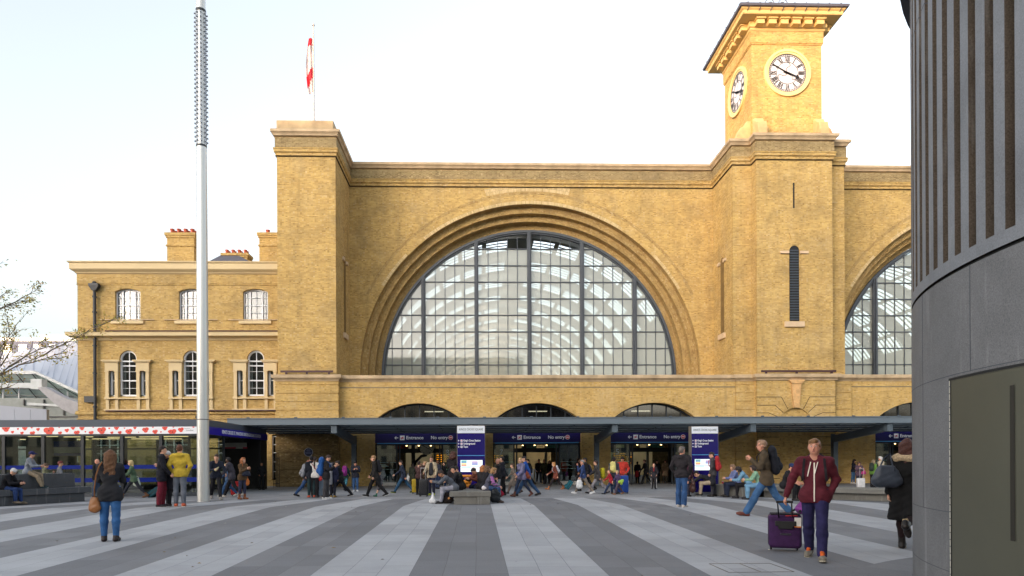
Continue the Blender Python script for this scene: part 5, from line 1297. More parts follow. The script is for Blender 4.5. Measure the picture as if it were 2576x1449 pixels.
# ---------------------------------------------------------------- distance-field bodies and cloth
def surfnet(D, org, h):
    ins = D < 0
    c = [ins[a:ins.shape[0] - 1 + a, b:ins.shape[1] - 1 + b, d:ins.shape[2] - 1 + d] for a in (0, 1) for b in (0, 1) for d in (0, 1)]
    s = sum(x.astype(np.int8) for x in c); act = (s > 0) & (s < 8)
    ijk = np.argwhere(act)
    if len(ijk) == 0: return np.zeros((0, 3)), np.zeros((0, 4), int)
    acc = np.zeros((len(ijk), 3)); cnt = np.zeros(len(ijk))
    offs = [(a, b, d) for a in (0, 1) for b in (0, 1) for d in (0, 1)]
    for o in offs:
        for ax in range(3):
            if o[ax]: continue
            o2 = list(o); o2[ax] = 1
            v0 = D[ijk[:, 0] + o[0], ijk[:, 1] + o[1], ijk[:, 2] + o[2]]; v1 = D[ijk[:, 0] + o2[0], ijk[:, 1] + o2[1], ijk[:, 2] + o2[2]]
            m = (v0 < 0) != (v1 < 0); t = np.where(m, v0 / np.where(m, v0 - v1, 1), 0)
            p = np.array(o, float)[None, :].repeat(len(ijk), 0); p[:, ax] += t
            acc[m] += p[m]; cnt += m
    V = (ijk + acc / cnt[:, None]) * h + org
    idx = -np.ones(act.shape, int); idx[tuple(ijk.T)] = np.arange(len(ijk)); F_ = []
    for ax in range(3):
        u, w = [(1, 2), (2, 0), (0, 1)][ax]
        sl0 = [slice(None)] * 3; sl1 = [slice(None)] * 3; sl0[ax] = slice(0, -1); sl1[ax] = slice(1, None)
        cr = ins[tuple(sl0)] != ins[tuple(sl1)]
        e = np.argwhere(cr); ok = (e[:, u] > 0) & (e[:, w] > 0) & (e[:, u] < act.shape[u]) & (e[:, w] < act.shape[w]); e = e[ok]
        if not len(e): continue
        def q(du, dw):
            x = e.copy(); x[:, u] -= du; x[:, w] -= dw; return idx[tuple(x.T)]
        f = np.stack([q(1, 1), q(0, 1), q(0, 0), q(1, 0)], 1)
        fl = ins[tuple(e.T)]; f[~fl] = f[~fl][:, ::-1]; F_.append(f)
    return V, np.concatenate(F_)

class SDF:
    def __init__(s): s.p = []
    def cap(s, a, b, ra, rb=None, k=.03, B=None, sub=False):
        s.p.append((np.array(a, float), np.array(b, float), ra, ra if rb is None else rb, k, B, sub)); return s
    def ell(s, c, rad, basis=None, k=.03, sub=False):      # ellipsoid as a scaled sphere
        R_ = np.eye(3) if basis is None else np.array(basis, float); m = min(rad); M = np.diag([m / r for r in rad]) @ R_
        s.p.append((np.array(c, float), np.array(c, float), m, m, k, M, sub)); return s
    def mesh(s, h, noise=0.0, seed=0, clip=None):
        lo = np.full(3, 9.); hi = np.full(3, -9.)
        for a, b, ra, rb, k, B, sub in s.p:
            if sub: continue
            e = max(ra, rb)
            if B is not None: e = e / min(np.linalg.svd(B)[1])
            lo = np.minimum(lo, np.minimum(a, b) - e); hi = np.maximum(hi, np.maximum(a, b) + e)
        lo -= 2.5 * h; hi += 2.5 * h
        n = np.ceil((hi - lo) / h).astype(int) + 1
        ax = [lo[i] + h * np.arange(n[i]) for i in range(3)]
        D = np.full(n, 9.0, dtype=np.float32)
        for a, b, ra, rb, k, B, sub in s.p:
            e = max(ra, rb)
            if B is not None: e = e / min(np.linalg.svd(B)[1])
            e += k + 3 * h
            l = np.maximum(np.floor((np.minimum(a, b) - e - lo) / h).astype(int), 0); u = np.minimum(np.ceil((np.maximum(a, b) + e - lo) / h).astype(int) + 1, n)
            if (u <= l).any(): continue
            sl = tuple(slice(l[i], u[i]) for i in range(3))
            X, Y, Z = np.meshgrid(*[ax[i][sl[i]] for i in range(3)], indexing='ij'); P = np.stack([X, Y, Z], -1).astype(np.float32) - a.astype(np.float32)
            d_ = (b - a)
            if B is not None: P = P @ B.T.astype(np.float32); d_ = B @ d_
            L2 = float(d_ @ d_)
            if L2 > 1e-9:
                t = np.clip((P @ d_.astype(np.float32)) / L2, 0, 1); P = P - t[..., None] * d_.astype(np.float32); r = ra + (rb - ra) * t
            else: r = ra
            d = np.sqrt((P * P).sum(-1)) - r
            if B is not None: pass
            c = D[sl]
            if sub: hh = np.clip(.5 - .5 * (-d - c) / k, 0, 1); D[sl] = np.maximum(c, -d)
            else:
                hh = np.clip(.5 + .5 * (d - c) / k, 0, 1); D[sl] = d * (1 - hh) + c * hh - k * hh * (1 - hh)
        if noise:
            X, Y, Z = np.meshgrid(*ax, indexing='ij'); f = 2 * math.pi
            D += noise * (np.sin(f * (5.1 * X + 3.3 * Z) + seed) * np.sin(f * (7.3 * Z - 4.1 * Y) + seed * 2.1) + .6 * np.sin(f * (9 * Z + 5 * X + 4 * Y) + seed * .7)).astype(np.float32)
        if clip is not None:
            cp, cn = clip; X, Y, Z = np.meshgrid(*ax, indexing='ij')
            D = np.maximum(D, -((X - cp[0]) * cn[0] + (Y - cp[1]) * cn[1] + (Z - cp[2]) * cn[2])).astype(np.float32)
        return surfnet(D, lo, h)

def V3(*a): return np.array(a, float)
def nrm(v): return v / max(np.linalg.norm(v), 1e-9)
def rotx(v, a):    # pitch forward (forward is -Y): positive a tips the top forwards
    c, s_ = math.cos(a), math.sin(a); return V3(v[0], v[1] * c - v[2] * s_, v[1] * s_ + v[2] * c)
def rotz(v, a):
    c, s_ = math.cos(a), math.sin(a); return V3(v[0] * c - v[1] * s_, v[0] * s_ + v[1] * c, v[2])
POSE = {
 'stand': dict(leg=((3, 4), (-3, 3)), arm=((2, 9, 14, 5), (4, 9, 12, 5))),
 'stand2': dict(leg=((8, 14), (-4, 2)), arm=((-6, 10, 20, 10), (10, 10, 30, 10))),
 'phone': dict(leg=((3, 4), (-3, 3)), arm=((28, 6, 95, 28), (24, 6, 100, 32)), head=(0, 28)),
 'pocket': dict(leg=((3, 5), (-4, 4)), arm=((-12, 20, 42, 25), (-12, 20, 42, 25))),
 'walk': dict(leg=((27, 8), (-20, 22)), arm=((-20, 8, 18, 4), (20, 8, 28, 8)), lean=5),
 'walk2': dict(leg=((-20, 22), (27, 8)), arm=((20, 8, 28, 8), (-20, 8, 18, 4)), lean=5),
 'stride': dict(leg=((34, 6), (-28, 14)), arm=((-25, 8, 15, 4), (28, 8, 30, 8)), lean=8),
 'stride2': dict(leg=((-28, 14), (34, 6)), arm=((28, 8, 30, 8), (-25, 8, 15, 4)), lean=8),
 'sit': dict(leg=((84, 82), (88, 90)), arm=((30, 6, 60, 25), (28, 6, 65, 25)), sit=1, lean=12, head=(0, 10)),
 'sitbow': dict(leg=((82, 80), (86, 92)), arm=((52, 8, 50, 26), (48, 8, 55, 26)), sit=1, lean=42, head=(0, 30)),
 'camera': dict(leg=((3, 4), (-3, 3)), arm=((62, 14, 110, 30), (62, 14, 110, 30)), head=(0, 0)),
 'mouth': dict(leg=((27, 8), (-20, 22)), arm=((45, 10, 125, 10), (6, 8, 10, 4)), lean=3),
}
def skel(pose, fem=0, child=0, sz=.45, **ov):
    P = dict(POSE[pose]); P.update({k: v for k, v in ov.items() if v is not None}); J = {}
    lean = math.radians(P.get('lean', 1)); hy, hp = P.get('head', (0, 0))
    tl, sl, ah = .43, .42, .085
    ab = math.radians(1.6 if not P.get('sit') else 7)
    legs = []
    for s_, (f, k) in zip((1, -1), P['leg']):
        f, k = math.radians(f), math.radians(k)
        legs.append((s_, V3(s_ * math.sin(ab), -math.sin(f), -math.cos(f)), V3(s_ * math.sin(ab) * .3, -math.sin(f - k), -math.cos(f - k))))
    hipx = .084 if not fem else .088
    if P.get('sit'): hz = sz + .10
    else: hz = max(-(tl * t[2] + sl * q[2]) for _, t, q in legs) + ah
    J['hip'] = V3(0, 0, hz); J['legs'] = []
    for s_, t, q in legs:
        h = V3(s_ * hipx, 0, hz); kn = h + t * tl; an = kn + q * sl
        dz = an[2] - ah
        if P.get('sit') and P.get('flat', 1) and dz < .16: pit = 0
        else: pit = math.asin(min(max(dz / .17, 0), .95))
        if t[1] < -.25 and not P.get('sit'): pit = -math.radians(10)
        J['legs'].append((h, kn, an, pit, s_))
    u1 = V3(0, -math.sin(lean), math.cos(lean)); l2 = lean * 1.25 + (.12 if P.get('sit') else .03); u2 = V3(0, -math.sin(l2), math.cos(l2))
    J['chest'] = J['hip'] + u1 * .30; J['neck'] = J['chest'] + u2 * .215; J['u1'], J['u2'] = u1, u2
    sw_ = (.175 if not fem else .150) * P.get('sw', 1)
    J['arms'] = []
    tw = math.radians(P.get('twist', 0))
    for s_, (sf, sa, ef, inn) in zip((1, -1), P['arm']):
        sh = J['neck'] - u2 * .045 + rotz(V3(s_ * sw_, 0, 0), tw)
        base = l2 * .6 if P.get('sit') else 0
        a = math.radians(sf); b = math.radians(sa)
        ua = V3(s_ * math.sin(b), -math.sin(a) * math.cos(b), -math.cos(a) * math.cos(b))
        e = a + math.radians(ef); i_ = math.radians(inn)
        fa = nrm(V3(-s_ * math.sin(i_) + s_ * math.sin(b) * .3, -math.sin(e) * math.cos(i_), -math.cos(e) * math.cos(i_)))
        el = sh + ua * .285; wr = el + fa * .25
        J['arms'].append((sh, el, wr, fa, s_))
    hd = rotx(u2, math.radians(hp) * .6); hu = nrm(V3(0, -math.sin(min(l2 * .5, .35) + math.radians(hp)), math.cos(min(l2 * .5, .35) + math.radians(hp))))
    J['hc'] = J['neck'] + u2 * .036 + nrm(hu + u2 * .4) * .125 + V3(0, -.015, 0)
    fwd = nrm(V3(0, -hu[2], hu[1])); yaw = math.radians(hy); fwd = rotz(fwd, yaw); rgt = nrm(np.cross(fwd, hu)); hu = nrm(np.cross(rgt, fwd))
    J['hb'] = (rgt, -fwd, hu)    # x, back, up
    J['P'] = P
    return J
def body_sdf(J, fem, t=0.0):
    s = SDF(); hip, ch, nk, u1, u2 = J['hip'], J['chest'], J['neck'], J['u1'], J['u2']
    return s
def tors(s, J, fem, t, zlo=None):
    hip, ch, nk, u1, u2 = J['hip'], J['chest'], J['neck'], J['u1'], J['u2']
    X = V3(1, 0, 0); B1 = np.array([X, np.cross(u1, X) * 1.25, u1]); B2 = np.array([X, np.cross(u2, X) * 1.35, u2])
    w = .045 if fem else .06; wr = .105 if fem else .118
    s.cap(hip - X * .06, hip + X * .06, (.115 if fem else .105) + t, k=.05, B=B1)
    s.cap(hip + u1 * .02, ch - u1 * .08, wr + t, wr + t, k=.06, B=B1)
    s.cap(ch - X * w, ch + X * w, (.105 if fem else .115) + t, k=.06, B=B2)
    sw_ = abs(J['arms'][0][0][0]) * .62
    c2 = nk - u2 * .10; s.cap(c2 - X * sw_, c2 + X * sw_, .080 + t, k=.06, B=B2)
    for q in (-1, 1): s.cap(nk + u2 * .015 + X * q * .03, nk - u2 * .05 + X * q * sw_ * 1.35, .040 + t * .6, .040 + t * .6, k=.05)
    if fem: s.cap(ch + V3(.055, -.075, .02), ch + V3(.055, -.075, .02), .055 + t * .8, k=.05); s.cap(ch + V3(-.055, -.075, .02), ch + V3(-.055, -.075, .02), .055 + t * .8, k=.05)
def arms(s, J, t, cut=1.0, short=False):
    for sh, el, wr, fa, s_ in J['arms']:
        s.cap(sh - V3(s_ * .03, 0, 0), sh - V3(0, 0, .012), .052 + t, k=.05)
        s.cap(sh, el if not short else sh + (el - sh) * .75, .054 + t, .045 + t, k=.04)
        if not short: s.cap(el, el + (wr - el) * cut, .044 + t, .030 + t * 1.1, k=.03)
def legs(s, J, t, flare=0.0, cut=1.0, fem=0):
    for h, kn, an, pit, s_ in J['legs']:
        s.cap(h, kn, (.086 if not fem else .092) + t, .056 + t, k=.045)
        if cut > .5: c_ = kn + (an - kn) * .3 + V3(0, .012, 0); s.cap(kn, c_, .055 + t, .056 + t + flare * .3, k=.03); s.cap(c_, kn + (an - kn) * cut, .055 + t + flare * .4, .038 + t + flare, k=.03)
def feet(s, J, t, hgt=0):
    for h, kn, an, pit, s_ in J['legs']:
        f = V3(s_ * .12, -math.cos(pit), -math.sin(pit)); dn = V3(0, math.sin(pit) * -1, -math.cos(pit)) if pit > 0 else V3(0, -math.sin(pit), -math.cos(pit))
        dn = nrm(dn - f * (dn @ f)); heel = an + dn * .045 - f * .035; ball = an + dn * .052 + f * .115; toe = an + dn * .058 + f * .165
        X = np.cross(f, dn); B = np.array([nrm(X) , nrm(f), nrm(dn) * 1.15])
        s.cap(an, heel, .040 + t, .036 + t, k=.03); s.cap(heel, ball, .034 + t, .040 + t, k=.03, B=B); s.cap(ball, toe, .040 + t, .030 + t, k=.02, B=B)
        if hgt: s.cap(an, an + nrm(kn - an) * hgt, .040 + t, .044 + t, k=.02)
def sole(J, m, z=.018):
    mb = MB()
    for h, kn, an, pit, s_ in J['legs']:
        f = nrm(V3(s_ * .12, -math.cos(pit), -math.sin(pit))); dn = V3(0, -math.sin(pit), -math.cos(pit)); dn = nrm(dn - f * (dn @ f)); X = nrm(np.cross(f, dn))
        c = an + dn * .076
        out = [(-.085, .03), (-.07, .038), (.0, .038), (.09, .047), (.15, .044), (.195, .026), (.205, 0)]; pts = out + [(a, -b) for a, b in out[::-1][1:]]
        vs = [c + f * a + X * b for a, b in pts] + [c + f * a + X * b + dn * z for a, b in pts]; n = len(pts)
        mb.add(vs, [tuple(range(n)), tuple(range(2 * n - 1, n - 1, -1))] + [(i, n + i, n + (i + 1) % n, (i + 1) % n) for i in range(n)])
    return mb
def hand_tubes(mb, J, curl=(35, 40)):
    for sh, el, wr, fa, s_ in J['arms']:
        inward = V3(-s_, 0, 0); inward = nrm(inward - fa * (inward @ fa)); wide = nrm(np.cross(fa, inward))
        if wide[1] > 0: wide = -wide     # towards the front
        for k, (off, L, r) in enumerate(((.030, .068, .0085), (.010, .076, .009), (-.010, .071, .0085), (-.029, .056, .0075))):
            p = wr + fa * .075 + wide * off; d = fa.copy(); pts = [p - fa * .02, p]
            for j, ang in enumerate((curl[0] * (.8 + .1 * k), curl[1], 25)):
                a = math.radians(ang * (.6 if j == 0 else 1)); d = nrm(d * math.cos(a) + inward * math.sin(a)); p = p + d * L * (.45, .32, .25)[j]; pts.append(p)
            mb.tube([Vector(x) for x in pts], [r, r, r * .95, r * .85, r * .6], 6)
        p = wr + fa * .025 + wide * .03; d = nrm(wide * .7 + fa * .7 + inward * .25); d2 = nrm(fa + inward * .5 + wide * .1)
        mb.tube([Vector(x) for x in (p - d * .01, p + d * .03, p + d * .03 + d2 * .028, p + d * .03 + d2 * .05)], [.012, .011, .0095, .006], 6)
def add_mesh(name, V, F_, mat, parent=None, smooth=True, extra=None):
    vs = V.tolist(); fs = F_.tolist()
    if extra: n = len(vs); vs += [tuple(v) for v in extra.v]; fs += [tuple(i + n for i in f) for f in extra.f]
    return mesh_obj(name, vs, fs, mat, parent, None, smooth, recalc=bool(extra))

SK = {'f': (206, 156, 130), 'l': (212, 168, 144), 'm': (160, 112, 84), 'd': (78, 52, 40), 'p': (200, 142, 118)}
_fab = {}
def fabric(c, kind='cloth'):
    key = (tuple(c), kind); g_ = sum(c) / 3; c = tuple(max(0, min(255, int((x * .84 + g_ * .16) * .89))) for x in c)
    if key in _fab: return _fab[key]
    sc = {'cloth': (9, .22, .5, 90), 'denim': (5, .26, .4, 160), 'knit': (90, .16, .9, 120), 'shiny': (8, .15, .3, 40), 'hair': (50, .35, .8, 160), 'fur': (40, .4, 1.0, 70)}[kind]
    m = plain('%s_%d_%d_%d' % (kind, *c), c, {'shiny': .38, 'hair': .55}.get(kind, .85), var=sc[1], scale=sc[0], bump=sc[2], bscale=sc[3], spec=.3)
    _fab[key] = m; return m
def skinm(k):
    if ('skin', k) in _fab: return _fab[('skin', k)]
    m = plain('skin_' + k, SK[k], .5, var=.08, scale=14); b = m.node_tree.nodes['Principled BSDF']; b.inputs['Subsurface Weight'].default_value = .08; b.inputs['Subsurface Scale'].default_value = .02
    _fab[('skin', k)] = m; return m
PEOPLE = {}
def person(key, label, px, py, ptop=None, H=None, pose='stand', hd=0, top=((40, 44, 54), 'jacket'), legc=(40, 60, 100), legk='denim', shoe=(40, 36, 34), solec=None, hair=('short', (60, 42, 30)),
           fem=0, skin='f', z0=0, h=.021, group='people on the square', det=0, boot=0, Y=None, loc=None, flare=.006, extra=None, **ov):
    if loc is None:
        g = gp(px, py) if Y is None else at(px, 1164, Y)
        if Y is None and g.y > (ov.get('ymax') or 41.0): g = at(px, 1164, ov.get('ymax') or 41.0)
        loc = Vector((g.x, g.y, z0))
    hd = hd - math.degrees(math.atan2(loc.x, loc.y))        # headings are given as seen from the square
    J = skel(pose, fem, **ov)
    topz = J['hc'][2] + .125
    if ptop is not None: H = at(px, ptop, loc.y).z - loc.z
    sc = (H / topz) if H else 1.0
    M = Matrix.Translation(loc) @ Matrix.Rotation(math.radians(hd), 4, 'Z') @ Matrix.Scale(sc, 4)
    r, bk, up_ = J['hb']; hc = J['hc']; HB = np.array([r, bk, up_])
    # --- body: one continuous surface
    s = SDF(); tors(s, J, fem, 0); arms(s, J, 0); legs(s, J, 0, fem=fem); feet(s, J, -.004)
    s.cap(J['neck'] - J['u2'] * .03, hc - up_ * .05, .058 if not fem else .050, .052, k=.03)
    s.ell(hc + up_ * .012 + bk * .008, (.077, .096, .108), HB, k=.02); s.ell(hc - up_ * .055 - bk * .030, (.052, .058, .058), HB, k=.03)
    s.cap(hc - bk * .088 + up_ * .01, hc - bk * .104 - up_ * .022, .010, .014, k=.012)
    for q in (-1, 1): s.ell(hc + r * q * .076 - up_ * .01 + bk * .005, (.012, .022, .032), HB, k=.01)
    for sh, el, wr, fa, s_ in J['arms']:
        inward = V3(-s_, 0, 0); inward = nrm(inward - fa * (inward @ fa)); wide = np.cross(fa, inward)
        s.cap(wr - fa * .01, wr + fa * .075, .024, .036, k=.015, B=np.array([fa, wide * .9, inward * 1.7]))
    Vb, Fb = s.mesh(h); ht = MB(); hand_tubes(ht, J, ov.get('curl') or (35, 40))
    body = add_mesh('person', Vb, Fb, skinm(skin), None, True, ht); body.matrix_world = M; tag(body, label, 'person', group)
    seed = (hash(key) if False else sum(map(ord, key))) % 17
    # --- trousers / tights
    kind = top[1]
    if legc:
        s = SDF(); t = .014 if legk != 'tight' else .005
        X = V3(1, 0, 0); s.cap(J['hip'] - X * .06 + J['u1'] * .02, J['hip'] + X * .06 + J['u1'] * .02, .118 + t, k=.04, B=np.array([X, np.cross(J['u1'], X) * 1.2, J['u1']])); legs(s, J, t, flare if legk != 'tight' else 0, .97, fem)
        V, F_ = s.mesh(h * .95, noise=.0016 if legk != 'tight' else 0, seed=seed); add_mesh('trousers' if legk != 'tight' else 'tights', V, F_, fabric(legc, 'denim' if legk == 'denim' else 'cloth'), body)
    # --- shoes
    s = SDF(); feet(s, J, .008, .12 if boot else .02); V, F_ = s.mesh(h * .8); add_mesh('footwear', V, F_, fabric(shoe, 'shiny'), body)
    if solec: sole(J, None).build('shoe_sole', fabric(solec, 'cloth'), body)
    # --- top
    s = SDF(); t = {'jacket': .021, 'coat': .026, 'tee': .012, 'hoodie': .017, 'puffer': .036, 'sweater': .013, 'dress': .012}.get(kind, .02); tors(s, J, fem, t); arms(s, J, t * .72 if kind != 'puffer' else .03, .93, short=(kind == 'tee'))
    X = V3(1, 0, 0)
    if not J['P'].get('sit'):
        Ld = {'coat': .36, 'dress': .40, 'jacket': .10, 'puffer': .08, 'hoodie': .07, 'sweater': .06, 'tee': .06}.get(kind, .08); Ld = ov.get('hem') or Ld
        hp_ = J['hip']; e = hp_ - V3(0, 0, Ld); Bx = np.array([X, V3(0, 1.2, 0), V3(0, 0, 1)])
        s.cap(hp_ - X * .05, e - X * (.06 + .1 * Ld), .12 + t * .6, .105 + t + Ld * .05, k=.05, B=Bx); s.cap(hp_ + X * .05, e + X * (.06 + .1 * Ld), .12 + t * .6, .105 + t + Ld * .05, k=.05, B=Bx)
        tt = .014 if legk != 'tight' else .005
        for h_, kn, an, pit, s_ in J['legs']:
            dk = nrm(kn - h_); fr_ = min(1, max(Ld - .04, .02) / .43); s.cap(h_, h_ + dk * .43 * fr_, .088 + tt + .012, .088 - .034 * fr_ + tt + .016 + Ld * .05, k=.06)
        if Ld > .25:
            for q in (.5, 1.0): s.cap(J['legs'][0][0] + (J['legs'][0][1] - J['legs'][0][0]) * min(1, Ld / .43) * q, J['legs'][1][0] + (J['legs'][1][1] - J['legs'][1][0]) * min(1, Ld / .43) * q, .09 + .02 * q, k=.06)
    else:
        s.cap(J['hip'] - X * .07, J['hip'] + X * .07, .135 + t * .5, k=.05)
        if kind == 'coat':
            for h_, kn, an, pit, s_ in J['legs']: s.cap(h_, h_ + (kn - h_) * .6, .11, .09, k=.05)
    if kind in ('hoodie', 'coat', 'jacket', 'puffer'):
        nb = J['neck'] - J['u2'] * .012 + V3(0, .035, 0)
        if kind == 'hoodie' or ov.get('hood'): s.cap(nb - X * .055 + V3(0, .03, -.01), nb + X * .055 + V3(0, .03, -.01), .055, k=.04); s.cap(nb - X * .07, nb - X * .07 + V3(0, -.06, -.01), .032, .022, k=.03); s.cap(nb + X * .07, nb + X * .07 + V3(0, -.06, -.01), .032, .022, k=.03)
        else: s.cap(J['neck'] - J['u2'] * .02 + V3(0, .01, 0), J['neck'] + J['u2'] * .02 + V3(0, .012, 0), .074, .070, k=.03)
    V, F_ = s.mesh(h, noise=.0048 if kind != 'tee' else .0025, seed=seed + 3, clip=None if J['P'].get('sit') else (J['hip'] - V3(0, 0, Ld + .05), V3(0, 0, 1)))
    # open the garment below its hem with a clean cut
    tk = {'sweater': 'knit', 'knit': 'knit', 'puffer': 'shiny'}.get(kind, 'cloth')
    add_mesh({'tee': 'shirt', 'dress': 'dress'}.get(kind, kind), V, F_, fabric(top[0], tk), body)
    # --- hair / hat
    st, hcol = hair
    if st != 'bald':
        s = SDF(); k_ = .02
        s.ell(hc + up_ * .026 + bk * .020, (.082, .098, .098), HB, k=k_); s.ell(hc + up_ * .085 - bk * .035, (.062, .050, .036), HB, k=k_)
        if st in ('short', 'curly', 'cap', 'beanie'): s.ell(hc - up_ * .02 + bk * .045, (.066, .055, .06), HB, k=k_)
        if st in ('long', 'longfront', 'bob'):
            L = {'long': .40, 'longfront': .30, 'bob': .15}[st]
            s.ell(hc - up_ * .03 + bk * .045, (.084, .066, .10), HB, k=.03)
            dn = nrm(-up_ * .35 - V3(0, 0, 1)) * L; bo = bk * .055
            for q, ww in ((-1, .052), (0, .058), (1, .052)): s.cap(hc + r * q * .052 + bo, hc + r * q * .070 + bo * 1.55 + dn * (1 - .1 * abs(q)), ww, .034, k=.035)
            for q in (-1, 1): s.cap(hc + r * q * .078 + up_ * .02, hc + r * q * .092 + dn * (.8 if st == 'longfront' else .45) - bk * .02, .022, .022, k=.03)
        if st == 'pony': s.cap(hc + bk * .10 + up_ * .02, hc + bk * .12 - V3(0, 0, .36), .032, .030, k=.02); s.ell(hc - up_ * .02 + bk * .045, (.066, .055, .06), HB, k=k_)
        if st == 'bun': s.ell(hc + bk * .10 + up_ * .06, (.042, .042, .042), HB, k=k_); s.ell(hc - up_ * .02 + bk * .045, (.064, .052, .055), HB, k=k_)
        if st == 'afro': s.ell(hc + up_ * .02 + bk * .03, (.135, .13, .13), HB, k=.04); s.ell(hc - up_ * .11 + bk * .05, (.15, .11, .11), HB, k=.04)
        if st != 'afro': s.ell(hc - bk * .125 - up_ * .035, (.080, .085, .085), HB, sub=True)
        hm = fabric(hcol, 'hair')
        V, F_ = s.mesh(min(h * .75, .015), noise=.005 if st not in ('beanie', 'cap') else .0015, seed=seed)
        if st in ('cap', 'beanie'):
            # hair below, hat above
            add_mesh('hair', V, F_, fabric((60, 44, 34), 'hair'), body)
            s = SDF(); s.ell(hc + up_ * .050 + bk * .012, (.093, .110, .092), HB, k=k_)
            if st == 'cap': s.cap(hc - bk * .09 + up_ * .065, hc - bk * .165 + up_ * .05, .05, .045, k=.01, B=np.array([r * .75, bk, up_ * 4.5]))
            V, F_ = s.mesh(.012); add_mesh('hat', V, F_, fabric(hcol, 'knit' if st == 'beanie' else 'cloth'), body)
        else: add_mesh('hair', V, F_, hm, body)
    # --- face
    if det or loc.y < 27.5:
        for q in (-1, 1):
            mb = MB(); e = hc + r * q * .030 - bk * .083 + up_ * .016
            T = Matrix.Translation(e) @ Matrix((tuple(r) + (0,), tuple(bk) + (0,), tuple(up_) + (0,), (0, 0, 0, 1))).transposed()
            if det: bmesh_ell(mb, T, (.013, .006, .0065), 8, 6, 0); bmesh_ell(mb, T @ Matrix.Translation((0, -.004, 0)), (.0055, .003, .0055), 8, 5, 1)
            else: bmesh_ell(mb, T, (.012, .006, .006), 6, 4, 1)
            mb.build('eye', [plain('eye_white', (220, 216, 210), .3), plain('iris', (50, 50, 56), .3)], body, smooth=True)
            mb = MB(); a = hc + r * q * .016 - bk * .089 + up_ * .036; b = hc + r * q * .047 - bk * .080 + up_ * .038; mb.bar(a, b, .006, .006); mb.build('eyebrow', fabric(hcol if st != 'bald' else (120, 100, 80), 'hair'), body)
        mb = MB(); T = Matrix.Translation(hc - bk * .088 - up_ * .054) @ Matrix((tuple(r) + (0,), tuple(bk) + (0,), tuple(up_) + (0,), (0, 0, 0, 1))).transposed(); bmesh_ell(mb, T, (.023, .006, .006), 8, 5, 0); mb.build('mouth', plain('lips', (160, 88, 82), .5), body, smooth=True)
    if ov.get('glasses'):
        mb = MB()
        for q in (-1, 1):
            c_ = hc + r * q * .033 - bk * .100 + up_ * .014; pts = [c_ + r * .024 * math.cos(a) + up_ * .017 * math.sin(a) for a in [i * math.pi / 5 for i in range(11)]]
            mb.tube([Vector(p) for p in pts], .0028, 5); mb.bar(hc + r * q * .057 - bk * .098 + up_ * .018, hc + r * q * .080 + up_ * .012, .004, .005)
        mb.bar(hc - r * .01 - bk * .101 + up_ * .018, hc + r * .01 - bk * .101 + up_ * .018, .004, .004); mb.build('glasses', BLACK, body)
    PEOPLE[key] = (body, J, M, sc)
    return body
def bmesh_ell(mb, T, rad, nu=8, nv=6, m=0):
    vs = []; 
    for j in range(nv + 1):
        p = math.pi * j / nv
        for i in range(nu): a = 2 * math.pi * i / nu; vs.append(T @ Vector((rad[0] * math.sin(p) * math.cos(a), rad[1] * math.sin(p) * math.sin(a), rad[2] * math.cos(p))))
    mb.add(vs, [(j * nu + i, j * nu + (i + 1) % nu, (j + 1) * nu + (i + 1) % nu, (j + 1) * nu + i) for j in range(nv) for i in range(nu)], m)

def wpt(key, p):                    # body-local point to world
    return PEOPLE[key][2] @ Vector(p)
def hand_w(key, side):              # side 0: +X hand, 1: -X hand
    J = PEOPLE[key][1]; sh, el, wr, fa, s_ = J['arms'][side]; return wpt(key, wr + fa * .09)

# ---------------------------------------------------------------- luggage and bags
def suitcase(label, loc, hd, w=.42, hgt=.62, d=.26, col=(40, 40, 44), tilt=0, handle=.42, hard=False, group='luggage carried across the square', hcol=(60, 60, 64), det=0, topc=None):
    m = fabric(col, 'shiny' if hard else 'cloth')
    M = Matrix.Translation(loc) @ Matrix.Rotation(math.radians(hd), 4, 'Z') @ Matrix.Rotation(math.radians(tilt), 4, 'X')
    mb = MB(); mb.box(-w / 2, w / 2, -d / 2, d / 2, .05, .05 + hgt)
    o = mb.build('suitcase', m, None, smooth=True); bv = o.modifiers.new('bevel', 'BEVEL'); bv.width = min(w, d) * .22; bv.segments = 4; o.matrix_world = M; tag(o, label, 'suitcase', group)
    mb = MB()
    for x in (-w * .27, w * .27): mb.cyl((x, -d / 2 + .02, .05 + hgt - .05), (x, -d / 2 + .02, .05 + hgt + handle), .008, n=6)
    mb.bar((-w * .27 - .02, -d / 2 + .02, .05 + hgt + handle), (w * .27 + .02, -d / 2 + .02, .05 + hgt + handle), .022, .022); mb.build('pull_handle', fabric(hcol, 'shiny'), o)
    for x in (-w / 2 + .05, w / 2 - .05):
        for y in ((-d / 2 + .03, d / 2 - .03) if hard else (d / 2 - .03,)):
            q = MB(); q.cyl((x - .014, y, .028), (x + .014, y, .028), .028, n=10); q.box(x - .02, x + .02, y - .02, y + .02, .035, .07); q.build('wheel', BLACK, o)
    q = MB()
    if hard:
        for k in range(6): x = -w * .36 + k * w * .144; q.box(x, x + w * .04, -d / 2 - .006, d / 2 + .006, .13, hgt - .03)
        q.build('shell_rib', m, o)
    else:
        q.box(-w * .36, w * .36, d / 2 - .01, d / 2 + .045, .12, .05 + hgt * .45); q.build('front_pocket', m, o, bevel=.015)
        q = MB(); q.box(-w / 2 - .004, w / 2 + .004, -.012, .012, .12, hgt - .02); q.build('zip', BLACK, o)
    if topc:
        q = MB(); q.box(-w / 2 + .03, w / 2 - .03, -d / 2 + .02, d / 2 - .02, hgt + .02, hgt + .06); q.build('top_panel', fabric(topc, 'cloth'), o, bevel=.015)
    return o
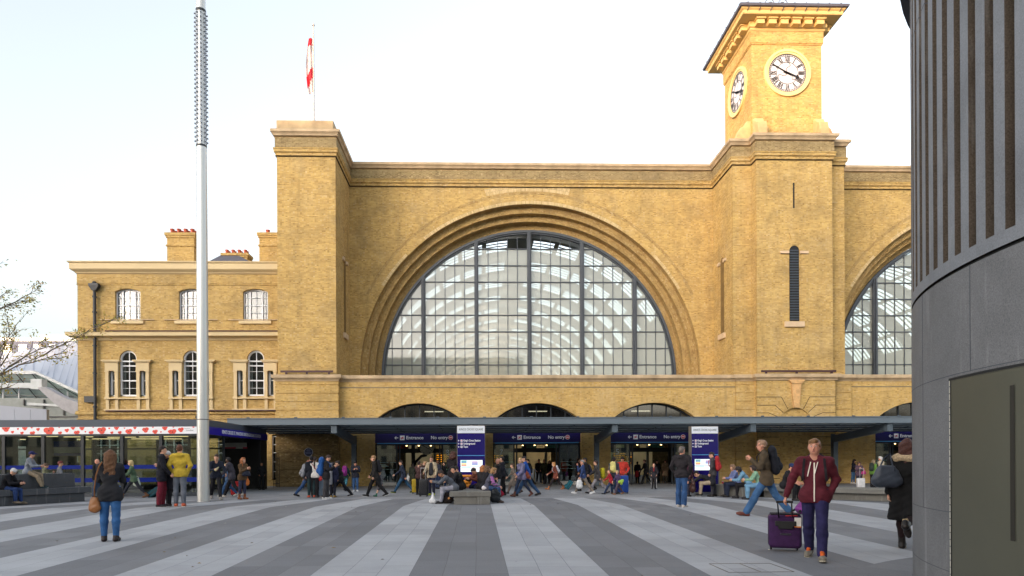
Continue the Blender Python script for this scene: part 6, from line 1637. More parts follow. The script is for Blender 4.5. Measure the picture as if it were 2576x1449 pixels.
def bag_sdf(name, label, cat, M, prims, col, kind='cloth', h=.018, noise=.004, group=None):
    s = SDF()
    for p in prims: s.cap(*p) if len(p) < 7 else s.p.append(p)
    V, F_ = s.mesh(h, noise=noise, seed=len(label)); o = add_mesh(name, V, F_, fabric(col, kind)); o.matrix_world = M; return tag(o, label, cat, group)
def backpack(key, label, col, size=1.0, col2=None, drop=0, straps=True):
    body, J, M, sc = PEOPLE[key]; u2 = J['u2']; bk = nrm(np.cross(V3(1, 0, 0), u2)); bk = bk if bk[1] > 0 else -bk
    c = J['chest'] + u2 * (.05 - drop) + bk * (.105 + .062 * size); X = V3(1, 0, 0); B = np.array([X * .95, bk * 1.25, u2 * .9])
    s = SDF(); s.cap(c - u2 * .17 * size - X * .05, c + u2 * .15 * size - X * .045, .095 * size, .085 * size, k=.05, B=B); s.cap(c - u2 * .17 * size + X * .05, c + u2 * .15 * size + X * .045, .095 * size, .085 * size, k=.05, B=B)
    V, F_ = s.mesh(.018, noise=.004); o = add_mesh('backpack', V, F_, fabric(col, 'cloth')); o.matrix_world = M; tag(o, label, 'backpack', 'backpacks and rucksacks being worn')
    s = SDF(); s.cap(c + bk * .075 * size - u2 * .13 * size - X * .035, c + bk * .075 * size - u2 * .13 * size + X * .035, .07 * size, k=.04, B=B); s.cap(c + bk * .06 * size - u2 * .02 - X * .03, c + bk * .06 * size - u2 * .02 + X * .03, .055 * size, k=.04, B=B)
    V, F_ = s.mesh(.018); add_mesh('pocket', V, F_, fabric(col2 or col, 'cloth'), o)
    if straps:
        for q in (-1, 1):
            mb = MB(); n = J['neck']; pts = [c + u2 * .13 * size + X * q * .07, n + X * q * .085 + bk * .06 - u2 * .0, n + X * q * .095 - bk * .03 + u2 * .035, n + X * q * .105 - bk * .13 - u2 * .05, J['chest'] + X * q * .125 - bk * .15, J['chest'] + X * q * .155 - bk * .06 - u2 * .12, c - u2 * .16 * size + X * q * .09]
            pts = [Vector(p) for p in pts]; vs = []
            for i, p in enumerate(pts): vs += [p + Vector((-.018, 0, 0)), p + Vector((.018, 0, 0)), p + Vector((.018, 0, 0)) + Vector(-bk * .014), p + Vector((-.018, 0, 0)) + Vector(-bk * .014)]
            mb.add(vs, [(4 * i + a, 4 * i + (a + 1) % 4, 4 * i + 4 + (a + 1) % 4, 4 * i + 4 + a) for i in range(len(pts) - 1) for a in range(4)]); mb.build('strap', fabric(col, 'cloth'), o)
    return o
def handbag(label, p, hd, col, w=.32, hh=.26, d=.12, strap=None, kind='shiny', name='handbag', loop=.16, cat='bag'):
    M = Matrix.Translation(p) @ Matrix.Rotation(math.radians(hd), 4, 'Z')
    s = SDF(); B = np.array([V3(.8, 0, 0), V3(0, 1.5, 0), V3(0, 0, 1.0)]) ; r = hh * .32
    s.cap((-w / 2 + r, 0, -hh + r * .9), (w / 2 - r, 0, -hh + r * .9), r, k=.05, B=B); s.cap((-w / 2 + r * 1.2, 0, -hh * .35), (w / 2 - r * 1.2, 0, -hh * .35), r * .8, k=.06, B=B)
    s.cap((-w * .2, 0, -.03), (w * .2, 0, -.03), r * .35, k=.06)
    V, F_ = s.mesh(.016, noise=.004, seed=3); o = add_mesh(name, V, F_, fabric(col, kind)); o.matrix_world = M; tag(o, label, cat, 'bags carried or set down by people')
    q = MB()
    if strap: q.tube([M.inverted() @ Vector(x) for x in strap], .012, 6)
    else: q.tube([(-w * .25, 0, -.04), (-w * .2, 0, loop * .7), (0, 0, loop), (w * .2, 0, loop * .7), (w * .25, 0, -.04)], .009, 6)
    q.build('bag_strap', fabric(col, 'cloth'), o); return o
def plasticbag(label, p, col=(235, 236, 238), w=.26, hh=.34, name='plastic_bag'):
    return handbag(label, p, rnd.uniform(-20, 20), col, w, hh, .14, None, 'shiny', name, .1)
# ---------------------------------------------------------------- the people
RG = {1: (0, 1006.2, .20366), 2: (375.7, 1006.2, .18521), 3: (697.7, 1046.5, .15742), 4: (979.4, 1046.5, .16667), 5: (1261.2, 1046.5, .1574), 6: (1583.2, 1046.5, .17589), 7: (1811.2, 1073.3, .25923), 8: (161, 1100.2, .19445)}
def c_(r, x, y): a, b, k = RG[r]; return a + x * k, b + y * k
def PP(key, label, r, x, yf, yt, **kw):
    px, pyf = c_(r, x, yf); _, pyt = c_(r, x, yt)
    return person(key, label, px, pyf, pyt, **kw)
def seat_at(r, x, y, zs):         # point at height zs seen at this place of the picture
    px, py = c_(r, x, y); d = _ray(px, py); t = (zs - EYE) / d.z; return Vector((0, 0, EYE)) + d * t
DN, BLK, GRY = (38, 40, 52), (26, 26, 30), (98, 100, 108)
JEAN = (44, 82, 136); DJ = (34, 44, 70)
# --- left
PP('longhair', 'woman with long brown hair seen from behind in dark sweater and blue jeans', 8, 600, 1345, 158, pose='phone', hd=172, top=((44, 44, 50), 'sweater'), legc=(48, 104, 172), shoe=(44, 34, 34), hair=('long', (120, 78, 46)), fem=1, h=.014, det=1, flare=.0, head=(0, 8), hem=.13, sw=1.1)
p_ = wpt('longhair', (.24, .02, .80)); q_ = wpt('longhair', (-.10, -.02, 1.44)); m_ = wpt('longhair', (.08, .17, 1.25)); m2_ = wpt('longhair', (.20, .15, 1.0))
handbag('tan leather bag with fringe hanging at the hip of the long-haired woman', wpt('longhair', (.25, .03, .84)), 168, (158, 98, 50), .21, .29, .09, strap=(wpt('longhair', (.25, .03, .84)), wpt('longhair', (.24, .11, 1.0)), wpt('longhair', (.205, .155, 1.25)), wpt('longhair', (.16, .12, 1.42)), wpt('longhair', (.13, .0, 1.50))))
bd = Vector((math.cos(ang), math.sin(ang), 0)); bn = Vector((-math.sin(ang), math.cos(ang), 0))
def on_left(r, x, off):          # a point of the left bench, off metres behind its front edge
    px, _ = c_(r, x, 0); d = _ray(px, 1200); o2 = ga_ + bn * off; den = bd.x * d.y - bd.y * d.x; t = (o2.x * bd.y - o2.y * bd.x) / (d.x * bd.y - d.y * bd.x); return Vector((d.x * t, d.y * t, 0))
gb0 = on_left(1, 60, .25)
person('oldman', 'white-haired man in black jacket sitting at the left edge looking at his phone', 0, 0, loc=gb0, H=1.36, pose='sit', hd=62, sz=.50, top=((24, 24, 32), 'jacket'), legc=(36, 64, 124), shoe=(140, 124, 100), hair=('short', (226, 226, 228)), glasses=1, head=(0, 26), lean=16, h=.018)
bag_sdf('rucksack', 'black rucksack on the bench beside the white-haired man', 'backpack', Matrix.Translation(on_left(1, 215, .2) + Vector((0, 0, .60))), [((-.09, 0, .16), (.09, 0, .2), .14, .12, .06), ((0, -.1, .1), (.1, -.1, .12), .08, .08, .05)], (22, 24, 30))
gc0 = on_left(1, 340, .62)
person('capboy', 'young man in star-patterned blue cap and grey hoodie perched on the tall block', 0, 0, loc=gc0 + Vector((0, 0, .585)), H=1.40, pose='sit', hd=72, sz=.55, top=((142, 150, 162), 'hoodie'), legc=(160, 140, 114), legk='chino', shoe=(20, 54, 62), solec=(220, 224, 226), hair=('cap', (40, 44, 110)), head=(0, 0), lean=8, h=.018, leg=((72, 66), (62, 40)))
PP('bunkid', 'girl with brown hair in a bun and olive top behind the tall bench block', 1, 548, 1165, 780, Y=28.6, pose='phone', hd=100, top=((110, 112, 84), 'jacket'), legc=DJ, hair=('bun', (100, 74, 50)), fem=1)
PP('redglass', 'woman with short red hair, glasses and grey dress under dark cardigan', 1, 720, 1180, 752, Y=28.9, pose='walk', hd=85, top=((136, 138, 146), 'dress'), legc=(50, 44, 50), hair=('short', (124, 46, 42)), fem=1, glasses=1, sw=1.1)
handbag('green and blue carrier bag beside the woman in grey dress', wpt('redglass', (.26, .1, .62)), 80, (40, 170, 110), .2, .3, name='carrier_bag')
for k, (x, yt, c, lab) in enumerate(((845, 760, (34, 30, 40), 'dark-haired person in dark coat inside the glass entrance'), (960, 770, (176, 160, 110), 'person in cream coat with hood inside the glass entrance'), (450, 790, (50, 50, 60), 'person in grey inside the glass entrance behind the tall block'))):
    px, py = c_(1, x, yt); person('in%d' % k, lab, px, 0, py, Y=32.6, pose='stand', hd=(120, 160, 200)[k], top=(c, 'coat'), legc=BLK, hair=('short', (30, 26, 28)), group='people inside the glass entrance', h=.024)
PP('bald1', 'bald man in black jacket partly hidden by the long-haired woman', 1, 1190, 1200, 728, Y=29.4, pose='stand', hd=60, top=((20, 22, 28), 'jacket'), legc=(62, 84, 116), hair=('bald', (0, 0, 0)), skin='p')
PP('blonde1', 'blonde woman in green jacket walking left and pulling two suitcases', 8, 905, 782, 293, pose='stride2', hd=-88, top=((84, 112, 84), 'jacket'), legc=(44, 46, 58), legk='tight', shoe=(124, 78, 44), boot=1, hair=('bob', (216, 184, 124)), fem=1)
l_ = gp(*c_(8, 1095, 775)); suitcase('teal suitcase trailing behind the blonde woman in green', l_, 90, .42, .6, .26, (30, 82, 96), 52, .5)
l_ = gp(*c_(8, 1180, 778)) + Vector((.1, .35, 0)); suitcase('black suitcase leaning behind the teal suitcase', l_, 90, .42, .62, .28, (34, 34, 40), 48, .4)
plasticbag('pale printed carrier bag in the hand of the blonde woman in green', gp(*c_(8, 960, 780)) + Vector((0, -.1, .85)), (190, 204, 186))
PP('redtrous', 'man in navy coat and dark red trousers standing side-on', 8, 1265, 900, 110, pose='stand2', hd=88, top=((24, 24, 36), 'coat'), legc=(122, 20, 42), legk='cord', shoe=(36, 24, 32), solec=(226, 226, 226), hair=('short', (44, 30, 26)), h=.017, det=1, hem=.16, hood=1, flare=.012)
PP('whitehat', 'woman in white woolly hat and navy coat standing between two men', 8, 1345, 890, 178, pose='phone', hd=-60, top=((34, 34, 48), 'coat'), legc=(24, 24, 30), shoe=(24, 22, 26), hair=('beanie', (226, 226, 226)), fem=1, h=.017, hem=.34, head=(0, -5))
PP('yellow', 'man in bright yellow hooded jacket and grey jeans seen from behind', 8, 1500, 895, 90, pose='pocket', hd=176, top=((222, 184, 44), 'jacket'), legc=(104, 110, 124), shoe=(206, 84, 44), solec=(226, 214, 196), hair=('short', (112, 66, 44)), h=.016, boot=1, hood=1, hem=.06, head=(-10, 0))
PP('navyman', 'man in navy sweatshirt and black trousers walking towards the camera with a bottle', 2, 905, 1348, 735, pose='walk', hd=8, top=((34, 40, 60), 'sweater'), legc=(30, 30, 36), legk='c', shoe=(146, 140, 134), solec=(190, 186, 180), hair=('short', (70, 50, 38)), arm=((20, 22, 30, 5), (14, 12, 85, 35)), lean=10, twist=8, head=(-15, 10))
h_ = hand_w('navyman', 1); mb = MB(); mb.cyl((-.05, 0, -.06), (.07, 0, .06), .032, .03, 12); mb.cyl((.07, 0, .06), (.1, 0, .09), .018, .018, 8); b_ = mb.build('drink_bottle', plain('bottle_cream', (206, 196, 150), .4), None); b_.location = h_; tag(b_, 'cream drink bottle in the hand of the man in navy', 'bottle')
PP('darkgrey', 'man in charcoal jacket bending forward to the left beside red suitcase', 2, 1120, 1322, 775, pose='walk2', hd=-110, top=((66, 62, 74), 'jacket'), legc=(26, 24, 30), legk='c', shoe=(200, 190, 180), hair=('short', (24, 22, 26)), skin='d', lean=10)
PP('jeans2', 'person in blue jeans mostly hidden behind the man in charcoal jacket', 2, 1070, 1312, 860, pose='walk', hd=-80, top=((60, 90, 130), 'jacket'), legc=(44, 84, 136), shoe=(220, 216, 200), hair=('short', (190, 160, 120)), skin='l')
l_ = gp(*c_(2, 1180, 1302)); suitcase('red suitcase beside the red-haired woman', l_, 10, .46, .62, .28, (190, 30, 30), 0, .2)
PP('redhair', 'red-haired woman in brown jacket and navy jeans holding a dark bag', 2, 1265, 1348, 780, pose='phone', hd=40, top=((104, 76, 48), 'jacket'), legc=(54, 58, 86), legk='tight', shoe=(150, 82, 46), boot=1, hair=('longfront', (196, 112, 62)), fem=1, head=(20, -2), lean=3)
handbag('orange bag at the hip of the red-haired woman', wpt('redhair', (.17, -.05, .86)), 40, (232, 116, 34), .2, .3)
handbag('dark blue bundle held by the red-haired woman', wpt('redhair', (.0, -.24, 1.18)), 40, (36, 40, 62), .34, .22, loop=.02, name='shoulder_bag')
px, py = c_(2, 1520, 840); person('guard', 'man in black standing in the dark underground entrance', px, 0, py, Y=37.3, pose='pocket', hd=20, top=((18, 18, 22), 'jacket'), legc=(16, 16, 20), shoe=(16, 16, 18), hair=('short', (24, 22, 24)), skin='m', h=.024)
for k, (x, c) in enumerate(((585, (30, 50, 60)), (430, (60, 40, 70)))):
    px, py = c_(2, x, 880); person('ins%d' % k, ('person in dark green inside the glass beside the mast', 'person in purple inside the glass behind the yellow jacket')[k], px, 0, py, Y=33.2, pose='pocket', hd=30 + 120 * k, top=(c, 'coat'), legc=BLK, group='people inside the glass entrance', h=.026)
# --- by the sooty pier
PP('ponytail', 'woman with long black ponytail, white blouse and black trousers seen from behind', 3, 600, 1300, 648, pose='stand2', hd=170, top=((236, 230, 222), 'sweater'), legc=(24, 22, 28), legk='c', shoe=(60, 50, 54), hair=('pony', (40, 26, 26)), fem=1, flare=.01)
handbag('small red shoulder bag of the woman with ponytail', wpt('ponytail', (-.22, .02, .90)), 165, (198, 40, 40), .2, .2, strap=(wpt('ponytail', (-.22, .03, .88)), wpt('ponytail', (-.1, .15, 1.15)), wpt('ponytail', (.12, .1, 1.46))))
PP('darkback', 'dark-haired man behind the woman with ponytail wearing orange shoes', 3, 548, 1300, 632, pose='stand', hd=190, top=((30, 34, 46), 'jacket'), legc=(34, 60, 66), shoe=(206, 74, 40), hair=('short', (26, 22, 28)))
PP('greybag', 'person in dark top walking away left of the woman in white blouse', 3, 465, 1280, 702, pose='stride', hd=100, top=((48, 44, 52), 'jacket'), legc=(44, 78, 130), shoe=(28, 24, 28), hair=('short', (150, 90, 70)), fem=1)
backpack('greybag', 'light grey backpack at the left of the group by the pier', (148, 150, 158), 1.15, drop=.04)
PP('bluepack', 'man in black jacket and grey trousers looking down at his phone', 3, 785, 1328, 620, pose='phone', hd=78, top=((40, 36, 40), 'jacket'), legc=(70, 68, 72), legk='c', shoe=(206, 206, 208), solec=(236, 236, 236), hair=('short', (58, 38, 32)), h=.018, flare=.014, hem=.12)
backpack('bluepack', 'large blue hiking rucksack on the man looking at his phone', (30, 92, 176), 1.45)
PP('navyhood', 'person in navy coat just beyond the man with phone', 3, 890, 1300, 732, pose='stand', hd=160, top=((30, 34, 66), 'coat'), legc=(30, 32, 48), shoe=(170, 130, 50), hair=('short', (36, 28, 32)), hem=.16)
mb = MB(); mb.box(-.09, .09, -.06, .06, .0, .95); b_ = mb.build('instrument_case', fabric((128, 130, 140), 'cloth'), None, bevel=.05); q = wpt('navyhood', (.05, .22, .62)); b_.location = q; tag(b_, 'long grey case on the back of the person in navy coat', 'case')
PP('blackcoat', 'man in long black coat striding away to the left', 3, 1010, 1285, 712, pose='stride2', hd=-95, top=((22, 24, 28), 'coat'), legc=(24, 26, 34), legk='c', shoe=(30, 30, 34), solec=(214, 212, 208), hair=('short', (50, 36, 30)), hem=.14)
PP('purplepack', 'person in green top with teal leggings behind the man in black coat', 3, 1088, 1198, 762, pose='walk', hd=160, top=((40, 74, 66), 'jacket'), legc=(60, 130, 150), legk='tight', shoe=(40, 42, 52), boot=1, hair=('bun', (120, 90, 60)), fem=1)
backpack('purplepack', 'purple rucksack worn near the canopy post', (150, 36, 136), 1.2)
PP('postman', 'man in dark zip jacket and blue jeans standing alone by the canopy post', 3, 1250, 1203, 726, pose='phone', hd=0, top=((42, 44, 58), 'jacket'), legc=(52, 92, 146), shoe=(226, 226, 228), solec=(240, 240, 240), hair=('short', (34, 28, 28)), skin='p', sw=1.1)
PP('suit', 'man with glasses in dark suit walking left in front of the doors', 3, 1570, 1288, 628, pose='walk2', hd=-92, top=((44, 40, 38), 'jacket'), legc=(28, 26, 30), legk='c', shoe=(30, 28, 30), solec=(220, 220, 218), hair=('short', (176, 130, 84)), glasses=1, hem=.14, arm=((-4, 8, 14, 4), (8, 8, 22, 6)))
backpack('suit', 'black backpack on the man in dark suit', (34, 34, 42), 1.0)
PP('greenboot', 'child in grey skirt and green boots behind the man in suit', 3, 1655, 1285, 880, pose='walk', hd=-80, top=((90, 90, 98), 'dress'), legc=None, shoe=(26, 110, 74), boot=1, hair=('short', (150, 110, 80)), fem=1, skin='l')
l_ = gp(*c_(3, 605, 1288)); suitcase('cream hard suitcase standing behind the woman with ponytail', l_, 0, .34, .74, .3, (206, 198, 186), 0, .1, hard=True)
l_ = gp(*c_(3, 690, 1292)); suitcase('silver striped suitcase beside the grey-trousered man', l_, 20, .26, .78, .24, (160, 180, 202), 0, .08, hard=True)
# --- centre left
PP('jacketL', 'man in navy jacket and jeans walking left pulling a trolley', 4, 215, 1160, 672, pose='stride', hd=-88, top=((34, 44, 66), 'jacket'), legc=(40, 86, 124), shoe=(56, 70, 50), solec=(190, 200, 90), hair=('short', (56, 38, 32)))
px, py = c_(4, 350, 712); person('greenbk', 'woman in dark green coat with white bag in front of the doors', px, 0, py, Y=38.5, pose='walk', hd=170, top=((52, 58, 44), 'coat'), legc=BLK, hair=('long', (40, 30, 28)), fem=1, h=.024)
plasticbag('white carrier bag held by woman in green coat', wpt('greenbk', (.25, 0, .85)))
PP('maroon', 'man in maroon-brown sweater and black trousers photographing the doors', 4, 445, 1188, 680, pose='camera', hd=150, top=((82, 50, 50), 'sweater'), legc=(24, 22, 26), legk='c', hair=('short', (56, 42, 38)))
PP('phonewoman', 'fair-haired woman in brown top raising a phone next to the maroon sweater', 4, 548, 1180, 680, pose='camera', hd=-120, top=((96, 74, 56), 'jacket'), legc=(38, 38, 70), hair=('bun', (176, 136, 92)), fem=1)
PP('beige', 'man in beige bomber jacket, black shirt and glasses facing the camera', 4, 640, 1198, 612, pose='stand2', hd=-14, top=((196, 176, 142), 'jacket'), legc=(38, 40, 66), shoe=(200, 214, 40), hair=('short', (88, 60, 50)), glasses=1, arm=((8, 12, 20, 8), (14, 16, 48, 0)))
sh_f = SDF(); J_ = PEOPLE['beige'][1]
for q in (-.04, 0, .04): sh_f.cap(J_['chest'] + V3(q, -.062, -.28), J_['chest'] + V3(q * .5, -.050, .15), .088, .070, k=.03); V_, F_ = sh_f.mesh(.02); add_mesh('shirt_front', V_, F_, fabric((50, 50, 56), 'cloth'), PEOPLE['beige'][0])
l_ = gp(*c_(4, 392, 1172)); suitcase('yellow suitcase standing by the man in maroon sweater', l_, 0, .32, .66, .26, (214, 176, 30), 0, .45, hard=True)
l_ = gp(*c_(4, 520, 1214)); suitcase('black hard suitcase held by the man in beige jacket', l_, -6, .40, .72, .28, (40, 42, 48), 0, .48, hard=True, hcol=(190, 190, 190))
px, py = c_(4, 728, 672); person('reddish', 'auburn-haired person in navy behind the beige jacket', px, 0, py, Y=37.0, pose='stand', hd=150, top=((40, 44, 64), 'jacket'), hair=('short', (140, 90, 66)), h=.024)
px, py = c_(4, 838, 692); person('boy3', 'short dark-haired person in the doorway under the amber board', px, 0, py, Y=37.6, pose='stand', hd=-80, top=((30, 32, 36), 'jacket'), hair=('short', (70, 50, 40)), h=.024)
px, py = c_(4, 960, 545); person('afro', 'person with big curly brown hair and black coat seen from behind', px, 0, py, Y=27.6, pose='phone', hd=165, top=((34, 28, 34), 'coat'), legc=BLK, hair=('afro', (84, 44, 36)), fem=1, sw=1.15)
fs = gp(*c_(4, 720, 1330))
person('seatgrey', 'man in grey hoodie and pale sweatpants bent over his phone on the bench', 0, 0, loc=Vector((BX0 + .16, fs.y + .35, 0)), H=1.22, pose='sitbow', hd=-84, sz=.44, top=((92, 98, 110), 'hoodie'), legc=(156, 156, 172), legk='c', shoe=(28, 28, 32), solec=(226, 226, 230), hair=('short', (54, 40, 34)), skin='m', h=.016, det=1, lean=36, head=(0, 22), leg=((84, 76), (86, 84)))
person('seatblack', 'man with slick black hair and black jacket sitting on the bench facing left', 0, 0, loc=Vector((BX0 + .32, fs.y + 1.15, 0)), H=1.36, pose='sit', hd=-80, sz=.44, top=((30, 28, 36), 'jacket'), legc=DJ, hair=('short', (22, 22, 26)), glasses=1, lean=14)
person('seatgreen', 'person in olive parka sitting further along the bench', 0, 0, loc=Vector((BX0 + .38, fs.y + 1.95, 0)), H=1.36, pose='sit', hd=-70, sz=.44, top=((52, 54, 46), 'hoodie'), legc=DJ, hair=('short', (40, 34, 32)), lean=14)
person('seatmaroon', 'dark-haired person in rust-brown coat bowed over at the far end of the bench', 0, 0, loc=Vector((BX1 - .30, fs.y + 2.45, 0)), H=1.28, pose='sitbow', hd=-50, sz=.44, top=((118, 58, 42), 'coat'), legc=DJ, hair=('short', (40, 28, 32)), lean=26)
person('seatginger', 'ginger-haired person in black coat sitting on the bench with back to the camera', 0, 0, loc=Vector((BX1 - .34, fs.y + 1.75, 0)), H=1.38, pose='sit', hd=140, sz=.44, top=((40, 36, 40), 'coat'), legc=DJ, hair=('bob', (186, 108, 52)), fem=1, lean=4)
person('seatbrown', 'brown-haired person with fur-trimmed black coat between two women on the bench', 0, 0, loc=Vector((BX1 - .22, fs.y + 1.05, 0)), H=1.36, pose='sit', hd=115, sz=.44, top=((30, 28, 36), 'coat'), legc=DJ, hair=('bob', (120, 84, 56)), fem=1, lean=6)
person('seatlilac', 'woman in grey gilet with lilac sleeves sitting on the right side of the bench', 0, 0, loc=Vector((BX1 - .14, fs.y + .42, 0)), H=1.30, pose='sit', hd=92, sz=.44, top=((84, 84, 104), 'jacket'), legc=(46, 74, 120), shoe=(84, 62, 48), boot=1, hair=('bob', (168, 122, 72)), fem=1, h=.016, lean=16, arm=((18, 8, 40, 14), (18, 8, 40, 14)))
J_ = PEOPLE['seatlilac'][1]; s_f = SDF()
for a_ in J_['arms']: s_f.cap(a_[0] - V3(a_[4] * -.012, 0, 0.01), a_[1], .068, .062, k=.02); s_f.cap(a_[1], a_[1] + (a_[2] - a_[1]) * .97, .060, .045, k=.03)
V_, F_ = s_f.mesh(.016, noise=.004); add_mesh('sleeve', V_, F_, fabric((184, 104, 184), 'cloth'), PEOPLE['seatlilac'][0])
s_f = SDF(); s_f.cap(J_['hip'] + V3(-.07, .03, .01), J_['hip'] + V3(.07, .03, .01), .150, k=.02, B=np.diag([1, 1, 1.5])); V_, F_ = s_f.mesh(.018); add_mesh('shirt_tail', V_, F_, fabric((232, 226, 232), 'cloth'), PEOPLE['seatlilac'][0])
fb_ = gp(*c_(4, 850, 1328))
bag_sdf('shopping_bag', 'black bag with round gold emblem on the ground beside the bench', 'bag', Matrix.Translation(Vector((BX0 - .12, fs.y + .3, 0))), [((-.10, 0, .14), (.10, 0, .14), .13, .13, .05), ((-.09, 0, .32), (.09, 0, .32), .10, .08, .05)], (40, 30, 32))
mb = MB(); mb.cyl((BX0 - .05, fs.y + .14, .2), (BX0 - .05, fs.y + .17, .2), .04, n=12); ob_ = mb.build('round_emblem', plain('emblem_gold', (190, 130, 70), .5), None); par_ = [o for o in S.objects if o.name == 'shopping_bag'][0]; ob_.parent = par_; ob_.matrix_parent_inverse = par_.matrix_world.inverted()
q_ = gp(*c_(4, 655, 1326)); bag_sdf('plastic_bag', 'crumpled white plastic bag standing on the ground left of the bench', 'bag', Matrix.Translation(q_ + Vector((0, .1, 0))), [((-.04, 0, .10), (.05, 0, .10), .10, .10, .05), ((0, 0, .22), (0, 0, .40), .07, .02, .05)], (226, 228, 232), 'shiny')
q_ = at(c_(4, 1175, 0)[0], 1164, fs.y + 2.75); q_.z = .465; bag_sdf('carrier_bag', 'bright orange carrier bag standing on the bench', 'bag', Matrix.Translation(q_), [((-.11, 0, .08), (.11, 0, .08), .07, .07, .04), ((-.16, 0, .48), (.12, 0, .48), .05, .05, .08), ((-.12, 0, .25), (.10, 0, .25), .08, .08, .08)], (246, 148, 30), 'shiny')
handbag('black fabric bag hanging at the knees of the woman in grey gilet', Vector((BX1 + .16, fs.y + .2, .50)), 10, (30, 34, 40), .26, .46, loop=.06)
PP('bald2', 'bald man in black hooded jacket and pale trousers standing by the navy sign', 4, 1650, 1225, 640, pose='stand', hd=-80, top=((32, 30, 36), 'hoodie'), legc=(140, 144, 156), hair=('bald', (0, 0, 0)), skin='p')
PP('darkman', 'dark-haired man in charcoal hooded jacket behind the bald man', 4, 1712, 1200, 608, pose='stand', hd=-100, top=((38, 40, 50), 'hoodie'), legc=BLK, hair=('short', (36, 28, 28)))
l_ = gp(*c_(5, 30, 1288)); suitcase('crimson trolley suitcase tilted to the right of the bench', l_, 90, .4, .5, .24, (196, 24, 62), -40, .3)
# --- centre right
px, py = c_(5, 200, 758); person('updo', 'woman with hair tied up and patterned dress under dark cardigan', px, c_(5, 200, 1240)[1], py, pose='walk', hd=-85, top=((120, 108, 98), 'dress'), legc=(110, 90, 80), shoe=(60, 50, 50), boot=1, hair=('bun', (90, 66, 52)), fem=1)
PP('lilac', 'blonde woman in lilac puffer jacket and dark jeans walking past the bench', 5, 330, 1288, 668, pose='walk2', hd=-55, top=((112, 108, 150), 'puffer'), legc=(36, 52, 84), legk='tight', shoe=(104, 56, 44), boot=1, hair=('short', (206, 168, 116)), fem=1, hem=.10, head=(65, 0))
PP('bluejkt', 'person in bright blue jacket and jeans behind the lilac puffer', 5, 415, 1275, 640, pose='stride', hd=-85, top=((34, 88, 190), 'jacket'), legc=(50, 86, 134), shoe=(50, 46, 48), hair=('short', (40, 34, 36)))
handbag('orange-brown shoulder bag between the lilac puffer and blue jacket', wpt('bluejkt', (.22, 0, .98)), 0, (190, 84, 50), .22, .3)
px, py = c_(5, 445, 688); person('darkbehind', 'man in dark jacket in front of the open doors', px, c_(5, 430, 1085)[1], py, pose='walk', hd=-60, top=((38, 44, 54), 'jacket'), legc=BLK, hair=('short', (40, 32, 30)), h=.024)
for k, (x, yt, yf, c, hr, lab, f_) in enumerate(((598, 690, 1085, (26, 24, 30), ('short', (40, 30, 26)), 'man in long black coat coming out of the doors', 0), (690, 692, 1085, (80, 82, 54), ('short', (120, 96, 66)), 'person in olive jacket coming out of the doors', 0), (765, 708, 1085, (34, 28, 34), ('bob', (60, 40, 34)), 'woman in black coming out of the doors', 1))):
    px, py = c_(5, x, yt); person('door%d' % k, lab, px, c_(5, x, yf)[1], py, ymax=44.6, pose=('walk', 'stride', 'walk2')[k], hd=(5, -10, 15)[k], top=(c, 'jacket'), legc=(34, 34, 44), shoe=(170, 160, 150) if k == 0 else (60, 50, 44), hair=hr, fem=f_, h=.023)
PP('plaid', 'long-haired blonde woman in plaid shirt pulling a teal case', 5, 870, 1175, 733, pose='stride', hd=-85, top=((130, 62, 46), 'jacket'), legc=(44, 34, 38), legk='tight', shoe=(190, 110, 56), boot=1, hair=('longfront', (206, 142, 78)), fem=1, hem=.18)
backpack('plaid', 'white and navy bag on the back of the blonde in plaid', (200, 200, 212), .9)
l_ = gp(*c_(5, 1030, 1175)); suitcase('small teal suitcase rolling behind the blonde in plaid', l_, 90, .34, .5, .24, (22, 104, 122), 34, .4)
PP('bluesweater', 'grey-haired man in blue sweater and tan trousers drinking as he walks', 5, 1315, 1242, 698, pose='mouth', hd=-88, top=((48, 72, 130), 'sweater'), legc=(140, 128, 116), legk='c', shoe=(240, 240, 240), solec=(244, 244, 244), hair=('short', (150, 144, 140)), skin='p', leg=((-26, 12), (30, 6)), arm=((10, 8, 12, 4), (45, 10, 125, 10)))
plasticbag('white plastic shopping bag in the hand of the man in blue sweater', hand_w('bluesweater', 0) + Vector((0, 0, -.05)), w=.26, hh=.40)
px, py = c_(5, 1365, 665); person('darkpack', 'man in black behind the blue sweater with a dark rucksack', px, c_(5, 1370, 1200)[1], py, pose='walk', hd=-85, top=((22, 22, 28), 'jacket'), legc=BLK, hair=('short', (30, 24, 26)), skin='m')
backpack('darkpack', 'dark navy rucksack behind the man in blue sweater', (34, 34, 60), 1.0, drop=.15)
PP('greyjkt', 'dark-haired woman in charcoal jacket and pale grey trousers walking left', 5, 1548, 1238, 708, pose='stride', hd=-88, top=((68, 66, 68), 'jacket'), legc=(158, 154, 162), legk='c', shoe=(36, 34, 40), hair=('short', (60, 36, 36)), fem=1, skin='f', hem=.14, flare=.02)
bag_sdf('rucksack', 'yellow bag behind the woman in charcoal jacket', 'bag', Matrix.Translation(wpt('greyjkt', (-.05, .22, 1.0))), [((0, 0, -.14), (0, 0, .14), .12, .10, .05)], (214, 200, 24))
PP('redkid', 'child in red jumper and jeans walking left', 5, 1750, 1250, 858, pose='stride', hd=-80, top=((196, 28, 44), 'sweater'), legc=(48, 64, 100), shoe=(50, 54, 60), hair=('bun', (140, 96, 66)), fem=1)
PP('purplekid', 'blonde child in purple top carrying something green beside the red jumper', 5, 1870, 1255, 868, pose='walk', hd=-60, top=((84, 66, 112), 'sweater'), legc=(92, 74, 92), legk='c', shoe=(170, 110, 60), boot=1, hair=('short', (216, 184, 130)), fem=1)
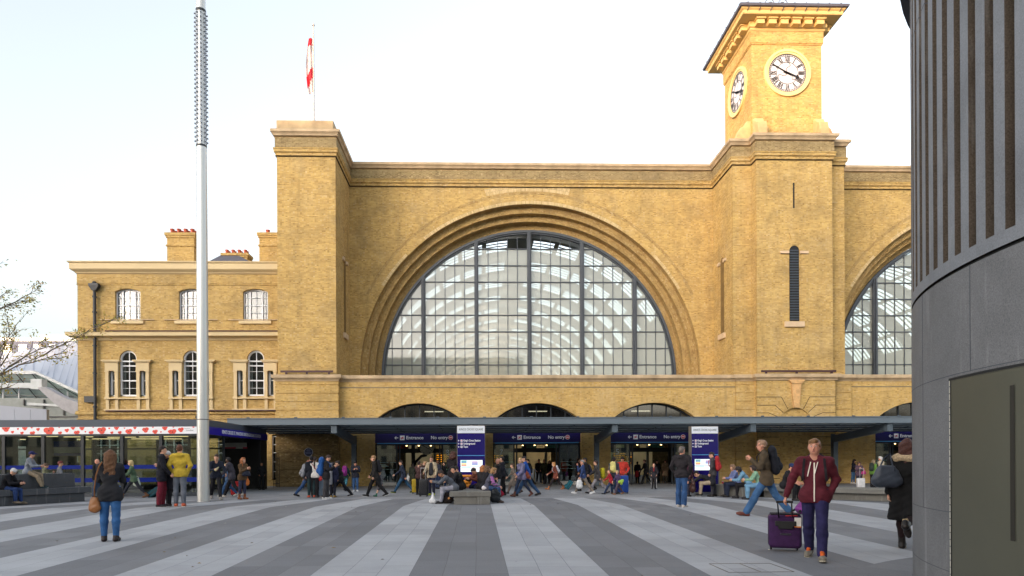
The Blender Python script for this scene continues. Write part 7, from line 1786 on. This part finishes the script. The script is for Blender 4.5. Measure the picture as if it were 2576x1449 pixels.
bag_sdf('soft_toy_bag', 'lime green bag held by the blonde child', 'bag', Matrix.Translation(hand_w('purplekid', 0) + Vector((0, -.05, .1))), [((-.05, 0, 0), (.08, 0, .05), .07, .07, .05), ((.04, 0, -.1), (.04, 0, 0), .05, .06, .05)], (170, 216, 70))
px, py = c_(5, 1800, 662); person('beanie1', 'man in black beanie and dark jacket with his back turned near the doors', px, c_(5, 1800, 1245)[1], py, pose='stand', hd=165, top=((62, 68, 82), 'jacket'), legc=(44, 70, 110), shoe=(84, 60, 50), hair=('beanie', (28, 26, 34)))
backpack('beanie1', 'pale yellow backpack on the man in black beanie', (222, 212, 120), 1.0)
PP('redcoat', 'man in bright red coat and black beanie facing the camera', 5, 1940, 1215, 652, pose='pocket', hd=-20, top=((206, 48, 34), 'jacket'), legc=(50, 60, 90), hair=('beanie', (30, 28, 30)), skin='m', hem=.16, sw=1.15)
l_ = gp(*c_(5, 1940, 1240)); suitcase('large blue suitcase in front of the man in red coat', l_, 5, .50, .80, .3, (34, 78, 180), 0, .05, hard=True)
px, py = c_(5, 1225, 670); person('glassman', 'dark figure with bag close behind the glass panel', px, 0, py, Y=41.2, pose='stand', hd=120, top=((28, 24, 30), 'coat'), legc=BLK, h=.026)
# --- right of the third doorway
for k, (x, yt, yf, c, lab, hr, f_, lc) in enumerate(((115, 650, 950, (24, 24, 34), 'person in black inside the third doorway with red bag', ('short', (40, 34, 34)), 0, BLK), (235, 622, 972, (32, 30, 36), 'woman in black with pale scarf coming out of the third doorway', ('short', (110, 56, 40)), 1, BLK), (392, 632, 930, (28, 26, 32), 'dark-haired person at the back of the third doorway', ('short', (26, 22, 26)), 0, BLK), (512, 625, 958, (196, 158, 124), 'woman in camel coat standing in the third doorway', ('bob', (80, 56, 44)), 1, (110, 104, 92)))):
    px, py = c_(6, x, yt); person('dr%d' % k, lab, px, c_(6, x, yf)[1], py, ymax=44.6, pose=('stand', 'walk', 'stand', 'stand2')[k], hd=(170, -70, 20, 0)[k], top=(c, 'coat' if k != 1 else 'jacket'), legc=lc, shoe=(40, 40, 46) if k != 3 else (160, 130, 100), hair=hr, fem=f_, h=.023)
bag_sdf('rucksack', 'red bag low in the third doorway', 'bag', Matrix.Translation(wpt('dr0', (.0, .22, .75))), [((0, 0, -.1), (0, 0, .12), .13, .11, .05)], (186, 36, 44))
PP('boywhite', 'boy in black jacket, red shirt and white-striped track trousers', 6, 350, 1045, 668, pose='pocket', hd=4, top=((44, 42, 50), 'hoodie'), legc=(34, 32, 38), legk='c', shoe=(40, 38, 44), hair=('short', (60, 40, 34)), hem=.14)
J_ = PEOPLE['boywhite'][1]; s_f = SDF(); s_f.cap(J_['chest'] + V3(0, -.115, -.04), J_['chest'] + V3(0, -.10, .14), .04, .05, k=.02); V_, F_ = s_f.mesh(.016); add_mesh('shirt_front', V_, F_, fabric((176, 40, 48), 'cloth'), PEOPLE['boywhite'][0])
mb = MB()
for h_, kn, an, pit, s_ in J_['legs']: mb.bar(kn + V3(s_ * .078, -.01, .2), an + V3(s_ * .062, -.01, 0), .03, .03, upv=(0, 1, 0))
mb.build('trouser_stripe', fabric((226, 226, 226), 'cloth'), PEOPLE['boywhite'][0])
PP('bigman', 'big grey-haired man in black jacket and blue jeans seen from behind', 6, 750, 1300, 432, pose='pocket', hd=158, top=((44, 38, 44), 'jacket'), legc=(44, 84, 140), shoe=(206, 196, 188), solec=(214, 206, 196), hair=('short', (124, 112, 104)), h=.016, sw=1.12, flare=.028, hood=1, skin='p', hem=.05, head=(-12, 0))
px, py = c_(6, 830, 598); person('maroon2', 'person in maroon and navy jacket beside the big grey-haired man', px, c_(6, 840, 1150)[1], py, pose='stand', hd=150, top=((66, 26, 46), 'jacket'), legc=(40, 44, 66), hair=('short', (50, 40, 38)))
handbag('dark brown holdall hanging behind the big grey-haired man', wpt('maroon2', (-.26, .02, .78)), 90, (70, 40, 34), .3, .56)
px, py = c_(6, 1195, 512); g2 = gp(px, 1240); person('redpack', 'man in grey tweed jacket standing before the navy sign', px, 0, py, Y=27.3, pose='stand', hd=-95, top=((74, 70, 72), 'jacket'), legc=(60, 60, 70), hair=('short', (50, 36, 32)), head=(15, 8), sw=1.05)
backpack('redpack', 'red rucksack on the man before the navy sign', (204, 40, 44), 1.15)
rs = seat_at(6, 1190, 985, .50)
person('bent', 'man in black jacket and beige trousers bent far forward on the bench end', 0, 0, loc=Vector((rs.x + .05, rs.y + .2, 0)), H=1.08, pose='sitbow', hd=-86, sz=.46, top=((38, 38, 46), 'jacket'), legc=(186, 164, 138), legk='c', shoe=(38, 36, 38), solec=(190, 190, 190), hair=('short', (36, 28, 28)), lean=52, leg=((86, 82), (88, 90)), h=.018, arm=((60, 8, 10, 10), (55, 8, 14, 10)))
plasticbag('lime and white carrier bag held by the man bent forward', hand_w('bent', 1) + Vector((-.08, 0, .26)), (170, 204, 60), .24, .30)
cp_ = seat_at(6, 1335, 968, .51); mb = MB(); mb.cyl((0, 0, 0), (0, 0, .1), .03, .04, 14); mb.cyl((0, 0, .1), (0, 0, .115), .043, .04, 14, m=1); o = mb.build('paper_cup', [plain('cup_red', (176, 40, 60), .5), plain('cup_white', (236, 232, 230), .5)], None, smooth=False); o.location = cp_; tag(o, 'red and white paper cup left on the right bench', 'cup')
def onbench(r, x, y, back=.3): p = seat_at(r, x, y, .45); return Vector((p.x, p.y + back, 0))
person('pale', 'person in white and blue anorak sitting behind the girl in denim jacket', 0, 0, loc=onbench(6, 1640, 1010, .7), H=1.36, pose='sit', hd=-70, sz=.43, top=((110, 124, 180), 'hoodie'), legc=DJ, hair=('bob', (150, 112, 84)), fem=1, lean=10)
person('denim', 'girl in pale denim jacket and black trousers looking at her phone on the bench', 0, 0, loc=onbench(6, 1745, 1018, .25), H=1.28, pose='sit', hd=-84, sz=.43, top=((108, 160, 196), 'jacket'), legc=(28, 26, 32), legk='tight', shoe=(34, 32, 36), solec=(232, 232, 234), hair=('bob', (40, 30, 34)), fem=1, lean=24, head=(0, 26), h=.018)
person('mint', 'person in mint top and light jeans on the bench partly behind the striding man', 0, 0, loc=onbench(6, 1900, 1030, .25), H=1.34, pose='sit', hd=-80, sz=.43, top=((140, 190, 156), 'sweater'), legc=(112, 164, 204), shoe=(44, 40, 44), hair=('bob', (60, 44, 40)), fem=1, lean=14)
p7 = seat_at(7, 660, 600, .45)
person('bluecap', 'man in navy cap and black t-shirt sitting behind the man in maroon hoodie', 0, 0, loc=Vector((p7.x, p7.y + .3, 0)), H=1.38, pose='sitbow', hd=70, sz=.43, top=((34, 34, 40), 'tee'), legc=BLK, hair=('cap', (36, 52, 100)), lean=16, head=(0, 10), arm=((20, 8, 45, 8), (20, 8, 45, 8)), skin='p')
# --- right foreground
PP('brownjkt', 'man with glasses in olive-brown jacket and jeans striding left', 7, 455, 868, 126, pose='stride', hd=-86, top=((92, 76, 56), 'jacket'), legc=(58, 104, 160), shoe=(124, 62, 50), hair=('short', (170, 128, 100)), glasses=1, h=.015, det=1, flare=.022, hem=.13, skin='p', sw=1.1, leg=((31, 4), (-25, 14)), arm=((18, 8, 118, 12), (-22, 10, 6, 2)), lean=6)
backpack('brownjkt', 'bulky black backpack on the man in olive-brown jacket', (26, 28, 40), 1.2)
l_ = gp(*c_(7, 745, 850)); suitcase('magenta suitcase rolling behind the man in olive-brown jacket', l_ + Vector((.1, .1, 0)), 90, .44, .62, .26, (150, 48, 160), 44, .5, hard=True)
# main man
PP('main', 'young fair-haired man in maroon hoodie and navy trousers pulling a purple suitcase', 7, 925, 1285, 112, pose='walk', hd=-4, top=((104, 26, 42), 'hoodie'), legc=(40, 36, 88), legk='c', shoe=(134, 124, 108), solec=(206, 196, 170), hair=('short', (150, 106, 64)), skin='p', h=.0105, det=1, flare=.012, hem=.06, sw=1.03,
   leg=((18, 6), (-15, 12)), arm=((-22, 17, 46, 24), (-9, 25, 6, -10)), lean=2, head=(-3, 2))
# details of the young man in the hoodie
B_, J_, M_, sc_ = PEOPLE['main']; ch, nk = J_['chest'], J_['neck']
def on_front(x, z, dy=0.0):       # point on the front of his hoodie
    dg = bpy.context.evaluated_depsgraph_get(); return None
hood = [o for o in B_.children if o.name.startswith('hoodie')][0]
hv = np.array([v.co for v in hood.data.vertices])
def fr(x, z, out=.006):
    m = (abs(hv[:, 0] - x) < .03) & (abs(hv[:, 2] - z) < .03)
    y = hv[m][:, 1].min() if m.any() else -.15
    return Vector((x, y - out, z))
mb = MB(); zs = [nk[2] - .06 - i * .045 for i in range(13)]
pts = [fr(.0, z) for z in zs if z > J_['hip'][2] - .09]
for a, b in zip(pts[:-1], pts[1:]): mb.bar(a, b, .016, .008, upv=(0, 1, 0))
mb.build('zip', plain('zip_cream', (226, 214, 200), .5), B_)
for q in (-1, 1):
    mb = MB(); pts = [fr(q * .045, nk[2] - .05 - i * .04, .010) for i in range(6 if q < 0 else 5)]; mb.tube([p + Vector((q * .008 * i * (1 if q < 0 else -1.2), 0, 0)) for i, p in enumerate(pts)], .007, 6); mb.build('drawstring', plain('cord_white', (236, 226, 214), .6), B_)
for (h_, kn, an, pit, s_) in J_['legs']:
    f = nrm(V3(s_ * .12, -math.cos(pit), -math.sin(pit))); mb = MB(); c0 = an + f * .045 + V3(0, 0, .0)
    s = SDF(); s.cap(an + f * .02 + V3(0, 0, .035), an + f * .085 + V3(0, 0, -.02), .040, .030, k=.02, B=np.array([V3(1.1, 0, 0), V3(0, 1, 0), V3(0, 0, 1)])); V_, F_ = s.mesh(.01, noise=.004); add_mesh('lace', V_, F_, fabric((250, 104, 30), 'cloth'), B_)
# backpack straps seen from the front
for q in (-1, 1):
    mb = MB(); zz = [nk[2] - .0 - i * .045 for i in range(8)]; pts = [fr(q * (.125 + .004 * i), z, .004) for i, z in enumerate(zz)]
    vs = []
    for p in pts: vs += [p + Vector((-.016, 0, 0)), p + Vector((.016, 0, 0)), p + Vector((.016, -.012, 0)), p + Vector((-.016, -.012, 0))]
    mb.add(vs, [(4 * i + a, 4 * i + (a + 1) % 4, 4 * i + 4 + (a + 1) % 4, 4 * i + 4 + a) for i in range(len(pts) - 1) for a in range(4)]); mb.build('shoulder_strap', fabric((40, 34, 40), 'cloth'), B_)
backpack('main', 'black backpack behind the shoulders of the man in maroon hoodie', (34, 30, 36), .95, straps=False)
# large purple suitcase
hw_ = hand_w('main', 1); g_ = gp(*c_(7, 655, 1195)); g_ = Vector((hw_.x * 10.6 / hw_.y, 10.48, 0))
sx = suitcase('large purple soft suitcase with white tag held by the man in maroon hoodie', Vector((g_.x, g_.y + .12, 0)), -20, .50, .56, .30, (66, 28, 84), 0, .02, det=1, group='luggage carried across the square', topc=(34, 30, 40))
for ch_ in list(sx.children):
    if ch_.name.startswith('pull_handle'): bpy.data.objects.remove(ch_)
inv = sx.matrix_world.inverted(); hl = inv @ hw_
mb = MB()
for x in (-.10, .10): mb.bar((x, -.14, .56), (hl.x + x, hl.y, hl.z), .018, .018, upv=(0, 1, 0))
mb.bar((hl.x - .12, hl.y, hl.z), (hl.x + .12, hl.y, hl.z), .034, .034); o = mb.build('pull_handle', fabric((36, 36, 42), 'shiny'), sx)
mb = MB(); mb.box(- .16, + .16, -.185, -.16, .42, .50); mb.box(- .11, + .11, -.185, -.165, .37, .44); mb.build('handle_housing', BLACK, sx, bevel=.01)
mb = MB(); mb.box(- .08, + .08, -.165, -.15, .27, .30); mb.build('badge', plain('badge_grey', (50, 46, 56), .3), sx)
mb = MB(); mb.box(.13, .23, -.168, -.156, .42, .56); mb.box(.13, .23, -.170, -.158, .40, .42, 1); mb.build('luggage_tag', [plain('tag_white', (232, 228, 222), .5), plain('tag_orange', (206, 120, 50), .5)], sx)
mb = MB(); mb.bar((.0, -.155, .585), (.18, -.155, .59), .012, .012); mb.build('tag_ribbon', plain('ribbon_red', (200, 40, 40), .6), sx)
# woman in the fur collar, partly hidden by the granite tower
person('furcoat', 'woman in black fur-collared coat walking behind the granite tower', 2280, 1384, 1102, pose='walk', hd=168, top=((20, 18, 20), 'coat'), legc=(44, 24, 26), legk='tight', shoe=(44, 38, 36), solec=(196, 170, 126), boot=1, hair=('long', (92, 50, 42)), fem=1, h=.013, det=0, hem=.40, sw=1.25, leg=((18, 6), (-16, 62)))
Bf, Jf, Mf, _ = PEOPLE['furcoat']; s = SDF(); nb = Jf['neck']
s.cap(nb + V3(-.12, .05, -.02), nb + V3(.12, .05, -.02), .062, k=.04); s.cap(nb + V3(-.12, .04, -.02), nb + V3(-.09, -.10, -.05), .055, .04, k=.04); s.cap(nb + V3(.12, .04, -.02), nb + V3(.09, -.10, -.05), .055, .04, k=.04)
V_, F_ = s.mesh(.014, noise=.008); add_mesh('fur_collar', V_, F_, fabric((206, 176, 136), 'fur'), Bf)
handbag('large slate-grey leather shoulder bag of the woman in fur-collared coat', wpt('furcoat', (.20, .24, 1.28)), 164, (70, 78, 92), .42, .34, .16, strap=(wpt('furcoat', (.32, .24, 1.2)), wpt('furcoat', (.24, .22, 1.40)), wpt('furcoat', (.19, .06, 1.47)), wpt('furcoat', (.15, .21, 1.38)), wpt('furcoat', (.10, .25, 1.2))))
# group beyond on the right
PP('girljeans', 'slim woman in navy top and light jeans by the brick pier at right', 7, 1292, 548, 316, pose='phone', hd=70, top=((36, 40, 62), 'sweater'), legc=(64, 110, 158), legk='tight', shoe=(226, 220, 216), hair=('long', (40, 28, 30)), fem=1)
PP('pinkbag', 'woman in sunglasses and mauve scarf holding papers beside white suitcase', 7, 1350, 592, 338, pose='phone', hd=10, top=((92, 66, 84), 'jacket'), legc=(40, 40, 60), hair=('bob', (70, 46, 40)), fem=1, glasses=1)
handbag('pink handbag of the woman in sunglasses', wpt('pinkbag', (.26, -.08, 1.12)), 0, (216, 44, 130), .24, .2)
l_ = gp(*c_(7, 1366, 600)); suitcase('white cabin suitcase with tall handle standing on the apron', l_, 0, .38, .50, .24, (232, 230, 230), 0, .50, hard=True, hcol=(210, 210, 212))
PP('greentop', 'woman in lime green top and black trousers with back to the camera', 7, 1485, 592, 320, pose='stand', hd=150, top=((110, 164, 60), 'sweater'), legc=(32, 30, 38), legk='c', shoe=(36, 34, 40), hair=('bob', (150, 128, 96)), fem=1, flare=.02, head=(30, 0))
backpack('greentop', 'dark green backpack on the woman in lime green top', (44, 58, 50), 1.0)
PP('beigecoat', 'white-haired man in cream jacket with brown bag', 7, 1572, 588, 288, pose='walk', hd=-120, top=((212, 194, 164), 'jacket'), legc=(130, 104, 78), legk='c', hair=('short', (230, 228, 224)), skin='p')
handbag('brown leather bag of the white-haired man in cream jacket', hand_w('beigecoat', 0) + Vector((-.05, -.1, .1)), 0, (120, 78, 46), .34, .3)
